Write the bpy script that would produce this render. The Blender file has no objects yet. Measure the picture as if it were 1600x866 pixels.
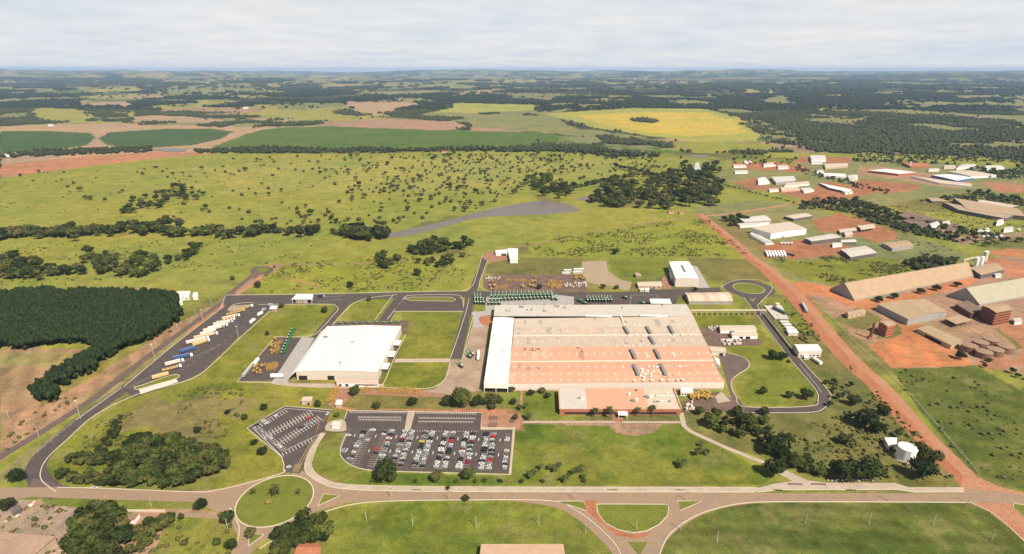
import bpy, math, random
import numpy as np
from mathutils import Vector, Matrix, geometry
random.seed(7); rng = np.random.default_rng(11)
R = math.radians
scene = bpy.context.scene
# ------------------------------------------------------------------ camera
CAM_H = 278.0; PITCH = R(20.0); YAW = R(3.01); FPX = 893.0; W0, H0 = 1600.0, 866.0
cam_data = bpy.data.cameras.new('camera'); cam = bpy.data.objects.new('camera', cam_data)
scene.collection.objects.link(cam); scene.camera = cam
cam.location = (0, 0, CAM_H); cam.rotation_euler = (math.pi/2 - PITCH, 0, YAW)
cam_data.sensor_width = 36.0; cam_data.sensor_fit = 'HORIZONTAL'; cam_data.lens = 36.0*FPX/W0
cam_data.clip_start = 1.0; cam_data.clip_end = 200000.0
# ------------------------------------------------------------------ sky, sun, exposure
SUN_EL = R(50.0); SUN_AZ = (0.66, -0.75)          # horizontal direction from the ground towards the sun
SUN_STRENGTH = 5.0; SKY_STRENGTH = 0.05; EXPOSURE = 0.63
CLOUD_BRIGHT = 0.555; HAZE_DENSITY = 2.9e-5
world = bpy.data.worlds.new('World'); scene.world = world; world.use_nodes = True
nt = world.node_tree; nt.nodes.clear()
def N(t, typ, **kw):
    n = t.nodes.new(typ)
    for k, v in kw.items(): setattr(n, k, v)
    return n
out = N(nt, 'ShaderNodeOutputWorld'); bg = N(nt, 'ShaderNodeBackground'); bg2 = N(nt, 'ShaderNodeBackground')
sky = N(nt, 'ShaderNodeTexSky', sky_type='NISHITA', sun_disc=False)
sky.sun_elevation = SUN_EL; sky.sun_rotation = math.atan2(SUN_AZ[0], SUN_AZ[1])
sky.air_density = 1.0; sky.dust_density = 1.5
bg.inputs[1].default_value = SKY_STRENGTH
nt.links.new(sky.outputs[0], bg.inputs[0])
# thin cloud deck: direction projected onto a plane far above
tc = N(nt, 'ShaderNodeTexCoord'); sep = N(nt, 'ShaderNodeSeparateXYZ'); nt.links.new(tc.outputs['Generated'], sep.inputs[0])
def math_node(t, op, a, b=None, clamp=False):
    n = N(t, 'ShaderNodeMath', operation=op, use_clamp=clamp)
    for i, v in enumerate((a, b)):
        if v is None: continue
        if isinstance(v, (int, float)): n.inputs[i].default_value = v
        else: t.links.new(v, n.inputs[i])
    return n.outputs[0]
zc = math_node(nt, 'ADD', math_node(nt, 'MAXIMUM', sep.outputs[2], 0.0), 0.075)
cx = math_node(nt, 'DIVIDE', sep.outputs[0], zc); cy = math_node(nt, 'DIVIDE', sep.outputs[1], zc)
comb = N(nt, 'ShaderNodeCombineXYZ'); nt.links.new(cx, comb.inputs[0]); nt.links.new(cy, comb.inputs[1])
n1 = N(nt, 'ShaderNodeTexNoise'); n1.inputs['Scale'].default_value = 0.42; n1.inputs['Detail'].default_value = 9; n1.inputs['Roughness'].default_value = 0.58
n2 = N(nt, 'ShaderNodeTexNoise'); n2.inputs['Scale'].default_value = 1.7; n2.inputs['Detail'].default_value = 8
nt.links.new(comb.outputs[0], n1.inputs['Vector']); nt.links.new(comb.outputs[0], n2.inputs['Vector'])
ramp = N(nt, 'ShaderNodeValToRGB'); nt.links.new(n1.outputs[0], ramp.inputs[0])
e = ramp.color_ramp.elements
e[0].position = 0.34; e[0].color = (0.82, 0.88, 0.99, 1); e[1].position = 0.66; e[1].color = (1.0, 0.995, 0.99, 1)
m = e.new(0.48); m.color = (0.92, 0.945, 0.99, 1)
ramp2 = N(nt, 'ShaderNodeMapRange'); ramp2.inputs[1].default_value = 0.35; ramp2.inputs[2].default_value = 0.72; ramp2.inputs[3].default_value = 0.97; ramp2.inputs[4].default_value = 1.06
nt.links.new(n2.outputs[0], ramp2.inputs[0])
mulc = N(nt, 'ShaderNodeVectorMath', operation='SCALE'); nt.links.new(ramp.outputs[0], mulc.inputs[0]); nt.links.new(ramp2.outputs[0], mulc.inputs[3])
nt.links.new(mulc.outputs[0], bg2.inputs[0]); bg2.inputs[1].default_value = CLOUD_BRIGHT
mixs = N(nt, 'ShaderNodeMixShader')
cover = N(nt, 'ShaderNodeMapRange')                 # the deck thins out overhead
cover.inputs[1].default_value = 0.10; cover.inputs[2].default_value = 0.55; cover.inputs[3].default_value = 0.93; cover.inputs[4].default_value = 0.12
nt.links.new(sep.outputs[2], cover.inputs[0])
nt.links.new(cover.outputs[0], mixs.inputs[0]); nt.links.new(bg.outputs[0], mixs.inputs[1]); nt.links.new(bg2.outputs[0], mixs.inputs[2])
nt.links.new(mixs.outputs[0], out.inputs[0])
sun_data = bpy.data.lights.new('sun', 'SUN'); sun_data.energy = SUN_STRENGTH; sun_data.angle = R(0.53); sun_data.color = (1.0, 0.90, 0.75)
sun = bpy.data.objects.new('sun', sun_data); scene.collection.objects.link(sun)
sd = Vector((SUN_AZ[0]*math.cos(SUN_EL), SUN_AZ[1]*math.cos(SUN_EL), math.sin(SUN_EL)))
sun.rotation_euler = sd.to_track_quat('Z', 'Y').to_euler(); sun.location = (200, -200, 400)
vs = scene.view_settings; vs.view_transform = 'Standard'; vs.look = 'None'; vs.gamma = 1; vs.exposure = EXPOSURE; vs.use_curve_mapping = False
scene.cycles.volume_bounces = 1; scene.cycles.max_bounces = 5; scene.cycles.diffuse_bounces = 2; scene.cycles.transparent_max_bounces = 6
scene.cycles.use_denoising = True
# ------------------------------------------------------------------ where a ray of the photograph meets level z
_fw = np.array((-math.sin(YAW)*math.cos(PITCH), math.cos(YAW)*math.cos(PITCH), -math.sin(PITCH)))
_rt = np.array((math.cos(YAW), math.sin(YAW), 0.0)); _up = np.cross(_rt, _fw)
def GA(p, z=0.0):
    p = np.asarray(p, float)
    d = _fw*FPX + (p[..., 0:1]-W0/2)*_rt - (p[..., 1:2]-H0/2)*_up
    t = (z-CAM_H)/d[..., 2:3]
    return (d*t)[..., :2]
def G(px, py, z=0.0):
    q = GA([[px, py]], z)[0]; return Vector((q[0], q[1], z))
# ------------------------------------------------------------------ noise
def _h(ix, iy, s):
    v = (ix.astype(np.int64)*374761393 + iy.astype(np.int64)*668265263 + s*144269504) & 0xffffffff
    v = ((v ^ (v >> 13))*1274126177) & 0xffffffff
    return ((v ^ (v >> 16)) & 0xffff)/65535.0
def vnoise(x, y, s=0):
    ix = np.floor(x); iy = np.floor(y); fx = x-ix; fy = y-iy
    fx = fx*fx*(3-2*fx); fy = fy*fy*(3-2*fy)
    a = _h(ix, iy, s); b = _h(ix+1, iy, s); c = _h(ix, iy+1, s); d = _h(ix+1, iy+1, s)
    return a+(b-a)*fx+(c-a)*fy+(a-b-c+d)*fx*fy
def fbm(x, y, scale, octaves=4, s=0):
    r = 0; amp = 0.5; tot = 0; x = x/scale; y = y/scale
    for o in range(octaves):
        r = r+amp*vnoise(x, y, s+o*17); tot += amp; amp *= 0.5; x = x*2.03+11.3; y = y*2.03+5.7
    return r/tot
def smooth(a, b, x): 
    t = np.clip((x-a)/(b-a), 0, 1); return t*t*(3-2*t)
def terrain(x, y):
    d = np.sqrt(x*x+y*y)
    a = smooth(2900, 6000, d)
    z = a*(fbm(x, y, 1500, 3, 3)-0.5)*40
    z = z+smooth(6000, 12000, d)*(fbm(x, y, 3800, 3, 9)-0.45)*110
    z = z+smooth(14000, 30000, d)*(110+(fbm(x, y*0.7, 6000, 4, 21)-0.45)*420)
    return z
def inside(poly, x, y):
    c = np.zeros(x.shape, bool); n = len(poly)
    for i in range(n):
        x1, y1 = poly[i]; x2, y2 = poly[(i+1) % n]
        if y1 == y2: continue
        c ^= ((y1 > y) != (y2 > y)) & (x < (x2-x1)*(y-y1)/(y2-y1)+x1)
    return c
def smooth_closed(pts, n=4):
    pts = [np.array(p, float) for p in pts]; k = len(pts); o = []
    for i in range(k):
        p0, p1, p2, p3 = pts[i-1], pts[i], pts[(i+1) % k], pts[(i+2) % k]
        for j in range(n):
            t = j/n; o.append(0.5*((2*p1)+(-p0+p2)*t+(2*p0-5*p1+4*p2-p3)*t*t+(-p0+3*p1-3*p2+p3)*t**3))
    return np.array(o)
def smooth_open(pts, n=5):
    pts = [np.array(p, float) for p in pts]; q = [2*pts[0]-pts[1]]+pts+[2*pts[-1]-pts[-2]]; o = []
    for i in range(1, len(q)-2):
        p0, p1, p2, p3 = q[i-1], q[i], q[i+1], q[i+2]
        for j in range(n):
            t = j/n; o.append(0.5*((2*p1)+(-p0+p2)*t+(2*p0-5*p1+4*p2-p3)*t*t+(-p0+3*p1-3*p2+p3)*t**3))
    o.append(pts[-1]); return np.array(o)
# ------------------------------------------------------------------ materials
MATS = {}
def principled(name):
    m = bpy.data.materials.new(name); m.use_nodes = True; t = m.node_tree
    b = t.nodes['Principled BSDF']; b.inputs['Specular IOR Level'].default_value = 0.25
    MATS[name] = m; return m, t, b
def mat(name, col, rough=0.8, var=0.18, scale=0.3, fine=0.0, col2=None, metallic=0.0, spec=0.25, stretch=None, bump=0.0, objcol=False, scale2=None):
    """a colour with two octaves of world-space mottling; col2: the tone it weathers to"""
    if name in MATS: return MATS[name]
    m, t, b = principled(name); L = t.links.new
    b.inputs['Roughness'].default_value = rough; b.inputs['Metallic'].default_value = metallic; b.inputs['Specular IOR Level'].default_value = spec
    geo = N(t, 'ShaderNodeNewGeometry'); vec = geo.outputs['Position']
    if stretch:
        vm = N(t, 'ShaderNodeVectorMath', operation='MULTIPLY'); L(vec, vm.inputs[0]); vm.inputs[1].default_value = stretch; vec = vm.outputs[0]
    no = N(t, 'ShaderNodeTexNoise'); no.inputs['Scale'].default_value = scale; no.inputs['Detail'].default_value = 6; no.inputs['Roughness'].default_value = 0.6
    L(vec, no.inputs['Vector'])
    mr = N(t, 'ShaderNodeMapRange'); mr.inputs[1].default_value = 0.3; mr.inputs[2].default_value = 0.7; L(no.outputs[0], mr.inputs[0])
    mix = N(t, 'ShaderNodeMix', data_type='RGBA'); c2 = col2 or tuple(c*(1-var) for c in col)
    L(mr.outputs[0], mix.inputs[0])
    c1 = tuple(c*(1+var*0.6) for c in col) if not col2 else col
    mix.inputs[6].default_value = (*c1, 1); mix.inputs[7].default_value = (*c2, 1)
    res = mix.outputs[2]
    if objcol:
        oi = N(t, 'ShaderNodeObjectInfo'); mm = N(t, 'ShaderNodeMix', data_type='RGBA', blend_type='MULTIPLY'); mm.inputs[0].default_value = 1
        L(res, mm.inputs[6]); L(oi.outputs['Color'], mm.inputs[7]); res = mm.outputs[2]
    if fine:
        nf = N(t, 'ShaderNodeTexNoise'); nf.inputs['Scale'].default_value = scale2 or scale*9; nf.inputs['Detail'].default_value = 4; L(geo.outputs['Position'], nf.inputs['Vector'])
        m2 = N(t, 'ShaderNodeMapRange'); m2.inputs[1].default_value = 0.3; m2.inputs[2].default_value = 0.7; m2.inputs[3].default_value = 1-fine; m2.inputs[4].default_value = 1+fine
        L(nf.outputs[0], m2.inputs[0]); sc = N(t, 'ShaderNodeVectorMath', operation='SCALE'); L(res, sc.inputs[0]); L(m2.outputs[0], sc.inputs[3]); res = sc.outputs[0]
    L(res, b.inputs['Base Color'])
    if bump:
        bp = N(t, 'ShaderNodeBump'); bp.inputs['Strength'].default_value = 0.5; bp.inputs['Distance'].default_value = bump; L(no.outputs[0], bp.inputs['Height']); L(bp.outputs[0], b.inputs['Normal'])
    return m
def foliage(name, ca, cb, cc):
    m, t, b = principled(name); L = t.links.new; b.inputs['Roughness'].default_value = 0.75; b.inputs['Specular IOR Level'].default_value = 0.15
    oi = N(t, 'ShaderNodeObjectInfo'); geo = N(t, 'ShaderNodeNewGeometry')
    no = N(t, 'ShaderNodeTexNoise'); no.inputs['Scale'].default_value = 0.23; no.inputs['Detail'].default_value = 5; L(geo.outputs['Position'], no.inputs['Vector'])
    rp = N(t, 'ShaderNodeValToRGB'); rp.color_ramp.elements[0].position = 0.3; rp.color_ramp.elements[1].position = 0.72
    rp.color_ramp.elements[0].color = (*ca, 1); rp.color_ramp.elements[1].color = (*cc, 1); k = rp.color_ramp.elements.new(0.5); k.color = (*cb, 1)
    a = math_node(t, 'ADD', math_node(t, 'MULTIPLY', oi.outputs['Random'], 0.34), math_node(t, 'SUBTRACT', no.outputs[0], 0.17)); L(a, rp.inputs[0])
    L(rp.outputs[0], b.inputs['Base Color']); return m
# ------------------------------------------------------------------ objects
COL = scene.collection
def tag(o, label=None, cat=None, group=None, kind=None):
    if label: o['label'] = label
    if cat: o['category'] = cat
    if group: o['group'] = group
    if kind: o['kind'] = kind
    return o
def empty(name, loc, label=None, cat=None, group=None, rz=0):
    o = bpy.data.objects.new(name, None); COL.objects.link(o); o.location = loc; o.rotation_euler = (0, 0, rz); o.empty_display_size = 0.5
    return tag(o, label, cat, group)
class MB:
    def __init__(s): s.v = []; s.f = []; s.m = []; s.mats = []
    def mi(s, mt):
        if mt not in s.mats: s.mats.append(mt)
        return s.mats.index(mt)
    def face(s, pts, mt):
        b = len(s.v); s.v += [tuple(p) for p in pts]; s.f.append(tuple(range(b, b+len(pts)))); s.m.append(s.mi(mt))
    def prism(s, pts, z0, z1, mt, top=None):
        """vertical prism over a ground outline; z1 may be a list with a height per corner"""
        n = len(pts); zt = z1 if hasattr(z1, '__len__') else [z1]*n
        b = len(s.v); s.v += [(p[0], p[1], z0) for p in pts]+[(p[0], p[1], zt[i]) for i, p in enumerate(pts)]
        k = s.mi(mt); kt = s.mi(top) if top else k
        ar = sum(pts[i][0]*pts[(i+1) % n][1]-pts[(i+1) % n][0]*pts[i][1] for i in range(n))
        for i in range(n):
            j = (i+1) % n; q = (b+i, b+j, b+n+j, b+n+i); s.f.append(q if ar > 0 else q[::-1]); s.m.append(k)
        t = tuple(range(b+n, b+2*n)); s.f.append(t if ar > 0 else t[::-1]); s.m.append(kt)
        t = tuple(range(b, b+n)); s.f.append(t[::-1] if ar > 0 else t); s.m.append(k)
    def box(s, c, size, mt, rz=0.0, taper=1.0):
        x, y, z = size[0]/2, size[1]/2, size[2]/2; ca, sa = math.cos(rz), math.sin(rz); P = []
        for dz, k in ((-z, 1.0), (z, taper)):
            for dx, dy in ((-x, -y), (x, -y), (x, y), (-x, y)):
                dx *= k; dy *= k; P.append((c[0]+dx*ca-dy*sa, c[1]+dx*sa+dy*ca, c[2]+dz))
        b = len(s.v); s.v += P
        for f in ((0, 3, 2, 1), (4, 5, 6, 7), (0, 1, 5, 4), (1, 2, 6, 5), (2, 3, 7, 6), (3, 0, 4, 7)):
            s.f.append(tuple(b+i for i in f)); s.m.append(s.mi(mt))
    def tube(s, p0, p1, r0, r1, mt, n=8, cap=True):
        p0 = Vector(p0); p1 = Vector(p1); d = (p1-p0).normalized(); a = d.orthogonal().normalized(); c = d.cross(a); b = len(s.v)
        for p, r in ((p0, r0), (p1, r1)):
            for i in range(n):
                t = 2*math.pi*i/n; s.v.append(tuple(p+a*(r*math.cos(t))+c*(r*math.sin(t))))
        k = s.mi(mt)
        for i in range(n):
            j = (i+1) % n; s.f.append((b+i, b+j, b+n+j, b+n+i)); s.m.append(k)
        if cap: s.f.append(tuple(range(b+n, b+2*n))); s.m.append(k); s.f.append(tuple(range(b, b+n))[::-1]); s.m.append(k)
    def build(s, name, parent=None, loc=None, smooth=False, link=True):
        """loc: subtract this origin; a child keeps its own vertices relative to the thing's base"""
        me = bpy.data.meshes.new(name); o0 = loc or (0, 0, 0)
        me.from_pydata([(x-o0[0], y-o0[1], z-o0[2]) for x, y, z in s.v], [], s.f)
        for m_ in s.mats: me.materials.append(m_)
        me.polygons.foreach_set('material_index', s.m)
        if smooth: me.polygons.foreach_set('use_smooth', [True]*len(s.f))
        me.update(); o = bpy.data.objects.new(name, me)
        if link: COL.objects.link(o)
        if parent: o.parent = parent
        elif loc: o.location = loc
        return o
def copy_tree(o, parent=None):
    c = o.copy(); COL.objects.link(c); c.parent = parent
    for ch in [q for q in TREE_KIDS.get(o.name, o.children)]: copy_tree(ch, c)
    return c
TREE_KIDS = {}
# ================================================================== GROUND
# surface colours (albedo)
C = dict(lawn=(.134,.139,.022), lush=(.100,.121,.018), pasture=(.178,.178,.034), pasture2=(.205,.192,.046), olive=(.122,.112,.034), rough=(.145,.122,.045),
 sefield=(.080,.094,.020), swgrass=(.130,.138,.025), dirt=(.29,.135,.075), reddirt=(.34,.140,.062), tan=(.27,.185,.110), plough=(.24,.165,.095), brown=(.25,.155,.10), dry=(.20,.165,.070),
 crop=(.050,.080,.028), crop2=(.070,.105,.024), gold=(.34,.26,.045), ygreen=(.23,.225,.05), forest=(.030,.036,.014), forest2=(.040,.046,.018), west=(.232,.148,.086), estd=(.25,.112,.058), farm=(.150,.15,.06),
 scrubby=(.165,.174,.026), pink=(.30,.20,.15), wood=(.05,.065,.02))
PAINT = [  # (outline in photo pixels on the level ground, colour, edge wobble in metres)
 # distant fields
 ([(0,196),(240,190),(400,195),(500,197),(495,205),(340,228),(300,243),(240,240),(0,246)], 'tan', 15),
 ([(0,205),(60,204),(140,208),(150,215),(135,227),(90,234),(0,240)], 'crop', 4),
 ([(155,216),(170,207),(250,202),(330,201),(365,206),(345,217),(300,227),(220,232),(165,227)], 'crop', 4),
 ([(330,230),(400,205),(440,199),(560,197),(700,202),(860,208),(900,217),(1000,224),(1060,230),(1060,240),(1000,238),(750,234),(380,240)], 'crop2', 25),
 ([(50,175),(60,168),(130,170),(210,175),(230,190),(150,192),(60,188)], 'pasture2', 30),
 ([(200,180),(250,180),(330,185),(410,191),(380,196),(215,193)], 'tan', 30),
 ([(130,160),(200,158),(210,166),(140,166)], 'tan', 40),
 ([(380,180),(420,172),(520,175),(560,188),(500,190)], 'pasture2', 40),
 ([(495,191),(600,186),(710,190),(735,200),(700,204),(500,197)], 'brown', 20),
 ([(735,193),(800,199),(815,206),(735,205)], 'brown', 20),
 ([(540,160),(640,160),(660,166),(600,182),(560,178)], 'tan', 40),
 ([(620,180),(720,162),(860,164),(900,172),(860,180),(900,200),(1010,214),(1000,224),(860,208),(740,200),(720,185)], 'farm', 40),
 ([(640,175),(720,161),(850,165),(840,173),(740,177)], 'ygreen', 40),
 ([(850,179),(900,175),(1000,170),(1100,171),(1160,185),(1192,210),(1180,220),(1100,224),(1010,212),(930,200)], 'ygreen', 8),
 ([(900,181),(1020,175),(1110,178),(1150,190),(1160,208),(1080,214),(1010,206),(950,196)], 'gold', 40),
 ([(985,186),(1010,185),(1030,190),(1020,193),(990,190)], 'forest', 8),
 ([(1020,232),(1060,222),(1150,222),(1210,226),(1200,236),(1100,240)], 'pasture', 30),
 ([(1200,238),(1400,240),(1560,248),(1600,252),(1600,262),(1400,252),(1200,246)], 'pasture', 20),
 # middle distance
 ([(0,278),(120,262),(250,247),(340,240),(600,240),(750,236),(900,236),(1010,240),(1060,262),(1040,275),(880,270),(830,300),(840,318),(700,340),(600,362),(400,362),(0,368)], 'pasture', 12),
 ([(300,262),(500,250),(800,245),(980,250),(960,275),(820,290),(600,300),(350,300)], 'pasture2', 60),
 ([(0,278),(120,262),(250,247),(340,240),(240,238),(100,248),(0,257)], 'dirt', 6),
 ([(0,257),(100,248),(240,238),(300,234),(200,236),(0,246)], 'tan', 10),
 ([(890,300),(1000,282),(1010,290),(930,308)], 'pasture', 8),
 ([(830,316),(905,322),(1040,330),(1240,322),(1300,335),(1100,340),(1020,352),(820,380),(560,400),(430,412),(0,450),(0,440),(250,412),(600,378)], 'pasture', 10),
 ([(1120,290),(1200,300),(1260,318),(1230,325),(1125,325)], 'pasture', 6),
 ([(1085,283),(1190,285),(1275,308),(1340,330),(1500,300),(1600,310),(1600,262),(1300,250),(1130,265)], 'farm', 20),
 ([(0,368),(600,362),(620,378),(430,412),(250,430),(0,462)], 'pasture', 10),
 # scrub behind the plant
 ([(820,378),(1040,345),(1105,340),(1175,400),(1060,402),(950,402),(830,400)], 'scrubby', 8),
 ([(420,415),(560,402),(740,398),(720,455),(400,460)], 'scrubby', 10),
 ([(630,470),(800,330),(820,380),(760,398)], 'pasture', 6),
 ([(805,404),(910,402),(905,420),(870,432),(757,430),(766,407)], 'olive', 4),
 ([(948,404),(1045,404),(1055,430),(990,440),(955,425)], 'lawn', 4),
 ([(1075,404),(1180,404),(1205,440),(1110,440)], 'olive', 5),
 # west of the compound
 ([(0,545),(150,542),(60,605),(55,640),(0,690)], 'west', 6),
 ([(0,552),(120,549),(100,570),(0,572)], 'dry', 6),
 ([(285,500),(345,470),(330,485),(0,722),(0,686),(55,640),(150,585)], 'west', 5),
 ([(350,463),(358,466),(345,482),(271,539),(190,606),(60,712),(45,745),(0,750),(0,738),(150,630),(300,505)], 'dry', 4),
 ([(335,478),(353,474),(330,497),(300,518),(295,512)], 'dirt', 4),
 ([(445,412),(422,414),(340,478),(350,478)], 'brown', 3),
 ([(120,458),(200,452),(290,455),(240,466),(130,466)], 'dirt', 5),
 # inside the compound
 ([(330,570),(428,480),(530,476),(545,478),(470,524),(430,526),(370,597),(452,603),(530,608),(520,636),(445,634),(385,668),(445,730),(370,765),(90,755),(65,750),(75,715),(130,665),(215,618)], 'lawn', 0),
 ([(200,640),(330,600),(400,612),(400,640),(330,690),(230,680),(180,665)], 'rough', 22),
 ([(340,640),(390,670),(445,730),(370,765),(280,762),(350,720)], 'lawn', 8),
 ([(628,488),(722,487),(704,560),(622,560)], 'lawn', 0),
 ([(545,470),(616,460),(596,504),(552,508)], 'lawn', 0),
 ([(600,566),(700,566),(690,608),(598,606)], 'lawn', 0),
 ([(525,608),(870,612),(870,662),(500,640)], 'olive', 3),
 ([(770,615),(870,615),(876,655),(800,660)], 'lawn', 3),
 ([(480,700),(535,675),(550,730),(590,740),(800,745),(805,664),(1060,662),(1075,672),(1210,745),(1190,757),(540,757),(490,735)], 'lush', 0),
 ([(805,700),(960,690),(1060,720),(1190,757),(800,757)], 'lawn', 25),
 ([(1080,490),(1160,490),(1240,560),(1275,612),(1262,635),(1165,632),(1143,598),(1170,565),(1135,545),(1090,520)], 'lawn', 0),
 ([(1190,460),(1225,460),(1350,590),(1510,752),(1290,752),(1180,700),(1080,650),(1200,645),(1290,640),(1295,610),(1240,548)], 'olive', 5),
 ([(1190,465),(1225,465),(1270,520),(1235,520)], 'lawn', 5),
 ([(520,635),(560,640),(800,640),(812,645),(820,672),(752,672),(752,646),(545,641)], 'dirt', 2),
 ([(812,656),(1065,659),(1065,664),(1035,664),(1022,676),(990,681),(965,676),(952,664),(812,663)], 'brown', 1),
 ([(1280,640),(1500,750),(1290,752),(1100,690),(1130,670)], 'olive', 10),
 # south
 ([(40,777),(330,785),(380,800),(372,866),(380,950),(-200,950),(-200,790),(0,775)], 'swgrass', 4),
 ([(150,780),(290,786),(330,792),(200,800),(100,796)], 'rough', 4),
 ([(230,792),(340,800),(345,806),(270,802),(235,870),(170,860),(190,805)], 'brown', 3),
 ([(0,785),(60,780),(130,800),(120,870),(-80,950),(-300,950),(-200,800)], 'pink', 4),
 ([(60,776),(330,784),(320,797),(120,796),(70,790)], 'swgrass', 2),
 ([(372,745),(490,745),(490,822),(372,822)], 'lawn', 0),
 ([(380,870),(440,835),(520,800),(600,786),(860,786),(940,830),(975,870),(1000,980),(300,980)], 'swgrass', 0),
 ([(515,800),(600,786),(860,786),(930,826),(650,830)], 'lawn', 8),
 ([(925,786),(1050,786),(1035,835),(940,835)], 'sefield', 0),
 ([(1025,880),(1040,840),(1090,806),(1150,788),(1250,784),(1500,785),(1545,800),(1620,860),(1700,980),(1000,980)], 'sefield', 0),
 ([(1390,576),(1525,572),(1600,612),(1750,660),(1750,800),(1600,768),(1510,735)], 'sefield', 3),
 # the grain yard and the yards behind
 ([(1250,455),(1300,460),(1335,472),(1500,428),(1560,400),(1600,390),(1750,430),(1750,600),(1600,585),(1525,572),(1391,575),(1340,530)], 'brown', 6),
 ([(1300,500),(1345,478),(1375,498),(1350,515),(1330,512)], 'olive', 3),
 ([(1395,505),(1420,512),(1400,530),(1370,530)], 'olive', 3),
 ([(1556,515),(1600,510),(1650,530),(1650,550),(1590,545)], 'olive', 3),
 ([(1225,441),(1260,441),(1320,452),(1375,475),(1365,485),(1330,480),(1290,462),(1262,462),(1285,490),(1275,495)], 'reddirt', 3),
 ([(1355,540),(1413,522),(1395,500),(1370,484),(1385,480),(1430,505),(1487,540),(1524,571),(1391,575)], 'reddirt', 3),
 ([(1391,478),(1500,450),(1530,440),(1520,432),(1340,476)], 'reddirt', 3),
 ([(1525,571),(1540,560),(1590,560),(1600,545),(1560,515),(1555,505),(1600,500),(1620,560),(1590,572),(1550,580)], 'dirt', 3),
 ([(1530,400),(1600,410),(1600,440),(1560,425),(1520,420)], 'dirt', 3),
 ([(1080,325),(1180,312),(1250,322),(1340,345),(1430,370),(1520,400),(1440,418),(1320,450),(1240,440),(1170,395),(1100,345)], 'farm', 4),
 ([(1200,402),(1260,410),(1300,400),(1400,405),(1440,418),(1330,450),(1250,436),(1215,420)], 'lawn', 4),
 ([(1182,384),(1250,374),(1310,382),(1350,388),(1300,400),(1245,404),(1190,402)], 'estd', 3),
 ([(1265,345),(1310,333),(1345,342),(1400,362),(1405,372),(1370,380),(1320,362),(1280,362)], 'estd', 3),
 ([(1145,285),(1180,278),(1200,290),(1290,300),(1330,310),(1290,320),(1220,302),(1170,295)], 'estd', 4),
 ([(1260,300),(1290,284),(1345,292),(1380,300),(1340,308),(1300,312)], 'estd', 4),
 ([(1140,255),(1200,252),(1270,262),(1262,270),(1190,266),(1150,262)], 'estd', 4),
 ([(1250,244),(1330,246),(1330,256),(1240,254)], 'estd', 4),
 ([(1340,280),(1430,288),(1440,296),(1380,302),(1340,298)], 'estd', 4),
 ([(1340,262),(1400,262),(1520,285),(1500,296),(1400,280),(1340,272)], 'brown', 4),
 ([(1535,286),(1565,284),(1600,290),(1600,300),(1560,300)], 'dirt', 4),
 ([(1480,372),(1600,362),(1600,372),(1540,378),(1500,384)], 'brown', 4),
 ([(1540,392),(1600,388),(1600,402),(1560,400)], 'reddirt', 4),
 ([(1160,386),(1095,342),(1140,340),(1190,378),(1200,402)], 'rough', 2),
]
WOODS = [  # dense distant woodland: floor colour here, crowns scattered in the trees section
 [(-60,140),(60,142),(130,152),(120,165),(60,168),(45,178),(60,192),(0,197),(-60,197)],
 [(130,168),(300,178),(420,190),(430,195),(380,196),(330,184),(220,176),(130,172)],
 [(130,172),(160,171),(210,182),(190,190),(150,188)],
 [(210,190),(420,194),(520,190),(500,196),(400,199),(230,196)],
 [(600,178),(650,166),(700,164),(705,168),(640,183)],
 [(700,190),(760,178),(850,177),(800,192),(740,196)],
 [(840,176),(900,170),(1000,168),(1100,170),(1060,160),(900,158),(840,166)],
 [(520,150),(640,150),(720,158),(620,160),(540,158)],
 [(1100,170),(1060,160),(1000,150),(1200,150),(1420,168),(1600,175),(1660,180),(1660,252),(1560,248),(1400,240),(1280,238),(1220,222),(1192,208),(1160,185)],
 [(860,214),(960,214),(1050,226),(1040,234),(1000,232),(900,224)],
 [(840,222),(980,234),(1020,242),(1000,246),(900,238),(800,236)],
]
# grid lines spaced by how large the ground shows from the viewpoint
K = CAM_H*325/(math.sin(PITCH)*math.cos(PITCH))
yrow = np.concatenate([np.array([7,7.5,8,8.5,9,9.5]), np.arange(10, 150, 1.0), np.arange(150, 900, 2.0), np.arange(900, 2600, 40.0)])[::-1]
xcol = np.concatenate([np.arange(-1500, -250, 25.0), np.arange(-250, 1950, 3.0), np.arange(1950, 3200, 25.0)])
XX, YY = np.meshgrid(xcol, 108+yrow)
W = GA(np.stack([XX, YY], -1)); gx, gy = W[..., 0].ravel(), W[..., 1].ravel(); dist = np.hypot(gx, gy)
colr = np.zeros((gx.size, 3))
def blend(mask, c):
    global colr
    mask = np.asarray(mask, float)[:, None]; colr = colr*(1-mask)+np.array(c)*mask
base = fbm(gx, gy, 90, 4, 5)
colr[:] = C['pasture']; blend(smooth(.45, .65, base), C['olive'])
# distant country: pasture, woods and fields in patches
f1 = fbm(gx, gy*0.8, 900, 4, 31); f2 = fbm(gx*0.7, gy, 1500, 4, 41); f3 = fbm(gx, gy, 420, 3, 51); side = smooth(-3000, 3500, gx*8000/np.maximum(dist, 1))
cell = _h(np.floor(gx/520+0.6*fbm(gx, gy, 700, 2, 61)*4), np.floor(gy/700+0.3*gx/520), 5)
farm_ = smooth(1900, 2400, dist)
far = np.zeros_like(colr); far[:] = C['farm']
def fb(mask, c):
    global far
    mask = mask[:, None]; far = far*(1-mask)+np.array(c)*mask
fb((cell > .55)*1.0, C['pasture2']); fb((cell > .9)*1.0, C['tan']); fb((cell < .16)*1.0, C['crop2']); fb((cell < .05)*1.0, C['plough'])
wood = smooth(.525-.045*side, .545-.045*side, f1*.45+f3*.55); fb(wood, C['forest']); fb(smooth(.60, .62, f2), C['forest2'])
speck = fbm(gx, gy, 60, 2, 71); fb(smooth(.60, .7, speck)*.35, C['forest'])
blend(farm_, (0, 0, 0)); colr += far*farm_[:, None]
isw = (wood > .5) & (farm_ > .5); painted = np.zeros(gx.size, bool)
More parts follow.
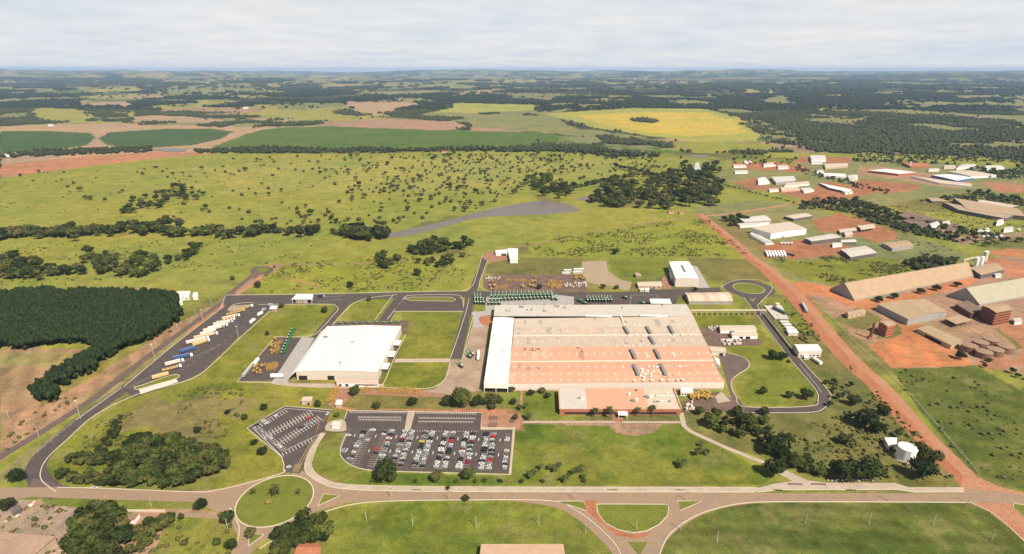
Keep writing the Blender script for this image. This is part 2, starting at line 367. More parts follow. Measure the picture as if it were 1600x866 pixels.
w1 = fbm(gx, gy, 40, 4, 81)-.5; w2 = fbm(gx, gy, 40, 4, 91)-.5
for poly, c, wob in PAINT:
    P = GA(poly)
    sx, sy = (gx+w1*wob*2.6, gy+w2*wob*2.6) if wob else (gx, gy)
    near_ = (sx > P[:, 0].min()-20) & (sx < P[:, 0].max()+20) & (sy > P[:, 1].min()-20) & (sy < P[:, 1].max()+20)
    idx = np.nonzero(near_)[0]
    ins = idx[inside(P, sx[idx], sy[idx])]
    colr[ins] = C[c]; isw[ins] = c == 'forest'; painted[ins] = True
for poly in WOODS:
    P = GA(poly); sx, sy = gx+w1*200, gy+w2*200
    idx = np.nonzero((sy > P[:, 1].min()-20) & (sy < P[:, 1].max()+20))[0]; ins = idx[inside(P, sx[idx], sy[idx])]
    clr = fbm(gx[ins], gy[ins]*.8, 420, 4, 15); keep = clr < .56
    colr[ins[keep]] = C['forest']; colr[ins[~keep]] = C['farm']; isw[ins] = keep
for poly, c in (([(1186,153),(1215,151),(1251,155),(1220,158)],'farm'),([(1275,171),(1300,167),(1345,171),(1330,176),(1280,177)],'pasture2'),([(1372,166),(1400,158),(1424,155),(1460,158),(1493,162),(1459,169),(1400,172)],'farm'),([(1524,161),(1560,154),(1600,150),(1700,150),(1700,166),(1580,166)],'farm'),
 ([(1255,187),(1330,182),(1398,183),(1340,191),(1270,193)],'farm'),([(1470,229),(1530,223),(1600,220),(1660,222),(1660,232),(1540,235)],'farm'),([(1168,187),(1200,188),(1240,206),(1280,222),(1215,220),(1195,208)],'farm'),([(1286,147),(1350,149),(1340,153),(1290,152)],'pasture2'),([(1485,181),(1541,181),(1535,187),(1490,187)],'tan'),
 ([(700,150),(760,140),(790,136),(770,145),(720,152)],'plough'),([(1400,132),(1520,131),(1520,134),(1410,135)],'tan'),([(1000,128),(1110,127),(1160,130),(1040,133)],'tan'),([(1150,141),(1240,139),(1250,143),(1180,145)],'pasture2'),([(560,132),(700,128),(720,134),(600,140)],'farm'),([(230,140),(360,132),(420,138),(360,150),(260,150)],'farm')):
    P = GA(poly); sx, sy = gx+w1*160+w2*60, gy+w2*330
    idx = np.nonzero((sy > P[:, 1].min()-20) & (sy < P[:, 1].max()+20))[0]; ins = idx[inside(P, sx[idx], sy[idx])]; ins = ins[fbm(gx[ins], gy[ins], 45, 2, 77) < .62]; colr[ins] = C[c]; isw[ins] = False; painted[ins] = False
# tonal drift inside everything: drier and greener drifts tens of metres wide
t1 = fbm(gx, gy, 55, 4, 101)-.5; t2 = fbm(gx, gy, 18, 3, 111)-.5
t3 = fbm(gx, gy, 160, 3, 121)-.5
kf = 1-.5*smooth(450, 800, dist); t1 = t1*kf; t2 = t2*kf; colr[:, 0] *= 1+t1*.85+t2*.5+t3*.4; colr[:, 1] *= 1+t1*.45+t2*.4+t3*.15; colr[:, 2] *= 1+t1*.8+t2*.3
p1_ = fbm(gx, gy, 9, 3, 131); p2_ = fbm(gx, gy, 26, 3, 141); nearm = dist < 1500
k_ = smooth(.56, .64, p1_*.5+p2_*.5)*(dist < 800)*.30; colr = colr*(1-k_[:, None])+np.array(C['dry'])*k_[:, None]
k_ = (1-smooth(.34, .43, p1_*.55+p2_*.45))*(dist < 800); colr *= 1-k_[:, None]*np.array((.26, .15, .2))
k_ = inside(GA([(0,545),(285,500),(345,470),(0,722)]), gx, gy); colr[k_] *= (1+.13*np.sin((gx[k_]*.82+gy[k_]*.57)/3.1+t2[k_]*5)+.2*(p2_[k_]-.5))[:, None]
Ps = GA([(1025,786),(1500,785),(1640,860),(1700,980),(1000,980)]); k_ = inside(Ps, gx, gy); colr[k_] *= (1+.10*np.sin(gy[k_]/1.9+t2[k_]*5)+.06*np.sin(gy[k_]/5.3))[:, None]
Ps = GA([(520,790),(860,790),(1000,960),(400,960)]); k_ = inside(Ps, gx, gy); colr[k_] *= (1+.06*np.sin(gy[k_]/2.3+t2[k_]*6))[:, None]
colr = np.clip(colr, .004, .8)
gz = terrain(gx, gy)
nr, nc = XX.shape; me = bpy.data.meshes.new('ground')
ii = (np.arange(nr-1)[:, None]*nc+np.arange(nc-1)[None]).ravel()
quads = np.stack([ii, ii+1, ii+nc+1, ii+nc], -1)
me.vertices.add(gx.size); me.vertices.foreach_set('co', np.stack([gx, gy, gz], -1).astype(np.float32).ravel())
me.loops.add(quads.size); me.loops.foreach_set('vertex_index', quads.ravel().astype(np.int32))
me.polygons.add(len(quads)); me.polygons.foreach_set('loop_start', (np.arange(len(quads))*4).astype(np.int32)); me.polygons.foreach_set('loop_total', np.full(len(quads), 4, np.int32))
me.polygons.foreach_set('use_smooth', np.ones(len(quads), bool)); me.update(calc_edges=True)
ca = me.color_attributes.new('land', 'FLOAT_COLOR', 'POINT'); ca.data.foreach_set('color', np.concatenate([colr, np.ones((gx.size, 1))], 1).astype(np.float32).ravel())
gm, t, b = principled('ground_cover'); L = t.links.new; b.inputs['Roughness'].default_value = 0.95; b.inputs['Specular IOR Level'].default_value = 0.05
at_ = N(t, 'ShaderNodeAttribute', attribute_name='land'); geo = N(t, 'ShaderNodeNewGeometry'); cur = at_.outputs['Color']
for sc_, lo, hi, det in ((0.045, .80, 1.22, 5), (0.22, .80, 1.2, 5), (1.0, .62, 1.38, 5)):
    no = N(t, 'ShaderNodeTexNoise'); no.inputs['Scale'].default_value = sc_; no.inputs['Detail'].default_value = det; no.inputs['Roughness'].default_value = .62; L(geo.outputs['Position'], no.inputs['Vector'])
    mr = N(t, 'ShaderNodeMapRange'); mr.inputs[1].default_value = .3; mr.inputs[2].default_value = .7; mr.inputs[3].default_value = lo; mr.inputs[4].default_value = hi; L(no.outputs[0], mr.inputs[0])
    s_ = N(t, 'ShaderNodeVectorMath', operation='SCALE'); L(cur, s_.inputs[0]); L(mr.outputs[0], s_.inputs[3]); cur = s_.outputs[0]
L(cur, b.inputs['Base Color'])
bp = N(t, 'ShaderNodeBump'); bp.inputs['Strength'].default_value = .6; bp.inputs['Distance'].default_value = .5; L(no.outputs[0], bp.inputs['Height']); L(bp.outputs[0], b.inputs['Normal'])
me.materials.append(gm); ground = bpy.data.objects.new('ground', me); COL.objects.link(ground); tag(ground, kind='structure')

# ================================================================== PAVED SURFACES
asphalt = mat('asphalt', (.074,.058,.053), .9, .22, .12, fine=.14); asphalt_old = mat('asphalt_worn', (.085,.064,.06), .9, .25, .08, fine=.16, col2=(.13,.088,.068))
dusty = mat('dusty_road', (.215,.158,.115), .95, .2, .09, fine=.16, col2=(.265,.175,.11)); concrete = mat('concrete', (.36,.30,.24), .9, .2, .1, fine=.1, col2=(.30,.235,.17))
slab = mat('grey_slab', (.30,.28,.26), .85, .12, .15, fine=.08); yardm = mat('yard_concrete', (.33,.25,.18), .9, .2, .06, fine=.16, col2=(.22,.145,.10))
gravel = mat('gravel_pad', (.29,.235,.17), .95, .2, .06, fine=.2, col2=(.26,.185,.11)); paver = mat('red_paving', (.27,.14,.09), .9, .3, .2, fine=.25)
kerbm = mat('kerb_concrete', (.46,.40,.31), .85, .1, .3); walkm = mat('sidewalk_concrete', (.36,.29,.225), .9, .18, .12, fine=.1); grassm = mat('island_grass', (.128,.140,.026), .95, .2, .1, fine=.25, spec=.05)
reddirtm = mat('red_dirt', (.33,.135,.066), .95, .2, .06, fine=.22, col2=(.25,.09,.044)); dirtm = mat('packed_dirt', (.33,.175,.10), .95, .2, .05, fine=.18, col2=(.30,.125,.065)); paint = mat('white_paint', (.62,.60,.55), .8, .1, .5); ypaint = mat('yellow_paint', (.55,.38,.06), .8, .1, .5)
water = mat('pond_water', (.13,.105,.090), .35, .08, .01, spec=.22); drybrown = mat('brown_yard', (.13,.085,.065), .9, .3, .1, fine=.2)
tilepave = mat('tile_paving', (.30,.155,.095), .9, .25, .12, fine=.2)
_lift = [0.02]
def lift():
    _lift[0] += 0.0016; return _lift[0]
def sheet(name, pts, m, sm=False, world=False, z=None, n=4):
    P = np.array(pts) if world else GA(pts)
    if sm: P = smooth_closed(P, n)
    z = z or lift(); vv = [Vector((p[0], p[1], z)) for p in P]; tri = geometry.tessellate_polygon([vv])
    mb = MB(); mb.v = [tuple(v) for v in vv]
    for a, b_, c in tri:
        nrm = (vv[b_]-vv[a]).cross(vv[c]-vv[a]).z; mb.f.append((a, b_, c) if nrm > 0 else (a, c, b_)); mb.m.append(mb.mi(m))
    return tag(mb.build(name), kind='structure')
def ribbon_pts(P, w):
    T = np.gradient(P, axis=0); T /= np.linalg.norm(T, axis=1)[:, None]+1e-9; Nn = np.stack([-T[:, 1], T[:, 0]], -1); w = np.asarray(w)
    w = w[:, None] if w.ndim else w
    return P+Nn*w/2, P-Nn*w/2
def ribbon(name, pts, w, m, world=False, z=None, kind='structure', sm=True, jitter=0):
    P = np.array(pts, float) if world else GA(pts)
    if sm and len(P) > 2: P = smooth_open(P, 6)
    ww = np.full(len(P), float(w))
    if jitter: ww += (rng.random(len(P))-.5)*jitter*2
    a, b_ = ribbon_pts(P, ww); z = z or lift(); mb = MB(); n = len(P)
    mb.v = [(p[0], p[1], z) for p in a]+[(p[0], p[1], z) for p in b_]
    for i in range(n-1): mb.f.append((n+i, n+i+1, i+1, i)); mb.m.append(mb.mi(m))
    o = mb.build(name); return tag(o, kind=kind)
def kerb(pts, world=False, sm=True, w=.6, h=.34, closed=False, m=None, name='kerb'):
    P = np.array(pts, float) if world else GA(pts)
    if closed: P = smooth_closed(P, 6) if sm else P; P = np.vstack([P, P[:1]])
    elif sm and len(P) > 2: P = smooth_open(P, 6)
    a, b_ = ribbon_pts(P, w); mb = MB(); n = len(P); k = m or kerbm
    mb.v = [(p[0], p[1], 0) for p in a]+[(p[0], p[1], h) for p in a]+[(p[0], p[1], h) for p in b_]+[(p[0], p[1], 0) for p in b_]
    for i in range(n-1):
        for r in range(3): mb.f.append((r*n+i, (r+1)*n+i, (r+1)*n+i+1, r*n+i+1)[::-1]); mb.m.append(mb.mi(k))
    return tag(mb.build(name), kind='structure')
# --- dirt roads
ribbon('dirt_road', [(1090,334),(1130,366),(1168,400),(1200,426),(1240,466),(1292,528),(1336,574),(1368,602),(1412,652),(1456,698),(1508,748),(1530,770)], 17, reddirtm, jitter=1.2)
ribbon('dirt_road', [(1094,334),(1136,366),(1174,399),(1208,424),(1252,464),(1305,527),(1348,573),(1382,602),(1424,650),(1467,696),(1520,748),(1545,770)], 10, dirtm, jitter=.8)
sheet('dirt_junction', [(1505,741),(1532,747),(1560,760),(1605,772),(1760,800),(1760,812),(1600,782),(1604,850),(1580,828),(1545,800),(1513,784),(1500,770)], dirtm)
ribbon('dirt_road', [(1097,338),(1150,333),(1200,325),(1262,316),(1340,322)], 9, dirtm, jitter=1)
ribbon('dirt_track', [(1095,341),(1040,345),(960,358),(820,384),(700,400),(560,412),(428,413)], 5, mat('track_dirt', (.22,.15,.07), .95, .3, .1, fine=.25), jitter=1)
ribbon('dirt_track', [(426,414),(400,440),(372,458),(345,480)], 7, dirtm, jitter=1)
ribbon('dirt_track', [(500,452),(470,440),(440,436)], 3, dirtm, jitter=1)
# --- water
sheet('reservoir_water', [(600,366),(640,358),(700,345),(740,333),(790,322),(832,315),(862,315),(890,320),(906,329),(880,333),(830,336),(770,338),(730,344),(690,356),(640,368),(602,371)], water, sm=True, n=3)
sheet('pond_water', [(902,309),(925,306),(943,305),(942,308),(915,313),(903,314)], water)
sheet('pond_water', [(1087,254),(1092,254),(1094,262),(1096,271),(1081,272),(1085,262)], mat('pond_reflection_tint', (.42,.40,.37), .3, .05, .05), z=.5)  # third pond: paler base colour stands in for the sky's reflection
sheet('pond_water', [(1075,243),(1112,243),(1100,246),(1080,246)], water, z=1)
sheet('pond_water', [(238,234),(262,232),(292,233),(290,237),(262,238)], water, z=1)
# --- west road outside the fence, and the entrance turning circle
ribbon('west_road', [(-40,738),(0,714),(70,672),(150,620),(210,573),(285,518),(320,492),(345,474),(365,458)], 8, asphalt_old)
ribbon('west_road', [(355,462),(385,438),(400,427)], 8, asphalt_old)
ring = G(409,421.5); sheet('turning_circle', [(395,433),(391,424),(396,418),(408,416),(424,418),(428,422),(420,428),(406,430),(398,436)], asphalt_old, sm=True)
sheet('turning_circle_grass', [(400,422),(405,419),(414,419),(420,421),(417,425),(408,426)], grassm, sm=True)
# --- compound perimeter road and the truck yard
sheet('truck_yard', [(190,606),(271,539.5),(345,482),(352,478),(352,462),(402,462),(470,474),(428,478.5),(400,503),(371,528),(330,567),(320,580),(300,590),(252,608),(208,621)], asphalt)
ribbon('perimeter_road', [(95,772),(72,760),(56,738),(62,718),(84,694),(120,662),(165,628),(203,602)], 13, asphalt)
sheet('perimeter_road', [(40,762),(52,748),(110,760),(122,770),(60,778)], asphalt_old, sm=False)
kerb([(193,605),(271,540),(345,483),(350,479)]); kerb([(88,769),(66,752),(64,735),(76,714),(105,687),(150,648),(213,617),(252,606),(300,592),(330,571),(371,532),(401,505),(421,487)])
kerb([(190,606),(120,656)], sm=False); kerb([(344,483),(352,463)], sm=False)
sheet('yard_island_grass', [(210,605),(222,602),(262,588),(278,586),(279,590),(262,596),(228,605),(214,609)], grassm, sm=True); kerb([(210,605),(222,602),(262,588),(278,586),(279,590),(262,596),(228,605),(214,609)], closed=True)
sheet('yard_weighbridge_slab', [(217,609),(275,592),(279,597),(220,616)], mat('pale_slab', (.50,.46,.40), .8, .06, .3))
sheet('yard_island_apron', [(356,485),(366,476),(388,473),(398,474),(386,482),(368,487)], gravel, sm=True); kerb([(356,485),(366,476),(388,473),(398,474)])
# --- north road
sheet('north_road', [(350,462),(445,461),(540,459.4),(615,457.4),(735,455.4),(757,455),(800,456),(870,457),(990,456),(1060,452),(1125,449),(1128,462),(1060,462),(1055,478),(760,478),(738,466),(716,464),(620,466),(560,470),(529,480),(516,475),(402,475),(350,479)], asphalt)
kerb([(352,461.3),(445,460.2),(540,458.6),(615,456.6),(730,454.8)], sm=False); kerb([(404,476),(510,475.5),(524,478),(528,484),(520,494),(497,519),(485,525),(470,527)]); kerb([(621,460.5),(590,464),(565,469),(548,478),(519,508)])
ribbon('warehouse_road', [(540,474),(520,496),(500,520),(482,545)], 12, asphalt)
ribbon('link_road', [(632,458),(614,480),(598,506)], 13, asphalt); kerb([(614,461.5),(596,486),(586,500)]); kerb([(633,464),(622,477),(605,500)])
sheet('parking_bay', [(615,486),(633,466),(642,462),(712,462),(722,468),(724,486)], asphalt); kerb([(614,487),(632,466),(645,461.5),(710,461),(722,466),(724.5,480)])
kerb([(614,487),(724,487)], sm=False)
sheet('bay_island_grass', [(632,467),(645,465),(705,465),(712,468),(708,471),(640,470)], grassm, sm=False); kerb([(632,467),(645,464.5),(705,464.5),(712,468),(708,471),(640,470)], closed=True, sm=False)
ribbon('plant_road', [(735,458),(731,485),(722,520),(712,561)], 11.5, asphalt); kerb([(733,466),(728.5,486),(716,525),(703,562)]); kerb([(744,484),(738,500),(730,530),(722,562)])
ribbon('north_branch_road', [(736,462),(744,440),(754,415),(759,402)], 10, asphalt); kerb([(722,455),(735,450),(742,438),(754,398)]); kerb([(762,407),(753,430),(749,445),(756,453),(768,455.5)])
sheet('brown_forecourt', [(752,402),(760,395),(778,394),(796,404),(776,409),(762,408)], paver)
sheet('storage_yard', [(756,431),(800,429),(917,430),(917,456),(765,456),(755,448)], drybrown)
sheet('gravel_yard', [(909,409),(947,408),(950,424),(972,438),(987,441),(983,454),(973,454),(962,447),(939,446),(918,441),(912,430)], gravel)
sheet('red_forecourt', [(1034,433),(1043,432),(1050,452),(1036,452)], paver)
sheet('slab_apron', [(1070,412),(1089,416.5),(1109,450),(1085,450)], slab)
sheet('slab_apron', [(760,464),(872,461),(897,464),(897,478),(772,478),(769,497),(757,512),(737,512),(737,488),(758,486)], slab)
sheet('slab_apron', [(737,512),(757,511),(768,497),(762,515),(760,548),(752,611),(700,618),(673,619),(654,611),(678,608),(695,594),(703,562),(722,562),(731,532)], yardm)
sheet('lawn_edge_grass', [(734,494),(740,492),(738,512),(731,516)], grassm)
sheet('red_soil_bed', [(748,497),(756,494),(769,493),(768,504),(764,510),(753,507)], reddirtm, sm=True)
# --- around the white warehouse
sheet('slab_apron', [(471,527.4),(492,528),(451,594),(452,603),(424,600),(426,595)], slab)
sheet('implement_yard', [(430.7,527.2),(471,527.6),(426.5,594.6),(371,596)], asphalt); kerb([(371,596.6),(430,526.4),(471,527)], sm=False); kerb([(371,597),(424,598),(436,602)], sm=False)
sheet('warehouse_forecourt', [(424,599),(600,600),(600,606),(520,607),(452,604)], concrete)
sheet('brown_forecourt', [(526,607),(658,609),(662,612),(700,616),(690,621),(600,618),(553,616),(535,634),(512,634)], paver)
sheet('back_apron', [(512,512),(530,502),(640,501),(634,523),(625,523),(622,512)], drybrown)
ribbon('lawn_path', [(617,563.5),(703,563.5)], 6, walkm, sm=False); kerb([(634,523),(616,560),(600,598),(590,602)]); kerb([(617,561.5),(703,561.3)], sm=False); kerb([(615,566),(701,565.7)], sm=False)
kerb([(704,566),(697,590),(680,604),(655,608),(600,606)])
# --- east side: roundabout, loop road, pads
rc = G(1170,450.6)
def disc(r, n=48): return [(rc.x+r*math.cos(2*math.pi*i/n), rc.y+r*math.sin(2*math.pi*i/n)) for i in range(n)]
sheet('roundabout_road', disc(33), asphalt, world=True); sheet('roundabout_grass', disc(20), grassm, world=True); kerb(disc(20), world=True, closed=True, sm=False)
kerb([(1127,449),(1140,441),(1158,437.2),(1185,437.5),(1203,444),(1206,453),(1197,464),(1187,474),(1185,481),(1206,505),(1246,556),(1293,609),(1297,623),(1288,638),(1262,645),(1165,645)])
ribbon('loop_road', [(1172,462),(1183,481),(1206,516),(1235,553),(1262,585),(1283,610),(1287,626),(1277,638),(1255,641),(1165,641),(1100,636)], 10.5, asphalt)
kerb([(1162,465),(1181,490),(1227,552),(1262,594),(1276,612),(1278,625),(1266,635),(1165,636),(1150,620),(1143,606),(1143,596),(1152,586),(1168,576),(1170,567),(1158,557),(1136,552)])
sheet('turning_pad', [(1124,556),(1136,552),(1158,556),(1170,566),(1168,576),(1150,588),(1143,598),(1144,611),(1165,637),(1160,645),(1148,640),(1136,600)], asphalt_old)
sheet('shed_yard', [(1092,514),(1118,509),(1150,520),(1180,524),(1191,535),(1188,540),(1110,542),(1104,536)], drybrown)
sheet('side_yard', [(1066,628),(1110,614),(1125,612),(1150,628),(1165,646),(1110,644),(1070,640)], drybrown); sheet('slab_ramp', [(1117,620),(1127,612),(1142,627),(1122,630)], concrete)
sheet('roundabout_road', [(1150,460),(1197,464),(1188,472),(1186,482),(1183,494),(1172,480),(1162,466)], asphalt); sheet('splitter_island', [(1171,466.5),(1181,466.5),(1176,472)], grassm, sm=False)
# --- avenue
sheet('avenue', [(-400,772),(-200,766),(-60,762),(0,762),(86,761.5),(200,765),(300,768),(350,763),(400,750.5),(430,745),(455,740),(470,736),(495,741),(508,748),(530,763),(600,769),(740,770),(1180,770.5),(1500,771),(1516,764),(1540,766),(1535,772),(1600,783),(1760,812),(1760,830),(1600,800),(1584,787),(1510,785),(1100,783),(860,781),(700,780),(600,782),(540,786),(505,796),(480,806),(440,828),(400,852),(385,880),(370,900),(355,880),(372,840),(360,815),(338,800),(307,785),(49,777),(0,785),(-400,800)], dusty)
sheet('avenue_mouth', [(1545,766),(1760,800),(1760,812),(1600,785),(1540,774)], dusty)
def isl(name, pts, sm=False, w=.5, n=3):
    sheet(name, pts, grassm, sm=sm, n=n); kerb(pts, closed=True, sm=False if not sm else True, w=w)
c0 = G(430,781.5); rr = (G(487,781.5)-G(373,781.5)).length/2
cir = [(c0.x+rr*math.cos(2*math.pi*i/64), c0.y+rr*math.sin(2*math.pi*i/64)) for i in range(64)]
sheet('roundabout_grass', cir, grassm, world=True); kerb(cir, world=True, closed=True, sm=False, w=.8)
isl('splitter_island', [(496,791),(506,772),(531,775)]); isl('splitter_island', [(388,854),(390,833),(412,836)])
sheet('side_lane', [(262,800),(338,803),(352,806),(352,812),(262,807)], dusty)
sheet('south_junction_road', [(868,779),(1140,781),(1090,800),(1045,832),(1026,870),(1015,980),(985,980),(972,866),(940,824),(905,800)], dusty)
ribbon('south_branch_road', [(800,776),(868,786),(908,806),(945,838),(972,870),(1010,930)], 8.5, dusty); ribbon('south_branch_road', [(1190,777),(1110,790),(1060,815),(1030,842),(1015,880)], 9, dusty)
isl('junction_island', [(932,789),(938,788),(1040,788.5),(1045,792),(1043,806),(1030,820),(1010,830),(990,833),(965,828),(945,817),(935,803)])
isl('splitter_island', [(870,783.5),(911,783.5),(917,799)]); isl('splitter_island', [(1058,783),(1097,783.5),(1063,798)])
sheet('splitter_island', [(981,847),(1012,847),(1001,866),(996,866)], grassm)
sheet('dirt_stain', [(914,782),(932,782),(931,800),(948,822),(985,836),(1020,832),(1000,842),(965,838),(935,815),(918,800)], reddirtm)
kerb([(370,852),(374,828),(368,812),(352,800)]); kerb([(405,858),(440,836),(480,812),(520,796),(560,787),(620,783),(740,781.5),(860,783),(900,798),(935,824),(962,852),(975,880)]); kerb([(1026,880),(1044,838),(1080,810),(1120,795),(1170,786),(1250,784.5),(1500,785.5),(1520,788),(1556,806),(1600,846)])
kerb([(90,762),(150,763),(300,769),(340,766),(400,751.5),(442,739),(444,733)]); isl('splitter_island', [(1584,787),(1640,795),(1660,812),(1600,808),(1582,793)], sm=False)
# --- sidewalk and paths
swp = [(505,677),(489,702),(481,724),(485,738),(503,751),(530,759.5),(600,763.3),(740,764.8),(1060,765.2),(1186,765.6)]
ribbon('sidewalk', swp, 4.6, walkm, z=.27); kerb([(494,702),(487,724),(492,738),(508,750),(535,756.7),(600,759.6),(740,761.2),(1060,761.6),(1180,762)], w=.4, h=.34); kerb([(476,724),(479,740),(500,754),(530,763.5),(600,767.3),(740,768.8),(1180,769.4)], w=.6, h=.34)
ribbon('footpath', [(1064,645),(1069,666),(1080,675),(1135,700),(1206,728)], 4.2, walkm, sm=False); ribbon('footpath', [(812,660),(905,659.5),(1065,660)], 2.6, walkm, sm=False)
sheet('path_plaza', [(1205,724),(1222,732),(1262,751),(1290,754.5),(1398,755),(1420,761.5),(1505,761.5),(1507,768.5),(1430,769),(1400,764.5),(1215,765),(1190,769),(1184,763),(1205,757),(1238,752),(1200,732)], walkm); kerb([(1184,769.3),(1196,768),(1214,765.6),(1400,765.2),(1428,769.4),(1506,769)], sm=False)
ribbon('office_entry_path', [(966,650),(964,660)], 9, paver, sm=False); ribbon('garden_path', [(815,612),(814,642)], 2, tilepave, sm=False)
sheet('garden_paving', [(752,647),(812,648),(818,655),(812,672),(752,671)], tilepave)
for q in ([(764,650),(778,650),(777,656),(763,656)], [(763,661),(777,661),(776,668),(762,668)], [(796,654),(806,654),(804,661),(795,661)]): sheet('planting_bed', q, drybrown)
for q in ([(974,664),(982,664),(981,668),(973,668)], [(985,664),(993,664),(993,668),(985,668)], [(997,664),(1006,664),(1007,668),(998,668)]): sheet('paving_panel', q, paver)
# --- car parks
sheet('car_park', [(543,642),(753,645),(752,671),(802,671),(796,740),(584,735),(560,731),(543,724),(534,714),(532,704),(541,676),(512,676),(520,664),(538,656)], asphalt)
kerb([(541,678),(532,703),(534,715),(548,727),(565,733),(590,736.5)]); kerb([(589,736.4),(797,742),(804,669.5),(752,669.5)], sm=False); kerb([(543,642),(753,645.3),(751.5,670)], sm=False); kerb([(538,656),(543,642)], sm=False)
sheet('car_park_sidewalk', [(751,668),(805,668),(799,742),(795,742),(801,672),(751,672)], walkm, z=.26); 
sheet('crossing_walkway', [(637,642.5),(649,642.5),(641,673),(632,673)], concrete, z=.25)
sheet('gate_apron', [(508,668),(516,659),(536,656),(541,666),(538,674),(512,674)], concrete, z=.245, sm=True)
sheet('verge_island_grass', [(517,654),(520,641),(542,642),(537,656),(524,658)], grassm, z=.24)
sheet('west_car_park', [(386,669.4),(445,635),(519,641),(512,655),(506,675),(484,702),(477,728),(468,740),(443,737),(444,727),(440,714)], asphalt)
kerb([(443,737),(444,727),(440,714),(386,669.4),(445,635),(519,641)], sm=False)

def to_px(x, y):
    d = np.stack([np.asarray(x, float), np.asarray(y, float), np.full(np.shape(x), -CAM_H)], -1); w = d@_fw
    return W0/2+FPX*(d@_rt)/w, H0/2-FPX*(d@_up)/w
yasc = yrow[::-1]
def lookup(arr, x, y):
    """value of a ground-vertex array under the world points x, y"""
    px, py = to_px(x, y); c = np.clip(np.searchsorted(xcol, px), 0, nc-1); r = nr-1-np.clip(np.searchsorted(yasc, py-108), 0, nr-1)
    return arr[r*nc+c]
# ------------------------------------------------------------------ the air between here and the horizon
hb = MB(); hb.box((0, 19700, 149.5), (240000, 43400, 301), mat('haze_air', (.8,.8,.8))); haze = hb.build('haze'); tag(haze, kind='stuff')
zmax = float(gz.max())+45; zmin = float(gz.min())-1
for v in haze.data.vertices: v.co.z = max(zmax, CAM_H+6) if v.co.z > 0 else min(zmin, -1)
hm = bpy.data.materials.new('haze_volume'); hm.use_nodes = True; ht = hm.node_tree; ht.nodes.clear()
ho = N(ht, 'ShaderNodeOutputMaterial'); hv = N(ht, 'ShaderNodeVolumePrincipled'); hv.inputs['Color'].default_value = (.39,.57,.90,1); hv.inputs['Density'].default_value = HAZE_DENSITY
hv.inputs['Anisotropy'].default_value = 0.0
ht.links.new(hv.outputs[0], ho.inputs['Volume']); haze.data.materials.clear(); haze.data.materials.append(hm)
# ================================================================== TREES AND PLANTS
fol_dark = foliage('leaves_dark', (0.0141, 0.0233, 0.0052), (0.0282, 0.0398, 0.0081), (0.0487, 0.0583, 0.0127))
fol_mid = foliage('leaves_mid', (0.0287, 0.0418, 0.0084), (0.0527, 0.0669, 0.0140), (0.0862, 0.0962, 0.0211))
fol_dry = foliage('leaves_olive', (0.0383, 0.0435, 0.0112), (0.0651, 0.0669, 0.0183), (0.1005, 0.0920, 0.0281))
fol_lush = foliage('leaves_fresh', (0.0275, 0.0514, 0.0069), (0.0510, 0.0789, 0.0115), (0.0863, 0.1063, 0.0173))
fol_far = foliage('woodland_leaves', (.012,.020,.008), (.026,.034,.013), (.050,.056,.021))
bark = mat('bark', (.16,.12,.085), .95, .3, 2.0)
def ico(sub=1):
    import bmesh
    bm = bmesh.new(); bmesh.ops.create_icosphere(bm, subdivisions=sub, radius=1.0)
    v = np.array([q.co[:] for q in bm.verts]); bm.verts.ensure_lookup_table(); f = np.array([[q.index for q in a.verts] for a in bm.faces]); bm.free(); return v, f
ICO1, ICO2 = ico(1), ico(2)
def mesh_np(name, v, faces, mats, mi=None):
    me = bpy.data.meshes.new(name); k = faces.shape[1]
    me.vertices.add(len(v)); me.vertices.foreach_set('co', v.astype(np.float32).ravel()); me.loops.add(faces.size); me.loops.foreach_set('vertex_index', faces.astype(np.int32).ravel())
    me.polygons.add(len(faces)); me.polygons.foreach_set('loop_start', (np.arange(len(faces))*k).astype(np.int32)); me.polygons.foreach_set('loop_total', np.full(len(faces), k, np.int32))
    for m_ in mats: me.materials.append(m_)
    if mi is not None: me.polygons.foreach_set('material_index', mi.astype(np.int32))
    me.update(calc_edges=True); return me
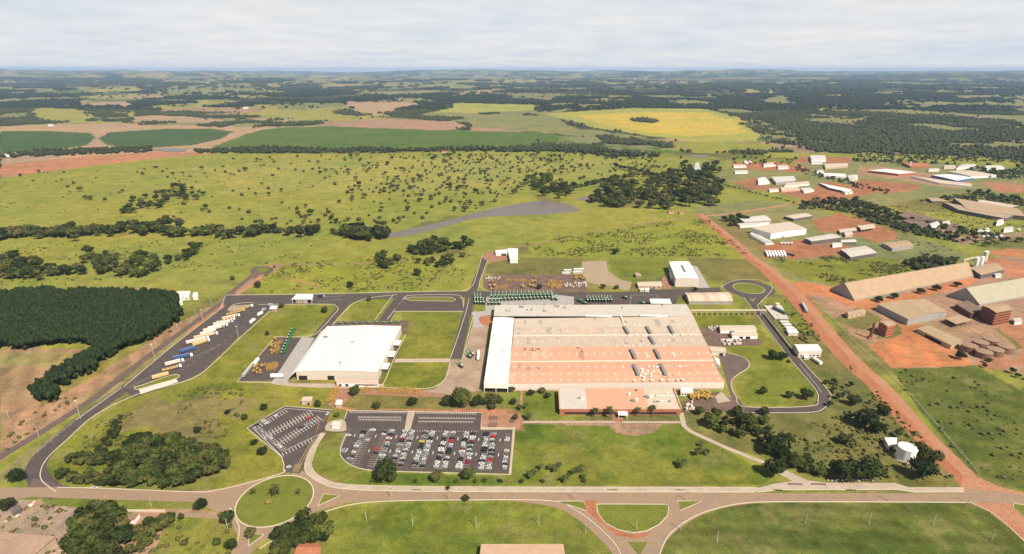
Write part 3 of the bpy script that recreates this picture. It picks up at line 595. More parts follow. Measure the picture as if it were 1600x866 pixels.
def leaf_crown(name, seed, n, leaf, lobes, m, zc=1.05, zs=.75, trunk=False, spread=.62):
    r = np.random.default_rng(seed); L_ = []
    for i in range(lobes):
        a = r.random()*6.28; d = spread*math.sqrt(r.random()) if i else 0
        L_.append((d*math.cos(a), d*math.sin(a), zc+(r.random()-.4)*.55*zs, .36+.22*r.random() if i else .55))
    L_ = np.array(L_); V = []; F = []; off = 0
    for x, y, z, q in L_:                                    # inner mass of each lobe
        v = ICO1[0]*(1+(r.random(len(ICO1[0]))-.5)[:, None]*.35)*q*.80; v[:, 2] *= zs; V.append(v+(x, y, z)); F.append(np.hstack([ICO1[1], ICO1[1][:, 2:3]])+off); off += len(v)
    k = r.integers(0, lobes, n); d = r.normal(size=(n, 3)); d[:, 2] = d[:, 2]*.8+.25; d /= np.linalg.norm(d, axis=1)[:, None]
    c = L_[k, :3]+d*(L_[k, 3]*(.72+.42*r.random(n)))[:, None]*np.array([1, 1, zs]); nn = d+r.normal(size=(n, 3))*.65; nn /= np.linalg.norm(nn, axis=1)[:, None]
    t = np.cross(nn, r.normal(size=(n, 3))); t /= np.linalg.norm(t, axis=1)[:, None]; b_ = np.cross(nn, t); s = (leaf*(.55+.8*r.random(n)))[:, None]
    q = np.stack([c-t*s-b_*s*.8, c+t*s-b_*s*.6, c+t*s*.7+b_*s, c-t*s*.8+b_*s*.7], 1).reshape(-1, 3); V.append(q); F.append(np.arange(4*n).reshape(n, 4)+off)
    v = np.vstack(V); f = np.vstack(F); mats = [m]; mi = np.zeros(len(f))
    if trunk:
        tm = trunk_np(); o = len(v); v = np.vstack([v, tm[0]]); f = np.vstack([f, tm[1]+o]); mats = [m, bark]; mi = np.concatenate([mi, np.ones(len(tm[1]))])
    # a triangle is stored as a quad with a repeated corner: split those out
    me = bpy.data.meshes.new(name); me.from_pydata(v.tolist(), [], [tuple(a) if a[2] != a[3] else tuple(a[:3]) for a in f.tolist()])
    for m_ in mats: me.materials.append(m_)
    me.polygons.foreach_set('material_index', mi.astype(np.int32)); me.update(); return me
def trunk_np():
    V = []; F = []; o = 0
    for p0, p1, r0, r1 in (((0, 0, 0), (.02, .01, .62), .075, .055), ((.02, .01, .6), (.32, .1, 1.05), .045, .02), ((.02, .01, .6), (-.22, .24, 1.1), .045, .02), ((.02, .01, .6), (-.05, -.3, 1.0), .04, .02)):
        p0 = np.array(p0); p1 = np.array(p1)
        for p, rr_ in ((p0, r0), (p1, r1)):
            V += [(p[0]+rr_*math.cos(a), p[1]+rr_*math.sin(a), p[2]) for a in np.arange(6)*math.pi/3]
        F += [(o+i, o+(i+1) % 6, o+6+(i+1) % 6, o+6+i) for i in range(6)]; o += 12
    return np.array(V), np.array(F)
tv, tf = trunk_np(); TRUNK = mesh_np('trunk', tv, tf, [bark])
NEAR = {k: [leaf_crown('crown', s*7+j, n, lf, lo, m, zc, zs, spread=sp) for j in range(3)] for s, (k, (n, lf, lo, m, zc, zs, sp)) in enumerate(dict(
    dark=(1500, .075, 11, fol_dark, 1.0, .85, .55), mid=(1300, .08, 10, fol_mid, 1.0, .8, .6), dry=(800, .085, 9, fol_dry, 1.05, .75, .68), lush=(1500, .075, 11, fol_lush, .95, .85, .58),
    shrub=(420, .13, 5, fol_mid, .42, .7, .45), spiky=(150, .16, 5, fol_dark, 1.0, 1.0, .7)).items())}
FAR = {k: [leaf_crown('tree', 100+s*7+j, n, lf, lo, m, zc, zs, trunk=True, spread=sp) for j in range(4)] for s, (k, (n, lf, lo, m, zc, zs, sp)) in enumerate(dict(
    dark=(260, .15, 7, fol_dark, 1.0, .85, .58), mid=(220, .15, 6, fol_mid, 1.0, .8, .62), dry=(140, .15, 6, fol_dry, 1.05, .7, .7), far=(200, .16, 6, fol_far, 1.0, .8, .62)).items())}
def near_tree(px, py, r, kind, label, name='tree', cat='tree', group=None, zk=1.0):
    p = G(px, py); o = empty(name, p, label, cat, group, random.random()*6.28); o.scale = (r, r*random.uniform(.9, 1.1), r*zk)
    c = bpy.data.objects.new('crown', random.choice(NEAR[kind])); COL.objects.link(c); c.parent = o
    if kind != 'shrub':
        t = bpy.data.objects.new('trunk', TRUNK); COL.objects.link(t); t.parent = o
    return o
def far_tree(x, y, r, kind, label, name, group, zk=1.0, cat='tree'):
    o = bpy.data.objects.new(name, random.choice(FAR[kind])); COL.objects.link(o); o.location = (x, y, 0); o.rotation_euler = (0, 0, random.random()*6.28); o.scale = (r, r*random.uniform(.85, 1.15), r*zk*random.uniform(.85, 1.15))
    return tag(o, label, cat, group)
def scatter(poly, n, seed=1, mind=0.0, dens=None):
    """n random points of the outline (photo pixels on the ground), no two nearer than mind metres"""
    P = GA(poly); r = np.random.default_rng(seed); out_ = []; tries = 0; x0, y0 = P.min(0); x1, y1 = P.max(0)
    while len(out_) < n and tries < 60:
        q = r.random((n*4, 2))*(x1-x0, y1-y0)+(x0, y0); q = q[inside(P, q[:, 0], q[:, 1])]
        if dens is not None: q = q[r.random(len(q)) < dens(q[:, 0], q[:, 1])]
        for a in q:
            if mind and out_ and (np.hypot(*(np.array(out_)-a).T) < mind).any(): continue
            out_.append(a)
            if len(out_) >= n: break
        tries += 1
    return out_
def blobs(name, pos, r, hgt, m, tmpl, jit=.35, label=None, cat=None, squash_top=0):
    """a wood nobody could count: one crown per position, merged into one mesh"""
    v0, f0 = tmpl; n = len(pos); g = np.random.default_rng(5); k = len(v0)
    v = v0[None]*(1+(g.random((n, k))-.5)[..., None]*jit*2); v = v*np.stack([r, r*(.85+.3*g.random(n)), hgt/2], -1)[:, None]
    a = g.random(n)*6.28; c_, s_ = np.cos(a)[:, None], np.sin(a)[:, None]; x = v[..., 0]*c_-v[..., 1]*s_; y = v[..., 0]*s_+v[..., 1]*c_
    v = np.stack([x, y, v[..., 2]], -1)+np.stack([pos[:, 0], pos[:, 1], pos[:, 2]+hgt*.52], -1)[:, None]
    f = (f0[None]+(np.arange(n)*k)[:, None, None]).reshape(-1, 3)
    o = bpy.data.objects.new(name, mesh_np(name, v.reshape(-1, 3), f, [m])); COL.objects.link(o); return tag(o, label, cat, kind='stuff')
# small crown for far woods: 16 triangles
OCT = (np.array([(0, 0, 1)]+[(math.cos(a), math.sin(a), .25) for a in np.arange(5)*1.2566]+[(math.cos(a+.6)*.8, math.sin(a+.6)*.8, -.8) for a in np.arange(5)*1.2566]),
       np.array([(0, 1+i, 1+(i+1) % 5) for i in range(5)]+[(1+i, 6+i, 1+(i+1) % 5) for i in range(5)]+[(1+(i+1) % 5, 6+i, 6+(i+1) % 5) for i in range(5)]))
def world_grid(y0, y1, step, seed, halfw=.98):
    r = np.random.default_rng(seed); ys = np.arange(y0, y1, step); P = []
    for y in ys:
        hw = y*halfw+250; xs = np.arange(-hw, hw, step); P.append(np.stack([xs, np.full(len(xs), y)], -1))
    P = np.vstack(P); return P+(r.random(P.shape)-.5)*step*1.9
# --- distant woods
isf = isw.astype(float)
for y0, y1, step, sd_, rr0, h0 in ((1500, 4200, 12.5, 1, 6.2, 9), (4200, 8000, 25, 2, 14, 13), (8000, 15000, 60, 3, 36, 22)):
    q = world_grid(y0, y1, step, sd_); k = lookup(isf, q[:, 0], q[:, 1]) > .5; g = np.random.default_rng(sd_)
    sp_ = (~k) & (lookup(painted.astype(float), q[:, 0], q[:, 1]) < .5) & (g.random(len(q)) < .02*(fbm(q[:, 0], q[:, 1], 300, 2, 4) > .45)) & (q[:, 1] > 1900)
    q = q[(k & (g.random(len(q)) < .35+.75*smooth(.32, .58, fbm(q[:, 0], q[:, 1], 170, 3, 19)))) | sp_]; n = len(q)
    rad = rr0*(.55+.75*g.random(n)); hh = h0*(.7+.7*g.random(n))
    blobs('distant_forest', np.stack([q[:, 0], q[:, 1], terrain(q[:, 0], q[:, 1])-.5], -1), rad, hh, fol_far, OCT, .25)
# --- eucalyptus plantation west of the road
EUC = [(-200,458),(0,462),(100,460),(200,463),(262,468),(288,484),(285,500),(270,512),(240,528),(190,552),(150,575),(110,598),(75,630),(52,634),(50,618),(60,602),(100,585),(140,558),(152,546),(100,541),(0,545),(-200,550)]
g = np.random.default_rng(8)
P_ = GA(EUC); gx_, gy_ = np.meshgrid(np.arange(P_[:, 0].min(), P_[:, 0].max(), 3.4), np.arange(P_[:, 1].min(), P_[:, 1].max(), 3.8)); q = np.stack([gx_.ravel(), gy_.ravel()], -1)+(g.random((gx_.size, 2))-.5)*2.6; wx_, wy_ = (fbm(q[:, 0], q[:, 1], 14, 2, 3)-.5)*26, (fbm(q[:, 0], q[:, 1], 14, 2, 6)-.5)*26; q = q[inside(P_, q[:, 0]+wx_, q[:, 1]+wy_) & (g.random(len(q)) < .93)]
n = len(q); m_ = g.random(n) < .4
pz = np.concatenate([4.6+g.random(n)*1.4, np.zeros(m_.sum())]); q = np.vstack([q, q[m_]+.8]); rr_ = np.concatenate([1.9+1.1*g.random(n), 1.5+.8*g.random(m_.sum())]); hh = np.concatenate([5.2+2.6*g.random(n), 7+2*g.random(m_.sum())])
blobs('plantation_forest', np.stack([q[:, 0], q[:, 1], pz], -1), rr_, hh, foliage('plantation_leaves', (.0075, .0148, .0038), (.0145, .026, .0062), (.027, .040, .0088)), ICO2, .38)
HB = ([(1250,314),(1340,312),(1480,353),(1562,365),(1562,373),(1460,363),(1380,347),(1300,329),(1250,327)], [(1340,330),(1440,358),(1500,372),(1495,379),(1430,367),(1340,341)], [(1410,411),(1440,401),(1500,404),(1480,421),(1440,425)], [(1500,262),(1600,267),(1600,279),(1560,281)], [(1430,316),(1530,300),(1600,312),(1600,322),(1470,313)], [(1340,236),(1600,248),(1600,256),(1340,246)], [(1250,262),(1400,300),(1380,304),(1240,268)])
hp = np.vstack([np.array(scatter(p_, k_, 300+i, 0)) for i, (p_, k_) in enumerate(zip(HB, (420, 160, 130, 160, 200, 300, 90)))]); n = len(hp); g = np.random.default_rng(31); rs = 1.6+2.4*g.random(n)
blobs('undergrowth', np.stack([hp[:, 0], hp[:, 1], np.zeros(n)], -1), rs, rs*1.3, fol_far, ICO2, .35)
# --- low scrub too many to count
sc_r = [([(820,380),(1040,345),(1105,342),(1175,400),(950,402),(830,400)], 1900, 'm'), ([(420,415),(560,404),(740,400),(718,452),(400,458)], 900, 'm'), ([(0,380),(600,372),(420,412),(250,430),(0,458)], 500, 'm'),
        ([(1190,465),(1225,465),(1350,590),(1500,748),(1290,748),(1180,700),(1090,655),(1290,645),(1296,610)], 900, 'm'), ([(150,660),(330,600),(400,612),(340,700),(120,705)], 260, 'm'), ([(1200,402),(1300,400),(1440,418),(1320,450)], 700, 'm'),
        ([(0,280),(340,242),(1000,240),(1050,262),(820,300),(600,360),(0,366)], 1300, 'm'), ([(-100,790),(372,790),(372,900),(-100,900)], 240, 'm'), ([(1300,330),(1600,300),(1600,380),(1440,400)], 900, 'm'), ([(60,600),(150,600),(0,720),(-50,700)], 60, 'm'), ([(1390,578),(1500,580),(1600,640),(1600,760),(1510,735)], 160, 'm')]
pts = np.vstack([np.array(scatter(p, n_, 40+i, 0, dens=lambda x, y: smooth(.42, .58, fbm(x, y, 30, 3, 7)))) for i, (p, n_, _) in enumerate(sc_r)]); g = np.random.default_rng(9); n = len(pts)
rs = .5+1.5*g.random(n)**2; blobs('scrub', np.stack([pts[:, 0], pts[:, 1], np.zeros(n)], -1), rs, rs*1.1, fol_dry, ICO1, .4)
# --- pasture trees, riverbank trees, groves and woods: every one an object
PAST = [(20,270),(240,262),(360,245),(600,242),(900,240),(1010,243),(1050,262),(960,280),(870,285),(810,300),(740,330),(600,356),(300,352),(200,340),(60,300)]
dn = lambda x, y: (.22+.78*smooth(-700, -250, x))*(.4+.6*smooth(.40, .62, fbm(x, y, 110, 3, 13)))
for i, (x, y) in enumerate(scatter(PAST, 300, 21, 8, dn)):
    far_tree(x, y, random.choice((3.4, 4.2, 5.0, 6.0, 7.6)), random.choice(('dry', 'dry', 'mid', 'dark')), 'small dark tree scattered over the sunlit cattle pasture beyond the reservoir', 'pasture_tree', 'scattered pasture trees beyond the reservoir')
q = np.array(scatter(PAST, 420, 22, 0, dn)); n = len(q); g_ = np.random.default_rng(4); r_ = 2.0+2.6*g_.random(n); blobs('scattered_trees', np.stack([q[:, 0], q[:, 1], np.zeros(n)], -1), r_, r_*1.5, fol_dry, ICO2, .35)
GA_ = GA([(0,373),(34,369),(84,367),(135,367),(190,363),(236,363),(304,368),(371,370),(422,365),(520,367),(560,368),(598,372)])
GS = smooth_open(GA_, 8); g = random.Random(4)
for i in range(235):
    k = g.randrange(len(GS)); a = GS[k]; x, y = a[0]+g.uniform(-9, 9), a[1]+g.gauss(0, 14 if k < 60 else 9)
    far_tree(x, y, g.choice((6.5, 8, 9.5, 11)), g.choice(('dark', 'mid', 'dry', 'mid', 'far')), 'tall tree in the dense belt along the stream', 'riverbank_tree', 'trees lining the stream below the pasture')
def wood_of(poly, n, seed, rad, kinds, label, name, group, mind=5, zk=1.0, cat='tree'):
    if name != 'estate_tree': rad = (rad[0]*1.35, rad[1]*1.35)
    for x, y in scatter(poly, n, seed, mind): far_tree(x, y, random.uniform(*rad), random.choice(kinds), label, name, group, zk, cat)
wood_of([(0,410),(20,402),(40,403),(60,412),(66,425),(100,425),(140,428),(138,436),(60,438),(0,438)], 42, 31, (4.5, 7), ('dark', 'mid', 'dry'), 'broad dark tree in the grove at the edge of the plantation pasture', 'grove_tree', 'grove north of the plantation')
wood_of([(0,438),(-60,440),(-60,400),(0,400)], 10, 131, (4.5, 7), ('dark', 'mid'), 'broad dark tree in the grove at the edge of the plantation pasture', 'grove_tree', 'grove north of the plantation')
wood_of([(130,400),(180,398),(250,403),(256,418),(250,434),(195,434),(145,430),(150,414),(130,412)], 48, 32, (4, 6.5), ('dark', 'mid', 'dry'), 'grey green tree in the grove between stream and plantation', 'grove_tree', 'grove between stream and plantation')
wood_of([(260,412),(290,402),(300,390),(310,382),(320,386),(300,405),(282,413),(262,416)], 16, 33, (3.5, 5.5), ('dark', 'mid'), 'tree in the line linking the stream belt to the grove', 'grove_tree', 'trees trailing off the stream belt')
wood_of([(186,334),(200,318),(230,303),(270,294),(300,295),(330,305),(300,316),(260,318),(245,330),(215,334)], 40, 34, (4, 6.5), ('dark', 'mid', 'dark'), 'dark tree in the curved clump out in the cattle pasture', 'clump_tree', 'curved clump of trees in the pasture')
wood_of([(940,292),(955,284),(1000,288),(1060,268),(1110,274),(1130,290),(1125,322),(1100,326),(1030,330),(935,324),(915,322),(930,308)], 215, 35, (6.5, 8.5), ('dark', 'dry', 'mid'), 'tall tree in the thick wood beside the reservoir dam', 'woodland_tree', 'thick wood beside the reservoir', 5)
wood_of([(815,282),(840,277),(870,282),(890,298),(895,312),(870,314),(840,306),(830,292)], 42, 36, (5.5, 8), ('dark', 'mid'), 'dark tree in the wood at the head of the reservoir', 'woodland_tree', 'wood at the head of the reservoir', 6)
for i, (a, b_) in enumerate((((885,297),(990,276)), ((990,276),(1045,276)), ((960,262),(1030,278)))):
    A, B = G(*a), G(*b_); k = int((B-A).length/9)
    for j in range(k): p = A.lerp(B, (j+.5)/k); far_tree(p.x+random.uniform(-4, 4), p.y+random.uniform(-7, 7), random.uniform(6, 8.5), random.choice(('dark', 'mid')), 'tree in the dark windbreak running from the reservoir to the big wood', 'windbreak_tree', 'windbreak above the reservoir')
wood_of([(1060,262),(1078,255),(1084,268),(1080,274),(1100,275),(1100,258),(1130,262),(1120,274),(1060,274)], 30, 37, (5, 8), ('dark', 'mid'), 'tree of the wood around the small pond', 'woodland_tree', 'wood around the small pond')
wood_of([(640,394),(655,383),(680,380),(735,380),(740,388),(720,394),(680,398),(642,400)], 34, 38, (4, 6.5), ('dark', 'mid', 'lush') if 0 else ('dark', 'mid'), 'dark tree in the thicket by the flat white building', 'thicket_tree', 'thicket behind the flat white building')
wood_of([(585,408),(600,398),(620,402),(640,410),(700,404),(735,392),(740,396),(700,414),(680,420),(650,412),(612,422),(590,420)], 26, 39, (2.5, 5), ('dark', 'mid'), 'small tree among the scrub north of the lawns', 'thicket_tree', 'scrub trees north of the lawns')
wood_of([(540,372),(560,362),(600,355),(608,366),(580,378),(545,382)], 16, 40, (4, 6.5), ('dark', 'mid'), 'tree at the tail of the reservoir', 'riverbank_tree', 'trees at the tail of the reservoir')
wood_of([(1130,345),(1160,340),(1168,352),(1145,356)], 14, 41, (4, 6), ('dark', 'mid'), 'tree clustered behind the white industrial hall', 'yard_tree', 'trees behind the white industrial hall')
for i, (pl, n_, lab) in enumerate(((([(1250,316),(1300,308),(1340,312),(1400,335),(1480,355),(1560,365),(1560,373),(1460,362),(1380,345),(1300,328),(1250,326)]), 90, 'tree in the long green belt crossing the industrial estate'),
    (([(1340,330),(1400,345),(1440,360),(1500,372),(1495,378),(1430,366),(1380,352),(1340,340)]), 34, 'tree behind the dark roofed sheds'), (([(1410,412),(1440,402),(1500,405),(1480,420),(1440,424),(1412,418)]), 26, 'tree in the thicket behind the long grain shed'),
    (([(1500,262),(1600,268),(1600,278),(1560,280),(1500,272)]), 26, 'tree beside the far warehouses of the estate'), (([(1430,316),(1530,300),(1600,312),(1600,322),(1560,318),(1470,312)]), 40, 'tree in the hedge behind the long tan sheds'), (([(1340,255),(1420,262),(1470,250),(1560,256),(1600,262),(1600,256),(1460,245),(1340,248)]), 34, 'tree of the wood edge above the estate'),
    (([(1120,252),(1180,245),(1240,252),(1250,262),(1180,258),(1120,262)]), 30, 'tree around the farm buildings past the pond'), (([(1480,378),(1560,372),(1600,380),(1540,388)]), 12, 'tree by the yard of parked trucks'))):
    wood_of(pl, n_, 50+i, (3.5, 6), ('dark', 'dry', 'mid'), lab, 'estate_tree', 'estate trees '+lab[8:30].strip(), 5)
for i, (a, b_) in enumerate((((1130,290),(1240,318)), ((1240,318),(1262,325)), ((1380,300),(1240,262)))):
    A, B = G(*a), G(*b_); k = int((B-A).length/8)
    for j in range(k): p = A.lerp(B, (j+.5)/k); far_tree(p.x+random.uniform(-3, 3), p.y+random.uniform(-5, 5), random.uniform(1.8, 3.2), 'dark', 'bushy tree in the field boundary hedge of the estate', 'hedge_tree', 'field boundary hedge trees of the estate')
# belt along the fields beyond the pasture
for i, (pl, n_) in enumerate(((([(0,242),(60,236),(150,234),(235,231),(240,238),(150,242),(0,248)]), 60), (([(300,236),(420,230),(520,234),(600,232),(640,236),(600,240),(380,240),(300,240)]), 90), (([(640,234),(800,230),(900,232),(1000,240),(1030,246),(960,246),(860,238),(640,238)]), 90))):
    q = np.array(scatter(pl, n_*4, 70+i, 0)); n = len(q); g = np.random.default_rng(i); blobs('treeline', np.stack([q[:, 0], q[:, 1], np.zeros(n)], -1), 5+4*g.random(n), 8+5*g.random(n), fol_far, ICO1, .35)
# thicket inside the compound
TH = [(92,742),(95,755),(130,760),(200,760),(285,763),(310,752),(350,738),(356,728),(340,712),(300,700),(275,690),(215,690),(205,700),(200,713),(110,714),(105,725),(140,728),(185,728),(190,738)]
for x, y in scatter(TH, 165, 91, 4.2):
    p = to_px(x, y); big = p[0] > 180
    far_tree(x, y, random.uniform(4, 6.2) if big else random.uniform(2.6, 4), random.choice(('dark', 'mid', 'mid', 'dry')), 'leafy tree of the dense thicket inside the perimeter road bend', 'thicket_tree', 'dense thicket inside the perimeter road bend')
for x, y in scatter([(150,708),(165,708),(185,680),(195,656),(190,652),(178,664),(160,690)], 26, 92, 2.8):
    far_tree(x, y, random.uniform(1.8, 2.8), 'dark', 'low bushy tree in the strip running up from the thicket', 'thicket_tree', 'strip of low trees above the thicket')
for x, y in scatter([(110,870),(105,845),(130,815),(150,800),(190,802),(200,815),(196,850),(200,880),(140,900)], 26, 93, 6):
    far_tree(x, y, random.uniform(5.5, 7.5), random.choice(('mid', 'dark', 'dry')), 'large spreading tree over the brown yard by the roadside', 'yard_tree', 'large trees over the brown roadside yard')
for x, y in scatter([(200,840),(215,828),(240,815),(280,808),(285,812),(240,838),(225,870),(200,880)], 22, 94, 3.5):
    far_tree(x, y, random.uniform(2.5, 4.5), random.choice(('mid', 'dry', 'dark')), 'small tree in the row beside the walled brown plot', 'yard_tree', 'row of trees beside the walled brown plot')
for x, y in scatter([(428,866),(432,845),(450,830),(475,816),(505,815),(515,830),(508,850),(490,858),(470,845),(455,875)], 24, 95, 4.5):
    far_tree(x, y, random.uniform(3.5, 6), random.choice(('dark', 'mid', 'dark')), 'dark tree in the clump behind the red roofed house', 'house_tree', 'clump of trees behind the red roofed house')
for x, y in scatter([(1090,655),(1130,648),(1180,650),(1240,700),(1290,745),(1240,735),(1180,690),(1110,672)], 34, 96, 6):
    far_tree(x, y, random.uniform(2.5, 5), random.choice(('dark', 'mid')), 'bushy tree on the rough slope beside the slanting footpath', 'slope_tree', 'trees on the slope beside the footpath')
for x, y in scatter([(1296,640),(1290,600),(1330,600),(1420,680),(1380,690),(1310,660)], 16, 97, 6):
    far_tree(x, y, random.uniform(1.8, 4), random.choice(('dark', 'mid')), 'small tree on the slope between loop road and dirt road', 'slope_tree', 'trees between loop road and dirt road')
for x, y in scatter([(1540,560),(1600,590),(1700,640),(1690,650),(1590,606),(1535,575)], 18, 98, 3):
    far_tree(x, y, random.uniform(2.2, 3.6), 'dark', 'tree in the hedge below the round brown tanks', 'hedge_tree', 'hedge below the round tanks')
# --- single trees that can be told apart
T1 = [(722,636,10.5,'mid','biggest round tree at the corner of the factory yard'),(700,634,6,'mid','tree leaning against the big round tree by the factory yard'),(746,634,5.5,'dark','tree on the factory side of the big round tree'),(767,634,6.5,'dry','olive round tree by the factory loading door'),
 (603,749,8.6,'dark','big round dark tree overhanging the car park kerb'),(614,752,4.5,'dry','olive tree touching the big round car park tree'),(682,750,4.6,'dry','spindly tree on the grass below the middle of the car park'),(733,748,5,'mid','rounded tree on the grass near the car park corner'),
 (1209,744,8.2,'dark','large round tree at the lower end of the slanting footpath'),(1205,708,8.5,'dark','dense tree on the slope above the slanting footpath'),(1222,716,6,'dark','shorter tree next to the dense slope tree'),(1168,668,8,'mid','tall tree south of the loop road corner'),(1150,650,5.5,'dark','tree where the side yard meets the loop road'),
 (1110,666,7,'mid','broad tree just past the office block'),(1093,648,4.5,'mid','small tree beside the footpath entrance of the office'),(1195,648,4.5,'dark','tree on the kerb of the lower loop road'),(1258,624,6,'dark','round tree inside the lower bend of the loop road'),(1234,622,4,'mid','slim tree next to the round tree in the loop bend'),(1192,616,4,'mid','small round tree on the lawn inside the loop'),
 (1206,562,6,'dark','dark tree beside the loop road opposite the boiler house'),(1222,563,5.2,'dark','companion of the dark tree opposite the boiler house'),(1333,634,6,'dark','tree by the dirt road above the water tank slope'),(1378,649,6,'dark','lone tree halfway up the slope near the dirt road'),(1350,668,9,'dark','largest tree on the slope above the water tank'),
 (1370,678,6.5,'dark','tree at the foot of the largest slope tree'),(1320,693,5,'dry','sparse tree on the slope northwest of the tank'),(1232,693,4.6,'dark','small dark tree alone on the slope grass'),(1312,748,9,'dark','big tree over the plaza wall, end of the row by the tank'),(1336,750,8.6,'dark','big tree in the middle of the row by the plaza'),(1360,750,10,'mid','biggest tree of the row between plaza and tank'),
 (1278,742,5.5,'mid','smaller tree beginning the row by the plaza'),(1441,722,8,'dark','dark tree directly behind the white water tank'),(1437,748,9,'dark','dark tree in front of the white water tank'),(1459,724,6,'mid','tree outermost behind the white water tank'),(1240,732,6,'mid','tree beside the plaza steps'),
 (28,752,6,'dark','lone round tree at the road corner west of the thicket'),(413,641,3.6,'dark','slim dark tree near the west car park corner'),(383,656,3.2,'dark','dark tree just above the tip of the west car park'),(398,695,3,'dark','upper of two small trees beside the west car park'),(411,711,4,'dark','lower of two small trees beside the west car park'),
 (356,647,2.6,'dark','round bush on the compound lawn'),(310,676,3.2,'dark','round bush above the dense thicket'),(507,489,4.5,'dark','dark tree on the lawn near the gatehouse road bend'),(440,481,3.6,'mid','tree beside the pink guard kiosk'),(418,524,3,'dark','small tree on the lawn between truck yard and warehouse'),(577,470,3.6,'mid','small tree on the triangle of lawn north of the warehouse'),
 (403,450,5.5,'dark','round dark bush beside the dirt track'),(547,450,5.5,'dark','round dark tree north of the road junction'),(652,431,6.5,'mid','round bush in the scrub near the branch road'),(364,438,4,'mid','small tree by the turning circle'),(604,420,7,'dark','dark tree amid the scrub near the thicket'),
 (555,618,5.5,'mid','low broad tree beside the brown forecourt'),(645,634,4.6,'dark','round tree beyond the yellow frames, by the lawn path'),(589,638,3.6,'mid','small tree above the motorcycle bays'),(498,636,3.6,'mid','small tree beside the diagonal yellow frames'),(526,652,2.4,'mid','young tree on the verge island of the car park gate'),
 (942,451,3.8,'mid','tree at the edge of the gravel yard'),(963,452,3.4,'mid','lower bush at the mouth of the gravel yard'),(1086,455,3.4,'dark','dark bush in front of the tall white hall'),(843,452,4.2,'dark','tree standing among the yellow machinery'),(962,398,5.5,'dark','dark tree in the scrub behind the plant'),
 (362,857,4,'dark','tree at the edge of the lane south of the roundabout'),(357,816,5,'mid','tree behind the utility pole by the roundabout'),(391,838,3.6,'dry','brownish bush on the small splitter island'),(314,795,4.5,'dark','tree in the green wedge by the roundabout'),(340,852,3,'mid','pale bush in the rough plot near the lane'),(12,797,5,'dark','dark bush by the sand heaps'),
 (288,852,2.4,'dry','small palmlike bush in the rough plot'),(728,783,2.6,'dark','single clipped bush on the kerb of the avenue'),(700,765,1.6,'mid','tiny bush on the sidewalk grass gap') ]
for px, py, r, k, lab in T1: near_tree(px, py, r, k, lab)
for j, (px, py, r) in enumerate(((1372,472,4.6),(1397,467,4.9),(1438,459,4.6),(1462,454,5),(1495,448,4.4))):
    near_tree(px, py, r*1.2, 'dark', ('first', 'second', 'third', 'fourth', 'last')[j]+' clipped round tree in the row along the long grain shed', 'round_tree', group='clipped trees along the long grain shed', zk=.8)
near_tree(1500, 562, 5.2, 'dark', 'clipped round tree on the edge of the red dirt yard', 'round_tree')
for j, (px, py) in enumerate(((1232,566),(1235,522),(1263,521),(1342,462))): near_tree(px, py, 2.6, 'shrub', ('bush beside the horizontal white tank', 'bush by the small white kiosk', 'dark bush east of the utility yard', 'bush by the gable of the long grain shed')[j], 'shrub', 'shrub')
for j, px in enumerate((580, 648, 682, 713, 743, 757, 781, 815, 848, 880, 912)):
    near_tree(px, 753, 2.2, 'shrub', 'low shrub in the row between car park lawn and sidewalk', 'shrub', 'shrub', 'row of low shrubs by the sidewalk')
for px, py in ((780,630),(802,632),(812,640),(800,612),(830,618),(848,615),(856,622),(806,655),(770,640)):
    near_tree(px, py, random.uniform(2.4, 4.4), random.choice(('dry', 'mid')), 'small garden tree between the factory wall and the footpath', 'garden_tree', 'tree', 'garden trees between factory wall and footpath')
# palms
SPK = ((829,748),(835,743),(845,734),(862,735),(872,732),(868,738),(896,742),(903,738),(913,748),(881,754),(888,749),(910,738),(1065,733),(1061,727),(1070,728),(1090,712),(1098,706),(1104,712),(1096,698),(826,657))
frond_m = foliage('palm_leaves', (.026,.038,.008), (.045,.058,.012), (.080,.088,.020))
def palm_meshes():
    tb = MB(); tb.tube((0, 0, 0), (.15, .1, 3.2), .22, .17, bark, 7, False); tb.tube((.15, .1, 3.2), (.1, .2, 6.2), .17, .13, bark, 7, False); fr = []
    for k in range(2):
        fb_ = MB(); r_ = random.Random(k)
        for i in range(16):
            a = i*2.4+r_.random(); el = r_.uniform(-.15, 1.0); L_ = r_.uniform(2.4, 3.2); pr = None
            for s in range(6):
                t = s/5; rad = L_*t*math.cos(el*(1-t*.6)); z = 6.2+L_*(math.sin(el)*t-.75*t*t); w = .55*math.sin(math.pi*min(1, .15+t*.85))+.05
                c_ = Vector((.1+rad*math.cos(a), .2+rad*math.sin(a), z)); sd_ = Vector((-math.sin(a), math.cos(a), -.45))*w; s2 = Vector((math.sin(a), -math.cos(a), -.45))*w
                if pr: fb_.face([pr[0], c_, c_+sd_, pr[1]], frond_m); fb_.face([pr[0], pr[2], c_+s2, c_], frond_m)
                pr = (c_, c_+sd_, c_+s2)
        fr.append(fb_)
    return tb, fr
ptb, pfr = palm_meshes(); pt_me = ptb.build('trunk', link=False).data; pf_me = [f.build('fronds', link=False).data for f in pfr]
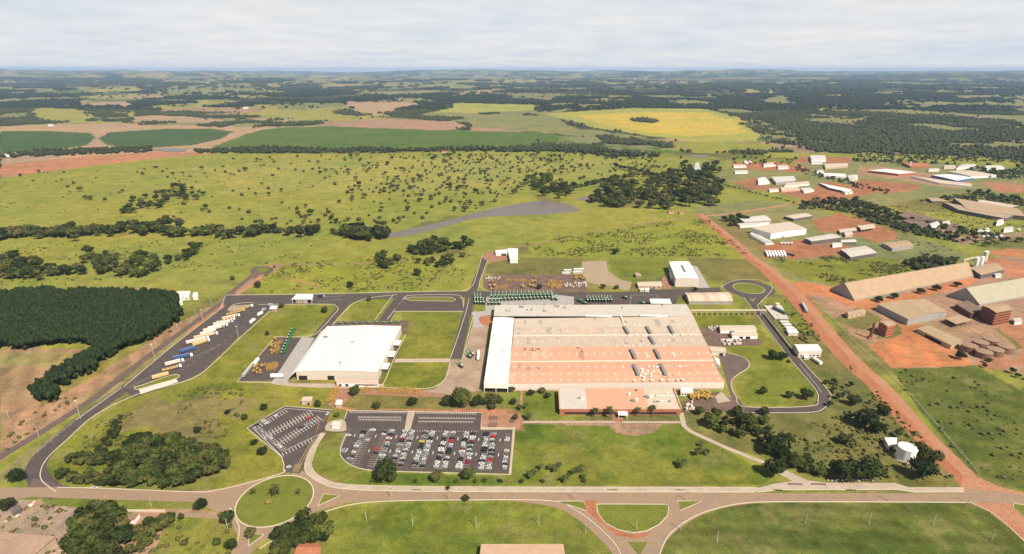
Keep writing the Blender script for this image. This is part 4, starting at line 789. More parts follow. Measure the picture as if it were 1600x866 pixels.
for j, (px, py, s, lab) in enumerate(((929,653,1.0,'first palm in front of the brick office, by its grey roofed end'),(953,653,1.15,'palm just before the office entrance canopy'),(996,651,.95,'palm just after the office entrance canopy'),(1018,649,1.15,'palm towards the footpath end of the brick office'),(431,777,1.1,'tall palm in the middle of the large roundabout'),(397,774,.6,'short palm on the roundabout towards the thicket'),
   (467,774,.55,'tiny palm on the roundabout towards the avenue'),(825,655,.8,'palm beside the tiled garden paving'),(240,842,.9,'thin palm beside the walled brown plot'),(822,640,.7,'palm at the end of the garden path'))):
    o = empty('palm_tree', G(px, py), lab, 'palm tree', None, random.random()*6); s *= 1.3; o.scale = (s, s, s)
    for nm, me_ in (('trunk', pt_me), ('fronds', pf_me[j % 2])): c_ = bpy.data.objects.new(nm, me_); COL.objects.link(c_); c_.parent = o
for px, py in SPK:
    o = empty('yucca_tree', G(px, py), 'dark spiky leaved clump growing on the wide front lawn', 'tree', 'spiky clumps on the wide front lawn', random.random()*6); k_ = random.uniform(.75, 1.05); o.scale = (k_*1.25, k_*1.25, k_*.8)
    for nm, me_ in (('trunk', pt_me), ('fronds', pf_me[random.randrange(2)])): c_ = bpy.data.objects.new(nm, me_); COL.objects.link(c_); c_.parent = o
o = near_tree(421, 786, 2.6, 'shrub', 'golden leaved shrub on the large roundabout', 'shrub', 'shrub'); gl = foliage('leaves_golden', (.12,.11,.02), (.20,.17,.03), (.28,.24,.05)); mm = o.children[0].data.copy(); mm.materials.clear(); mm.materials.append(gl); o.children[0].data = mm
# ================================================================== BUILDINGS
def metal(name, col, col2=None, var=.08, **k): return mat(name, col, .5, var, .12, fine=.05, col2=col2, spec=.35, **k)
r_white = metal('white_metal_roof', (.66,.645,.61), (.57,.545,.50), stretch=(.6, 2.2, 1)); r_peach = metal('peach_roof_sheet', (.51,.285,.185), (.455,.25,.165)); r_tan = metal('tan_roof_sheet', (.45,.365,.28), (.385,.30,.225)); r_tan2 = metal('pale_tan_roof_sheet', (.47,.40,.32), (.43,.345,.26))
r_grey = metal('grey_roof_sheet', (.46,.42,.37), (.40,.36,.31)); r_old = mat('weathered_roof_sheet', (.36,.28,.20), .8, .2, .2, fine=.15, col2=(.26,.19,.13)); r_olive = mat('dusty_roof_sheet', (.345,.25,.16), .8, .15, .15, fine=.1, col2=(.285,.20,.125)); r_brown = mat('brown_fibre_roof', (.17,.115,.085), .9, .3, .25, fine=.2)
r_clay = mat('clay_tile_roof', (.33,.13,.07), .85, .2, .6, fine=.2); r_alu = metal('bright_roof_sheet', (.50,.48,.45), (.42,.39,.35)); r_stripe = metal('rusty_striped_roof', (.62,.52,.42), (.42,.23,.14), stretch=(1.2, .02, .1))
w_white = mat('white_wall', (.72,.70,.66), .8, .05, .3, fine=.03); w_cream = mat('cream_wall_cladding', (.56,.49,.41), .7, .08, .25, fine=.05); w_grey = mat('grey_wall', (.30,.28,.26), .85, .15, .3, fine=.1); w_brick = mat('red_brick_wall', (.36,.125,.07), .85, .15, .5, fine=.12); w_dark = mat('dark_wall', (.11,.10,.095), .85, .2, .3); w_blue = metal('blue_wall_cladding', (.05,.13,.30)); w_pink = mat('pinkish_wall', (.52,.34,.27), .85, .12, .3, fine=.08)
w_tan = mat('tan_wall', (.42,.31,.21), .85, .15, .3, fine=.1)
dark_in = mat('dark_interior', (.018,.017,.016), .9, .1, .5); glass = mat('window_glass', (.03,.035,.04), .12, .1, .5, spec=.6); steel = mat('galvanised_steel', (.32,.31,.30), .5, .12, .8, metallic=.5); ventm = mat('grey_vent_metal', (.20,.19,.18), .6, .15, .5); whitem = mat('white_equipment', (.68,.66,.62), .6, .08, .8); rust = mat('rusty_steel', (.15,.065,.035), .9, .3, .4, fine=.2)
seam_m = mat('roof_seam', (.42,.40,.37), .6, .1, .4)
def edge_pt(P, e, t):
    a, b_ = P[e], P[(e+1) % 4]; return a.lerp(b_, t)
def shed(label, px4, h, rise=0.0, ridge='x', wall=w_white, roof=r_white, cat='shed', name='shed', doors=(), wins=(), op=False, group=None, over=.5, at=None, plinth=None):
    """a building from the four roof corners seen in the photograph: left-front, right-front, right-back, left-back, all at eave height h"""
    P = at or [G(a, b_, h) for a, b_ in px4]; c = sum(P, Vector())/4; base = (c.x, c.y, 0); root = empty(name, base, label, cat, group)
    if ridge == 'x': A, B = P[0].lerp(P[3], .5), P[1].lerp(P[2], .5)
    else: A, B = P[0].lerp(P[1], .5), P[3].lerp(P[2], .5)
    A = A+Vector((0, 0, rise)); B = B+Vector((0, 0, rise)); mb = MB(); th = Vector((0, 0, .28))
    if op:
        for e in range(4):
            L_ = (P[(e+1) % 4]-P[e]).length; k = max(1, int(L_/8))
            for i in range(k):
                q = edge_pt(P, e, i/k); q = q.lerp(c, .03); pb = MB(); pb.box((q.x, q.y, h/2-.02), (.4, .4, h-.04), wall); pb.build('post', root, base)
    else:
        for e in range(4):
            a, b_ = P[e], P[(e+1) % 4]; ia, ib = Vector((a.x, a.y, 0)), Vector((b_.x, b_.y, 0))
            pts = [ia, ib, b_, a]
            if rise > 0 and ((ridge == 'x' and e in (1, 3)) or (ridge == 'y' and e in (0, 2))):
                top = {('x', 1): B, ('x', 3): A, ('y', 0): A, ('y', 2): B}[(ridge, e)]; pts = [ia, ib, b_, top-th*.2, a]
            mb.face(pts, wall)
        mb.build('wall', root, base)
    rb = MB()
    def slab_(q, over_=over):
        cc = sum(q, Vector())/len(q); q = [p+(Vector((p.x-cc.x, p.y-cc.y, 0)).normalized()*over_) for p in q]; n_ = (q[1]-q[0]).cross(q[2]-q[0])
        if n_.z < 0: q = q[::-1]
        lo = [p+Vector((0, 0, .02)) for p in q]; hi = [p+th for p in lo]; rb.face(hi, roof); rb.face(lo[::-1], roof)
        for i in range(len(q)): j = (i+1) % len(q); rb.face([lo[i], lo[j], hi[j], hi[i]], roof)
    if rise > 0 and ridge == 'x': slab_([P[0], P[1], B, A]); slab_([A, B, P[2], P[3]])
    elif rise > 0: slab_([P[0], A, B, P[3]]); slab_([A, P[1], P[2], B])
    else: slab_(P)
    rb.build('roof', root, base)
    if rise > 0:
        cb = MB(); d_ = (B-A).normalized(); s_ = d_.cross(Vector((0, 0, 1)))*.45; up = Vector((0, 0, .36)); cb.face([A-s_+up*.8, B-s_+up*.8, B+up*1.25, A+up*1.25][::-1], roof); cb.face([A+up*1.25, B+up*1.25, B+s_+up*.8, A+s_+up*.8][::-1], roof); cb.build('ridge_cap', root, base)
    def panel(nm, e, t, wd, z0, z1, m, out_=.06, side_m=None):
        a, b_ = P[e], P[(e+1) % 4]; d_ = (b_-a); L_ = d_.length; d_ = Vector((d_.x, d_.y, 0)).normalized(); n_ = Vector((d_.y, -d_.x, 0)); q = a+(b_-a)*t
        mb_ = MB(); mb_.box((q.x+n_.x*out_/2, q.y+n_.y*out_/2, (z0+z1)/2), (wd, out_, z1-z0), m, math.atan2(d_.y, d_.x)); return mb_.build(nm, root, base)
    root['_h'] = h
    for e, t, wd, hh, *m_ in doors: panel('door', e, t, wd, .02, hh, m_[0] if m_ else dark_in, .09)
    for e, n_, wd, z0, z1, *t_ in wins:
        t0, t1 = t_ if t_ else (.04, .96)
        for i in range(n_): panel('window', e, t0+(t1-t0)*(i+.5)/n_, wd, z0, z1, glass)
    del root['_h']
    return root, base, P, panel
def part(nm, root, base, fn):
    mb = MB(); fn(mb); return mb.build(nm, root, base)
# ---------------------------------------------------------------- the big factory
base = tuple(G(950, 560)); base = (base[0], base[1], 0); fac = empty('factory', base, 'huge factory hall with peach and tan roof bays and a bright white side bay', 'factory')
EL = [((793.5,599.4),(1132,596.4),8), ((795.4,581.8),(1122,579.4),9.6), ((796.2,565.7),(1115.5,563.4),8.7), ((800,542.4),(1106,540.6),9.7), ((802,525),(1097,523.2),8.7), ((803.2,510.8),(1090.5,508.9),9.6), ((804.2,497.8),(1083.5,494.4),8.5)]
LN = [(G(*l, z), G(*r, z)) for l, r, z in EL]
strips = [r_peach, r_peach, r_peach, r_tan, r_tan, r_tan2]
sky_w = mat('skylight_sheet', (.66,.58,.50), .4, .1, 1)
for i, m_ in enumerate(strips):
    (a, b_), (d, c) = LN[i], LN[i+1]; mb = MB(); mb.face([a, b_, c, d], m_)
    th = Vector((0, 0, -.3)); mb.face([a+th, d+th, c+th, b_+th], m_); mb.face([a+th, b_+th, b_, a], m_)
    k = 23; rows_ = (.5,) if i > 3 else (.32, .74)
    if m_ is not r_tan2:
        for rr_ in ((.5,) if i in (1, 2, 3, 4) else (.25, .8)):
            for j in range(k):
                t = (j+.6)/k
                if i == 3 and .5 < t < .56: continue
                p0 = (a.lerp(b_, t)).lerp(d.lerp(c, t), rr_-.07); p1 = (a.lerp(b_, t)).lerp(d.lerp(c, t), rr_+.07); u = Vector((.45, 0, .05)); w_ = Vector((-.45, 0, .05)); mb.face([p0+w_, p0+u, p1+u, p1+w_], sky_w)
    mb.build('roof', fac, base)
for i in (2, 4):                                              # pale gutter caps between the bays
    a, b_ = LN[i]; mb = MB(); u = Vector((0, .75, .5)); mb.face([a-Vector((0, .75, -.5)), b_-Vector((0, .75, -.5)), b_+u, a+u], mat('pale_flashing', (.62,.52,.43), .5, .05, .5)); mb.face([a-Vector((0, .75, -.0)), b_-Vector((0, .75, 0)), b_-Vector((0, .75, -.5)), a-Vector((0, .75, -.5))], mat('pale_flashing', (.62,.52,.43))); mb.build('gutter_cap', fac, base)
stain_light = mat('newer_peach_sheet', (.545,.315,.21), .6, .1, .1)
# back flat section
FB = [G(771.5,494,8.3), G(1083.5,494.2,8.3), G(1072.3,475.6,8.3), G(773,477,8.3)]
def _(mb):
    q = FB; mb.face(q, r_grey); t = Vector((0, 0, -.4)); mb.face([p+t for p in q[::-1]], r_grey)
    for i in range(4): j = (i+1) % 4; mb.face([q[i]+t, q[j]+t, q[j], q[i]], r_grey)
part('roof', fac, base, _)
for (x0, y0, x1, y1) in ((914,494.6,956,494.2),(1000,494.2,1042,493.6)):
    A, B = G(x0, y0, 8.6), G(x1, y1, 8.6); part('roof_curb', fac, base, lambda mb: mb.box(((A.x+B.x)/2, (A.y+B.y)/2, 9.0), ((B-A).length, 2.6, 1.2), whitem))
A, B = G(970, 495, 9), G(975.5, 509, 9.6); part('roof_curb', fac, base, lambda mb: mb.box(((A.x+B.x)/2, (A.y+B.y)/2, 9.75), (1.6, (B-A).length, .9), w_cream, math.atan2((B-A).y, (B-A).x)-math.pi/2))
stain = mat('roof_stain', (.40,.215,.14), .7, .25, .08, fine=.2); stain2 = mat('roof_stain_grey', (.33,.29,.25), .7, .25, .08, fine=.2)
g_ = random.Random(6)
for i in (0, 1, 2, 3, 4, 5):
    (a, b_), (d, c) = LN[i], LN[i+1]
    for j in range(6):
        mb = MB()
        t = g_.random()*.93; w__ = g_.choice((.012, .02, .03)); v0_, v1_ = sorted((g_.uniform(0, .5), g_.uniform(.5, 1)))
        q_ = [(a.lerp(b_, t)).lerp(d.lerp(c, t), v0_), (a.lerp(b_, t+w__)).lerp(d.lerp(c, t+w__), v0_), (a.lerp(b_, t+w__)).lerp(d.lerp(c, t+w__), v1_), (a.lerp(b_, t)).lerp(d.lerp(c, t), v1_)]
        mb.face([p_+Vector((0, 0, .015+.004*j)) for p_ in q_], stain_light if i < 3 and j % 3 else (stain if i < 3 else (stain_light if j < 2 and i == 4 else stain2)))
        mb.build('replaced_sheet', fac, base)
# white side bay
WB = [G(756,599,9.6), G(793.6,599.8,9.6), G(803.4,497,9.6), G(771,496,9.6)]; rid = (WB[0].lerp(WB[1], .5)+Vector((0, 0, .9)), WB[3].lerp(WB[2], .5)+Vector((0, 0, .9)))
def _(mb):
    mb.face([WB[0], rid[0], rid[1], WB[3]], r_white); mb.face([rid[0], WB[1], WB[2], rid[1]], r_white)
part('roof', fac, base, _)
def _(mb):
    z = Vector((0, 0, 1)); g0 = [Vector((p.x, p.y, 0)) for p in WB]; mb.face([g0[3], g0[0], WB[0], WB[3]], w_white)
    lw = [Vector((p.x, p.y, 4.6)) for p in WB]; mb.face([lw[0], lw[1], WB[1], rid[0], WB[0]], w_white)
    mb.face([g0[1], g0[2], WB[2], WB[1]], w_white); mb.face([g0[2], g0[3], WB[3], rid[1], WB[2]], w_white)
part('wall', fac, base, _)
def _(mb):
    a, b_ = WB[0], WB[1]; a = Vector((a.x, a.y+1.5, 0)); b_ = Vector((b_.x, b_.y+1.5, 0)); mb.face([a, b_, b_+Vector((0, 0, 4.6)), a+Vector((0, 0, 4.6))], dark_in)
part('loading_opening', fac, base, _)
for t in (0.01, .5, .99):
    q = WB[0].lerp(WB[1], t); part('column', fac, base, lambda mb: mb.box((q.x, q.y+.25, 2.3), (.5, .5, 4.6), w_white))
# main walls
def wall_line(a, b_, ztop, m, nm='wall', band=None):
    def f(mb):
        A, B = Vector((a.x, a.y, 0)), Vector((b_.x, b_.y, 0)); z0 = 1.4 if band else 0
        mb.face([A+Vector((0, 0, z0)), B+Vector((0, 0, z0)), Vector((b_.x, b_.y, ztop)), Vector((a.x, a.y, ztop))], m)
        if band: mb.face([A, B, B+Vector((0, 0, 1.4)), A+Vector((0, 0, 1.4))], band)
    part(nm, fac, base, f)
w_clad = mat('pale_wall_cladding', (.62,.56,.49), .65, .06, .4, fine=.05, stretch=(1.5, 1, .05))
wall_line(LN[0][0], LN[0][1], 7.75, w_clad, band=w_pink)
E_ = [p[1] for p in LN]
def _(mb):
    for i in range(len(E_)-1):
        a, b_ = E_[i], E_[i+1]; mb.face([Vector((a.x, a.y, 0)), Vector((b_.x, b_.y, 0)), b_-Vector((0, 0, .3)), a-Vector((0, 0, .3))], w_clad)
    a, b_ = FB[1], FB[2]; mb.face([Vector((a.x, a.y, 0)), Vector((b_.x, b_.y, 0)), b_-Vector((0, 0, .4)), a-Vector((0, 0, .4))], w_clad)
    a, b_ = FB[2], FB[3]; mb.face([Vector((a.x, a.y, 0)), Vector((b_.x, b_.y, 0)), b_-Vector((0, 0, .4)), a-Vector((0, 0, .4))], w_clad)
    a, b_ = FB[3], FB[0]; mb.face([Vector((a.x, a.y, 0)), Vector((b_.x, b_.y, 0)), b_-Vector((0, 0, .4)), a-Vector((0, 0, .4))], w_clad)
part('wall', fac, base, _)
q = G(1123.5, 614.5); part('door', fac, base, lambda mb: mb.box((q.x, LN[0][1].y-.03+(.0), 2.6), (6.5, .12, 5.2), dark_in))
# long ridge ventilators, boxes with a hood
for (x0, y0, x1, y1, z) in ((975,510.5,982,521,9.2),(1010,510.5,1017,521,9.2),(1045,509.5,1052,520.5,9.2),(1015,525.5,1022.5,538,9.2),(985.5,546,993,560,9.3),(1023,546,1031,560,9.3),(990,570,997.5,586,9.3),(1032,569,1040,585.5,9.3)):
    A, B = G(x0, y0, z+1), G(x1, y1, z+1); c_ = (A+B)/2; L_ = (B-A).length; az = math.atan2((B-A).y, (B-A).x)-math.pi/2
    v_ = part('ridge_ventilator', fac, base, lambda mb: mb.box((c_.x, c_.y, z+.9), (2.2, L_, 1.8), ventm, az)); hd = MB(); hd.box((c_.x, c_.y, z+2.05), (3.3, L_+.4, .5), steel, az, .8)
    h_ = hd.build('hood', v_, base)
# round roof fans
fans = [(956,509.5),(966,509.3),(992,509),(999,508.9),(1006,508.8),(1038,508.4),(1060,508),(1070,507.8),(960,524.6),(971,524.5),(983,524.4),(994,524.4),(1004,524.3),(1044,523.8),(1052,523.7),(1065,523.6),(1077,523.5),(963,541.6),(977,541.5),(989,541.4),(1000,541.3),(1012,541.2),(1025,541),(1037,541),
        (974,574.3),(988,574),(1014,573.6),(1021,573.5),(1030,573.4),(1061,573),(1064,573),(990,595),(1005,594.8),(1018,594.7),(1033,594.5),(1045,594.5),(1058,594.3),(1067,594.2),(1000,577),(1003,582),(1012,580),(1016,584),(1021,581),(1001,587),(1006,590),(1017,589),(1026,574),(1028,580),(1010,557),(1014,557),(1053,556.5),(983,558)]
fm = MB(); fm.tube((0, 0, 0), (0, 0, .9), .95, .95, whitem, 10); fm.tube((0, 0, .9), (0, 0, 1.25), 1.15, .5, whitem, 10); fme = fm.build('roof_fan', link=False).data
for i, (x, y) in enumerate(fans):
    p = G(x, y, 9.3); o = bpy.data.objects.new('roof_fan', fme); COL.objects.link(o); o.parent = fac; o.location = (p.x-base[0], p.y-base[1], 9.0); s = random.uniform(.8, 1.2); o.scale = (s, s, s)
def stack_cluster(px, py, z, n, seed, m=steel, parent=None, b0=None, sp=2.6):
    g = random.Random(seed); p = G(px, py, z)
    for i in range(n):
        x, y = p.x+g.uniform(-sp, sp)*1.6, p.y+g.uniform(-sp, sp); hh = g.uniform(.8, 2.6)
        def f(mb):
            if i % 2: mb.tube((x, y, z-.4), (x, y, z+hh), .35, .35, m, 7)
            else: mb.box((x, y, z+hh/3-.2), (g.uniform(1.2, 2.4), g.uniform(.8, 1.8), hh/1.5+.4), m, g.random())
        part('roof_duct' if i % 2 else 'roof_unit', parent or fac, b0 or base, f)
for px, py, n, sd_ in ((795,487,2,1),(849,487,3,2),(817,481,5,3),(827,484,6,4),(871,480,5,5),(880,481,4,6),(845,575,2,7),(822,547,5,8),(832,547,5,9),(841,546,4,10),(905,545,3,11),(1004,534.5,2,12),(1008,580,5,13),(1014,586,4,14),(780,548,1,15),(912,550,2,16),(1035,478,1,17),(976,482,1,18)):
    stack_cluster(px, py, 8.6 if py < 490 else 9.4, n, sd_, whitem if sd_ in (13, 14) else (ventm if sd_ in (8, 9, 10, 11) else steel))
for x, y in ((795.4,488),(795,476),(812,478),(849.5,486),(851,478),(818,476),(866,476),(885,477)):
    p = G(x, y, 8.3); part('stack', fac, base, lambda mb: mb.tube((p.x, p.y, 8.2), (p.x, p.y, 13.5), .3, .3, steel, 7))
# factory side annexes
shed('small flat annex against the east wall of the factory beside the turning pad', [(1112,549.5),(1134,550.2),(1133,543.6),(1108,541.5)], 4.5, cat='annex', name='annex', wall=w_cream, roof=r_tan2, doors=((0, .7, 4, 3, dark_in),))
shed('white sloping loading chute on the factory corner above the turning pad', [(1119,566),(1125,572),(1123.5,562),(1116,557)], 5, cat='loading chute', name='loading_chute', wall=w_white, roof=r_white)
shed('white flat roofed canopy kiosk in front of the factory wall near the office', [(1064,613.5),(1083,613.5),(1081,606.5),(1064.5,606.5)], 3.6, cat='kiosk', name='kiosk', wall=w_white, roof=r_white, wins=((0, 4, 1.6, .9, 2.6),))
shed('white canopy roof attached to the north wall of the factory', [(1017.5,474.5),(1049,475),(1046,467.4),(1015.5,467.3)], 6.5, cat='canopy', name='canopy', op=True, wall=steel, roof=r_white)
# ---------------------------------------------------------------- office block
rt, bs, P, pn = shed('low brick office block with flat peach and grey roof and a row of dark windows', [(874.8,639.6),(1064.5,639.6),(1052,607.2),(873,607.4)], 5.8, cat='office building', name='office_building', wall=w_brick, roof=r_peach)
def rsec(nm, a, b_, m):
    A0, A1 = P[0].lerp(P[1], a), P[0].lerp(P[1], b_); B0, B1 = P[3].lerp(P[2], a), P[3].lerp(P[2], b_); u = Vector((0, 0, .34))
    part(nm, rt, bs, lambda mb: [mb.face([A0+u, A1+u, B1+u, B0+u], m), mb.face([A0, A1, A1+u, A0+u], m)])
rsec('roof_section', .005, .228, r_grey); rsec('roof_section', .735, .985, r_tan2)
part('parapet', rt, bs, lambda mb: mb.prism([(P[1].x-.3, P[1].y), (P[1].x+.5, P[1].y), (P[2].x+.5, P[2].y), (P[2].x-.3, P[2].y)], 5.5, 7.0, w_pink))
for i in range(9):
    t = .05+i*.052
    if i < 8: pn('window', 0, t+.02, 6.2, .8, 3.0, glass)
for i in range(8): pn('window', 0, .60+i*.049, 5.0, .8, 3.0, glass)
e0 = P[0].lerp(P[1], .515)
part('entrance_canopy', rt, bs, lambda mb: mb.box((e0.x, e0.y-3, 3.7), (8, 6, .35), whitem)); part('entrance_door', rt, bs, lambda mb: mb.box((e0.x, e0.y-.1, 1.6), (6, .2, 3.2), glass))
for s in (-3.6, 3.6): part('column', rt, bs, lambda mb: mb.box((e0.x+s, e0.y-5.6, 1.76), (.35, .35, 3.5), whitem))
part('roof_light', rt, bs, lambda mb: mb.box((G(1040, 619, 6.5).x, G(1040, 619, 6.5).y, 6.6), (17, 2.2, .7), mat('pale_green_duct', (.42,.50,.42), .6, .1, .5)))
for px, py, n, sd_ in ((908,622,3,31),(912,623,3,32),(994,611,1,33),(983,617,1,34),(987,627,3,35),(996,627,2,36),(1011,621,4,37),(1017,620,3,38),(1025,628,3,39),(1035,628,2,40),(1047,627,2,41),(1040,614,1,42)): stack_cluster(px, py, 6.3, n, sd_, steel if sd_ % 2 else whitem, rt, bs, 1.4)
# ---------------------------------------------------------------- white warehouse
rt, bs, P, pn = shed('large white metal warehouse with plain white roof on the lawn west of the plant road', [(462.5,580.5),(590,581),(626.8,510),(511,510.5)], 9, 1.1, 'y', w_cream, r_white, 'warehouse', 'warehouse', doors=((0, .42, 6.5, 4.5),(0, .075, 8, 4.4) ), over=.3)
fr = lambda a, b_, z: G(a, b_, z)
for (a, b_) in ((681/1361*220+440, 343*.1617+480),(565*.1617+440, 541*.1617+480),(412*.1617+440, 290*.1617+480),(435*.1617+440, 289*.1617+480)):
    p = G(a, b_, 10); part('roof_vent', rt, bs, lambda mb: mb.box((p.x, p.y, 10.4), (1.6, 2.4, 1.2), ventm))
A, B = G(531, 566, 10.1), G(561, 516, 10.1)
lean = [G(450.5,590.5,5.6), G(462.8,592.4,5.6), G(508,517.5,5.6), G(500,514.5,5.6)]
part('lean_to_roof', rt, bs, lambda mb: [mb.face([lean[0], Vector((P[0].x, P[0].y, 8.6)), Vector((P[3].x, P[3].y, 8.6)), Vector((lean[0].x+(P[3]-P[0]).x, lean[0].y+(P[3]-P[0]).y, 5.6))], r_white)])
for k in range(1, 12):
    a_, b2_ = P[0].lerp(P[3], k/12), P[1].lerp(P[2], k/12); m_ = a_.lerp(b2_, .5)+Vector((0, 0, 1.1)); part('roof_seam', rt, bs, lambda mb: [mb.face([p_+Vector((0, -.2, .34)), q_+Vector((0, -.2, .34)), q_+Vector((0, .2, .34)), p_+Vector((0, .2, .34))], seam_m) for p_, q_ in ((a_, m_), (m_, b2_))])
a_, b2_ = P[0].lerp(P[1], .5)+Vector((0, 0, 1.62)), P[3].lerp(P[2], .5)+Vector((0, 0, 1.62)); part('ridge_line', rt, bs, lambda mb: mb.face([a_-Vector((.35, 0, 0)), a_+Vector((.35, 0, 0)), b2_+Vector((.35, 0, 0)), b2_-Vector((.35, 0, 0))], seam_m))
LX = [Vector((lean[0].x, lean[0].y, 0)), Vector((P[0].x, P[0].y, 0))]
for t in (0, .2, .4, .6, .8, 1.0):
    q = Vector((lean[0].x, lean[0].y, 0))+(P[3]-P[0])*t; part('post', rt, bs, lambda mb: mb.box((q.x+.3, q.y, 2.75), (.4, .4, 5.5), steel))
for t, w_ in ((.17, 9), (.42, 9), (.67, 9)):                 # loading docks on the sunny side: white hoods over dark bays
    q = P[1].lerp(P[2], t); d_ = (P[2]-P[1]).normalized(); d_ = Vector((d_.x, d_.y, 0)).normalized(); n_ = Vector((d_.y, -d_.x, 0)); az = math.atan2(d_.y, d_.x); c_ = Vector((q.x, q.y, 0))+n_*3.2
    hd = part('dock_hood', rt, bs, lambda mb: mb.box((c_.x, c_.y, 5.6), (w_+3, 6.4, .5), r_white, az)); part('dock_bay', rt, bs, lambda mb: mb.box((c_.x-n_.x*1.2, c_.y-n_.y*1.2, 2.7), (w_, 4.0, 5.3), w_dark, az))
shed('brick annex with pinkish roof and white front built onto the warehouse corner', [(526,598.6),(591,599.4),(590,594.6),(525,593.8)], 3.6, cat='annex', name='annex', wall=w_white, roof=w_pink, doors=((0, .08, 2.4, 2.6),(0, .24, 2.8, 2.6)), wins=((0, 6, 4.2, 1.3, 2.5, .45, .97),))
# ---------------------------------------------------------------- gates and small buildings
shed('long white gatehouse canopy spanning the north road by the truck yard', [(456,468),(487,468.2),(489,460.2),(464,459.8)], 5.2, cat='gatehouse', name='gatehouse', op=True, wall=w_white, roof=r_white)
shed('low pink guard office under the gatehouse canopy', None, 3.0, cat='guard post', name='guard_post', wall=w_pink, roof=w_white, at=[G(a, b_, 3.0) for a, b_ in ((462,470),(480,470.2),(481,466),(464,466))], wins=((0, 4, 1.6, 1, 2.2),))
shed('pink walled guard kiosk with flat white roof at the corner of the truck yard', [(421,482.5),(431,483.2),(434,478.5),(424,478)], 3.2, cat='guard kiosk', name='guard_kiosk', wall=w_pink, roof=r_white, wins=((0, 2, 2, 1, 2.2),))
shed('small beige roofed substation hut on the lawn above the west car park', [(471,626.5),(486,627),(488,620.5),(474,620.5)], 4, cat='hut', name='hut', wall=w_pink, roof=r_tan2, doors=((0, .7, 2, 2.4),))
shed('pink and white guard booth at the foot of the diagonal yellow frames', [(524,632),(533,633),(535,626),(527,625)], 3.2, cat='guard booth', name='guard_booth', wall=w_pink, roof=r_white)
shed('oval cream gatehouse roof at the car park entrance', [(518,664.5),(530,665.5),(532,660),(521,659)], 3.2, cat='gatehouse', name='gatehouse', wall=w_white, roof=w_cream)
shed('flat white building with a square yard notch at the end of the north branch road', [(797,406),(809,406),(809.2,388.6),(793,388.6)], 5.5, cat='building', name='building', wall=w_white, roof=r_white)
shed('low white wing beside the notched white building', [(774.6,396),(792.6,396),(792.6,390),(774.6,391.5)], 4, cat='building', name='building', wall=w_white, roof=r_white, doors=((0, .7, 8, 3),))
rt, bs, P, pn = shed('tall white roofed cream hall standing alone beyond the rusty striped shed', [(1055.8,435.8),(1092,435.8),(1076.6,409),(1045.4,409.6)], 11.5, .8, 'y', w_cream, r_white, 'hall', 'hall', over=.3)
A, B = G(1065, 416, 13), G(1071, 424, 13); part('ridge_ventilator', rt, bs, lambda mb: mb.box(((A.x+B.x)/2, (A.y+B.y)/2, 13), (2.2, (A-B).length+6, 1.4), ventm, -.05))
shed('long shed with rust striped pale roof beside the north road', [(1077,471),(1144.4,470.6),(1138.5,457),(1070.5,458)], 4.4, 2.6, 'x', w_grey, r_stripe, 'shed', 'shed')
shed('low beige terrace of workshops opposite the white hall', [(997.5,447.4),(1034.5,447.4),(1033,440),(996,441)], 3.8, .6, 'x', w_tan, r_tan2, 'workshop', 'workshop', wins=((0, 5, 2.4, .4, 2.6),), op=False)
shed('small old hut at the edge of the field by the workshops', [(994,431),(1002,432),(999,427),(992,426)], 3.5, .8, 'x', w_tan, r_old, 'hut', 'hut')
for j, (px, c_) in enumerate(((1003,w_cream),(1011,w_white),(1019,w_dark))): shed(('beige','white','dark')[j]+' storage container by the workshops on the north road', [(px-3,453),(px+3.5,453.3),(px+3,450.4),(px-3.4,450.2)], 2.8, cat='storage container', name='storage_container', wall=c_, roof=c_)
# ---------------------------------------------------------------- utility area in the east
shed('long low shed with pale roof in the small dark yard, back of the pair', [(1126,516.4),(1182,516),(1177.5,508.6),(1124.5,509)], 3.8, .5, 'x', w_white, r_tan2, wins=(), doors=((0, .32, 5, 3),))
shed('long low shed with pale roof in the small dark yard, front of the pair', [(1144.5,525),(1184,525),(1181.5,518.6),(1142.5,519)], 3.8, .5, 'x', w_white, r_tan2, doors=((0, .35, 4, 3),(0, .62, 5, 3)))
shed('pale concrete utility slab building with tanks on its roof', [(1211,498.3),(1232,498.6),(1221,477.5),(1194,478)], 1.4, cat='utility platform', name='utility_platform', wall=w_grey, roof=r_grey)
shed('white flat kiosk in the utility row beside the loop road', [(1232.5,520.5),(1247.5,520.5),(1243,514),(1229,514)], 3.6, cat='kiosk', name='kiosk', wall=w_cream, roof=r_white)
for j, (x, y) in enumerate(((1221,502.6),(1225,507),(1229,511.4))): shed(('upper','middle','lower')[j]+' of three narrow white transformer roofs in the utility row', [(x,y+1.2),(x+12,y+1.2),(x+9.5,y-1),(x-2,y-1)], 2.6, cat='utility shelter', name='utility_shelter', wall=w_grey, roof=r_white)
shed('white roofed boiler house standing against the loop road bend', [(1248.5,549.6),(1284,549),(1277,538.4),(1242,538.7)], 6.5, .6, 'x', w_cream, r_white, 'boiler house', 'boiler_house', wins=((0, 5, 2.2, 1, 2.4),))
shed('low white pump box in front of the boiler house', [(1257,559),(1264,560),(1264,556),(1257,555.6)], 2, cat='pump box', name='pump_box', wall=w_white, roof=w_white)
p = G(1219, 487, 2); o = empty('process_tank', (p.x, p.y, 0), 'dark green horizontal tank on the utility platform', 'tank'); ob = (p.x, p.y, 0)
part('vessel', o, ob, lambda mb: mb.tube((p.x-5, p.y+9, 3.6), (p.x+3, p.y-9, 3.6), 2, 2, mat('dark_green_tank', (.06,.10,.09), .5, .2, .5), 14))
for s in (-5, 5): part('cradle', o, ob, lambda mb: mb.box((p.x-s*.5, p.y+s, 1.9), (3, 1, 1.9), w_grey, .4))
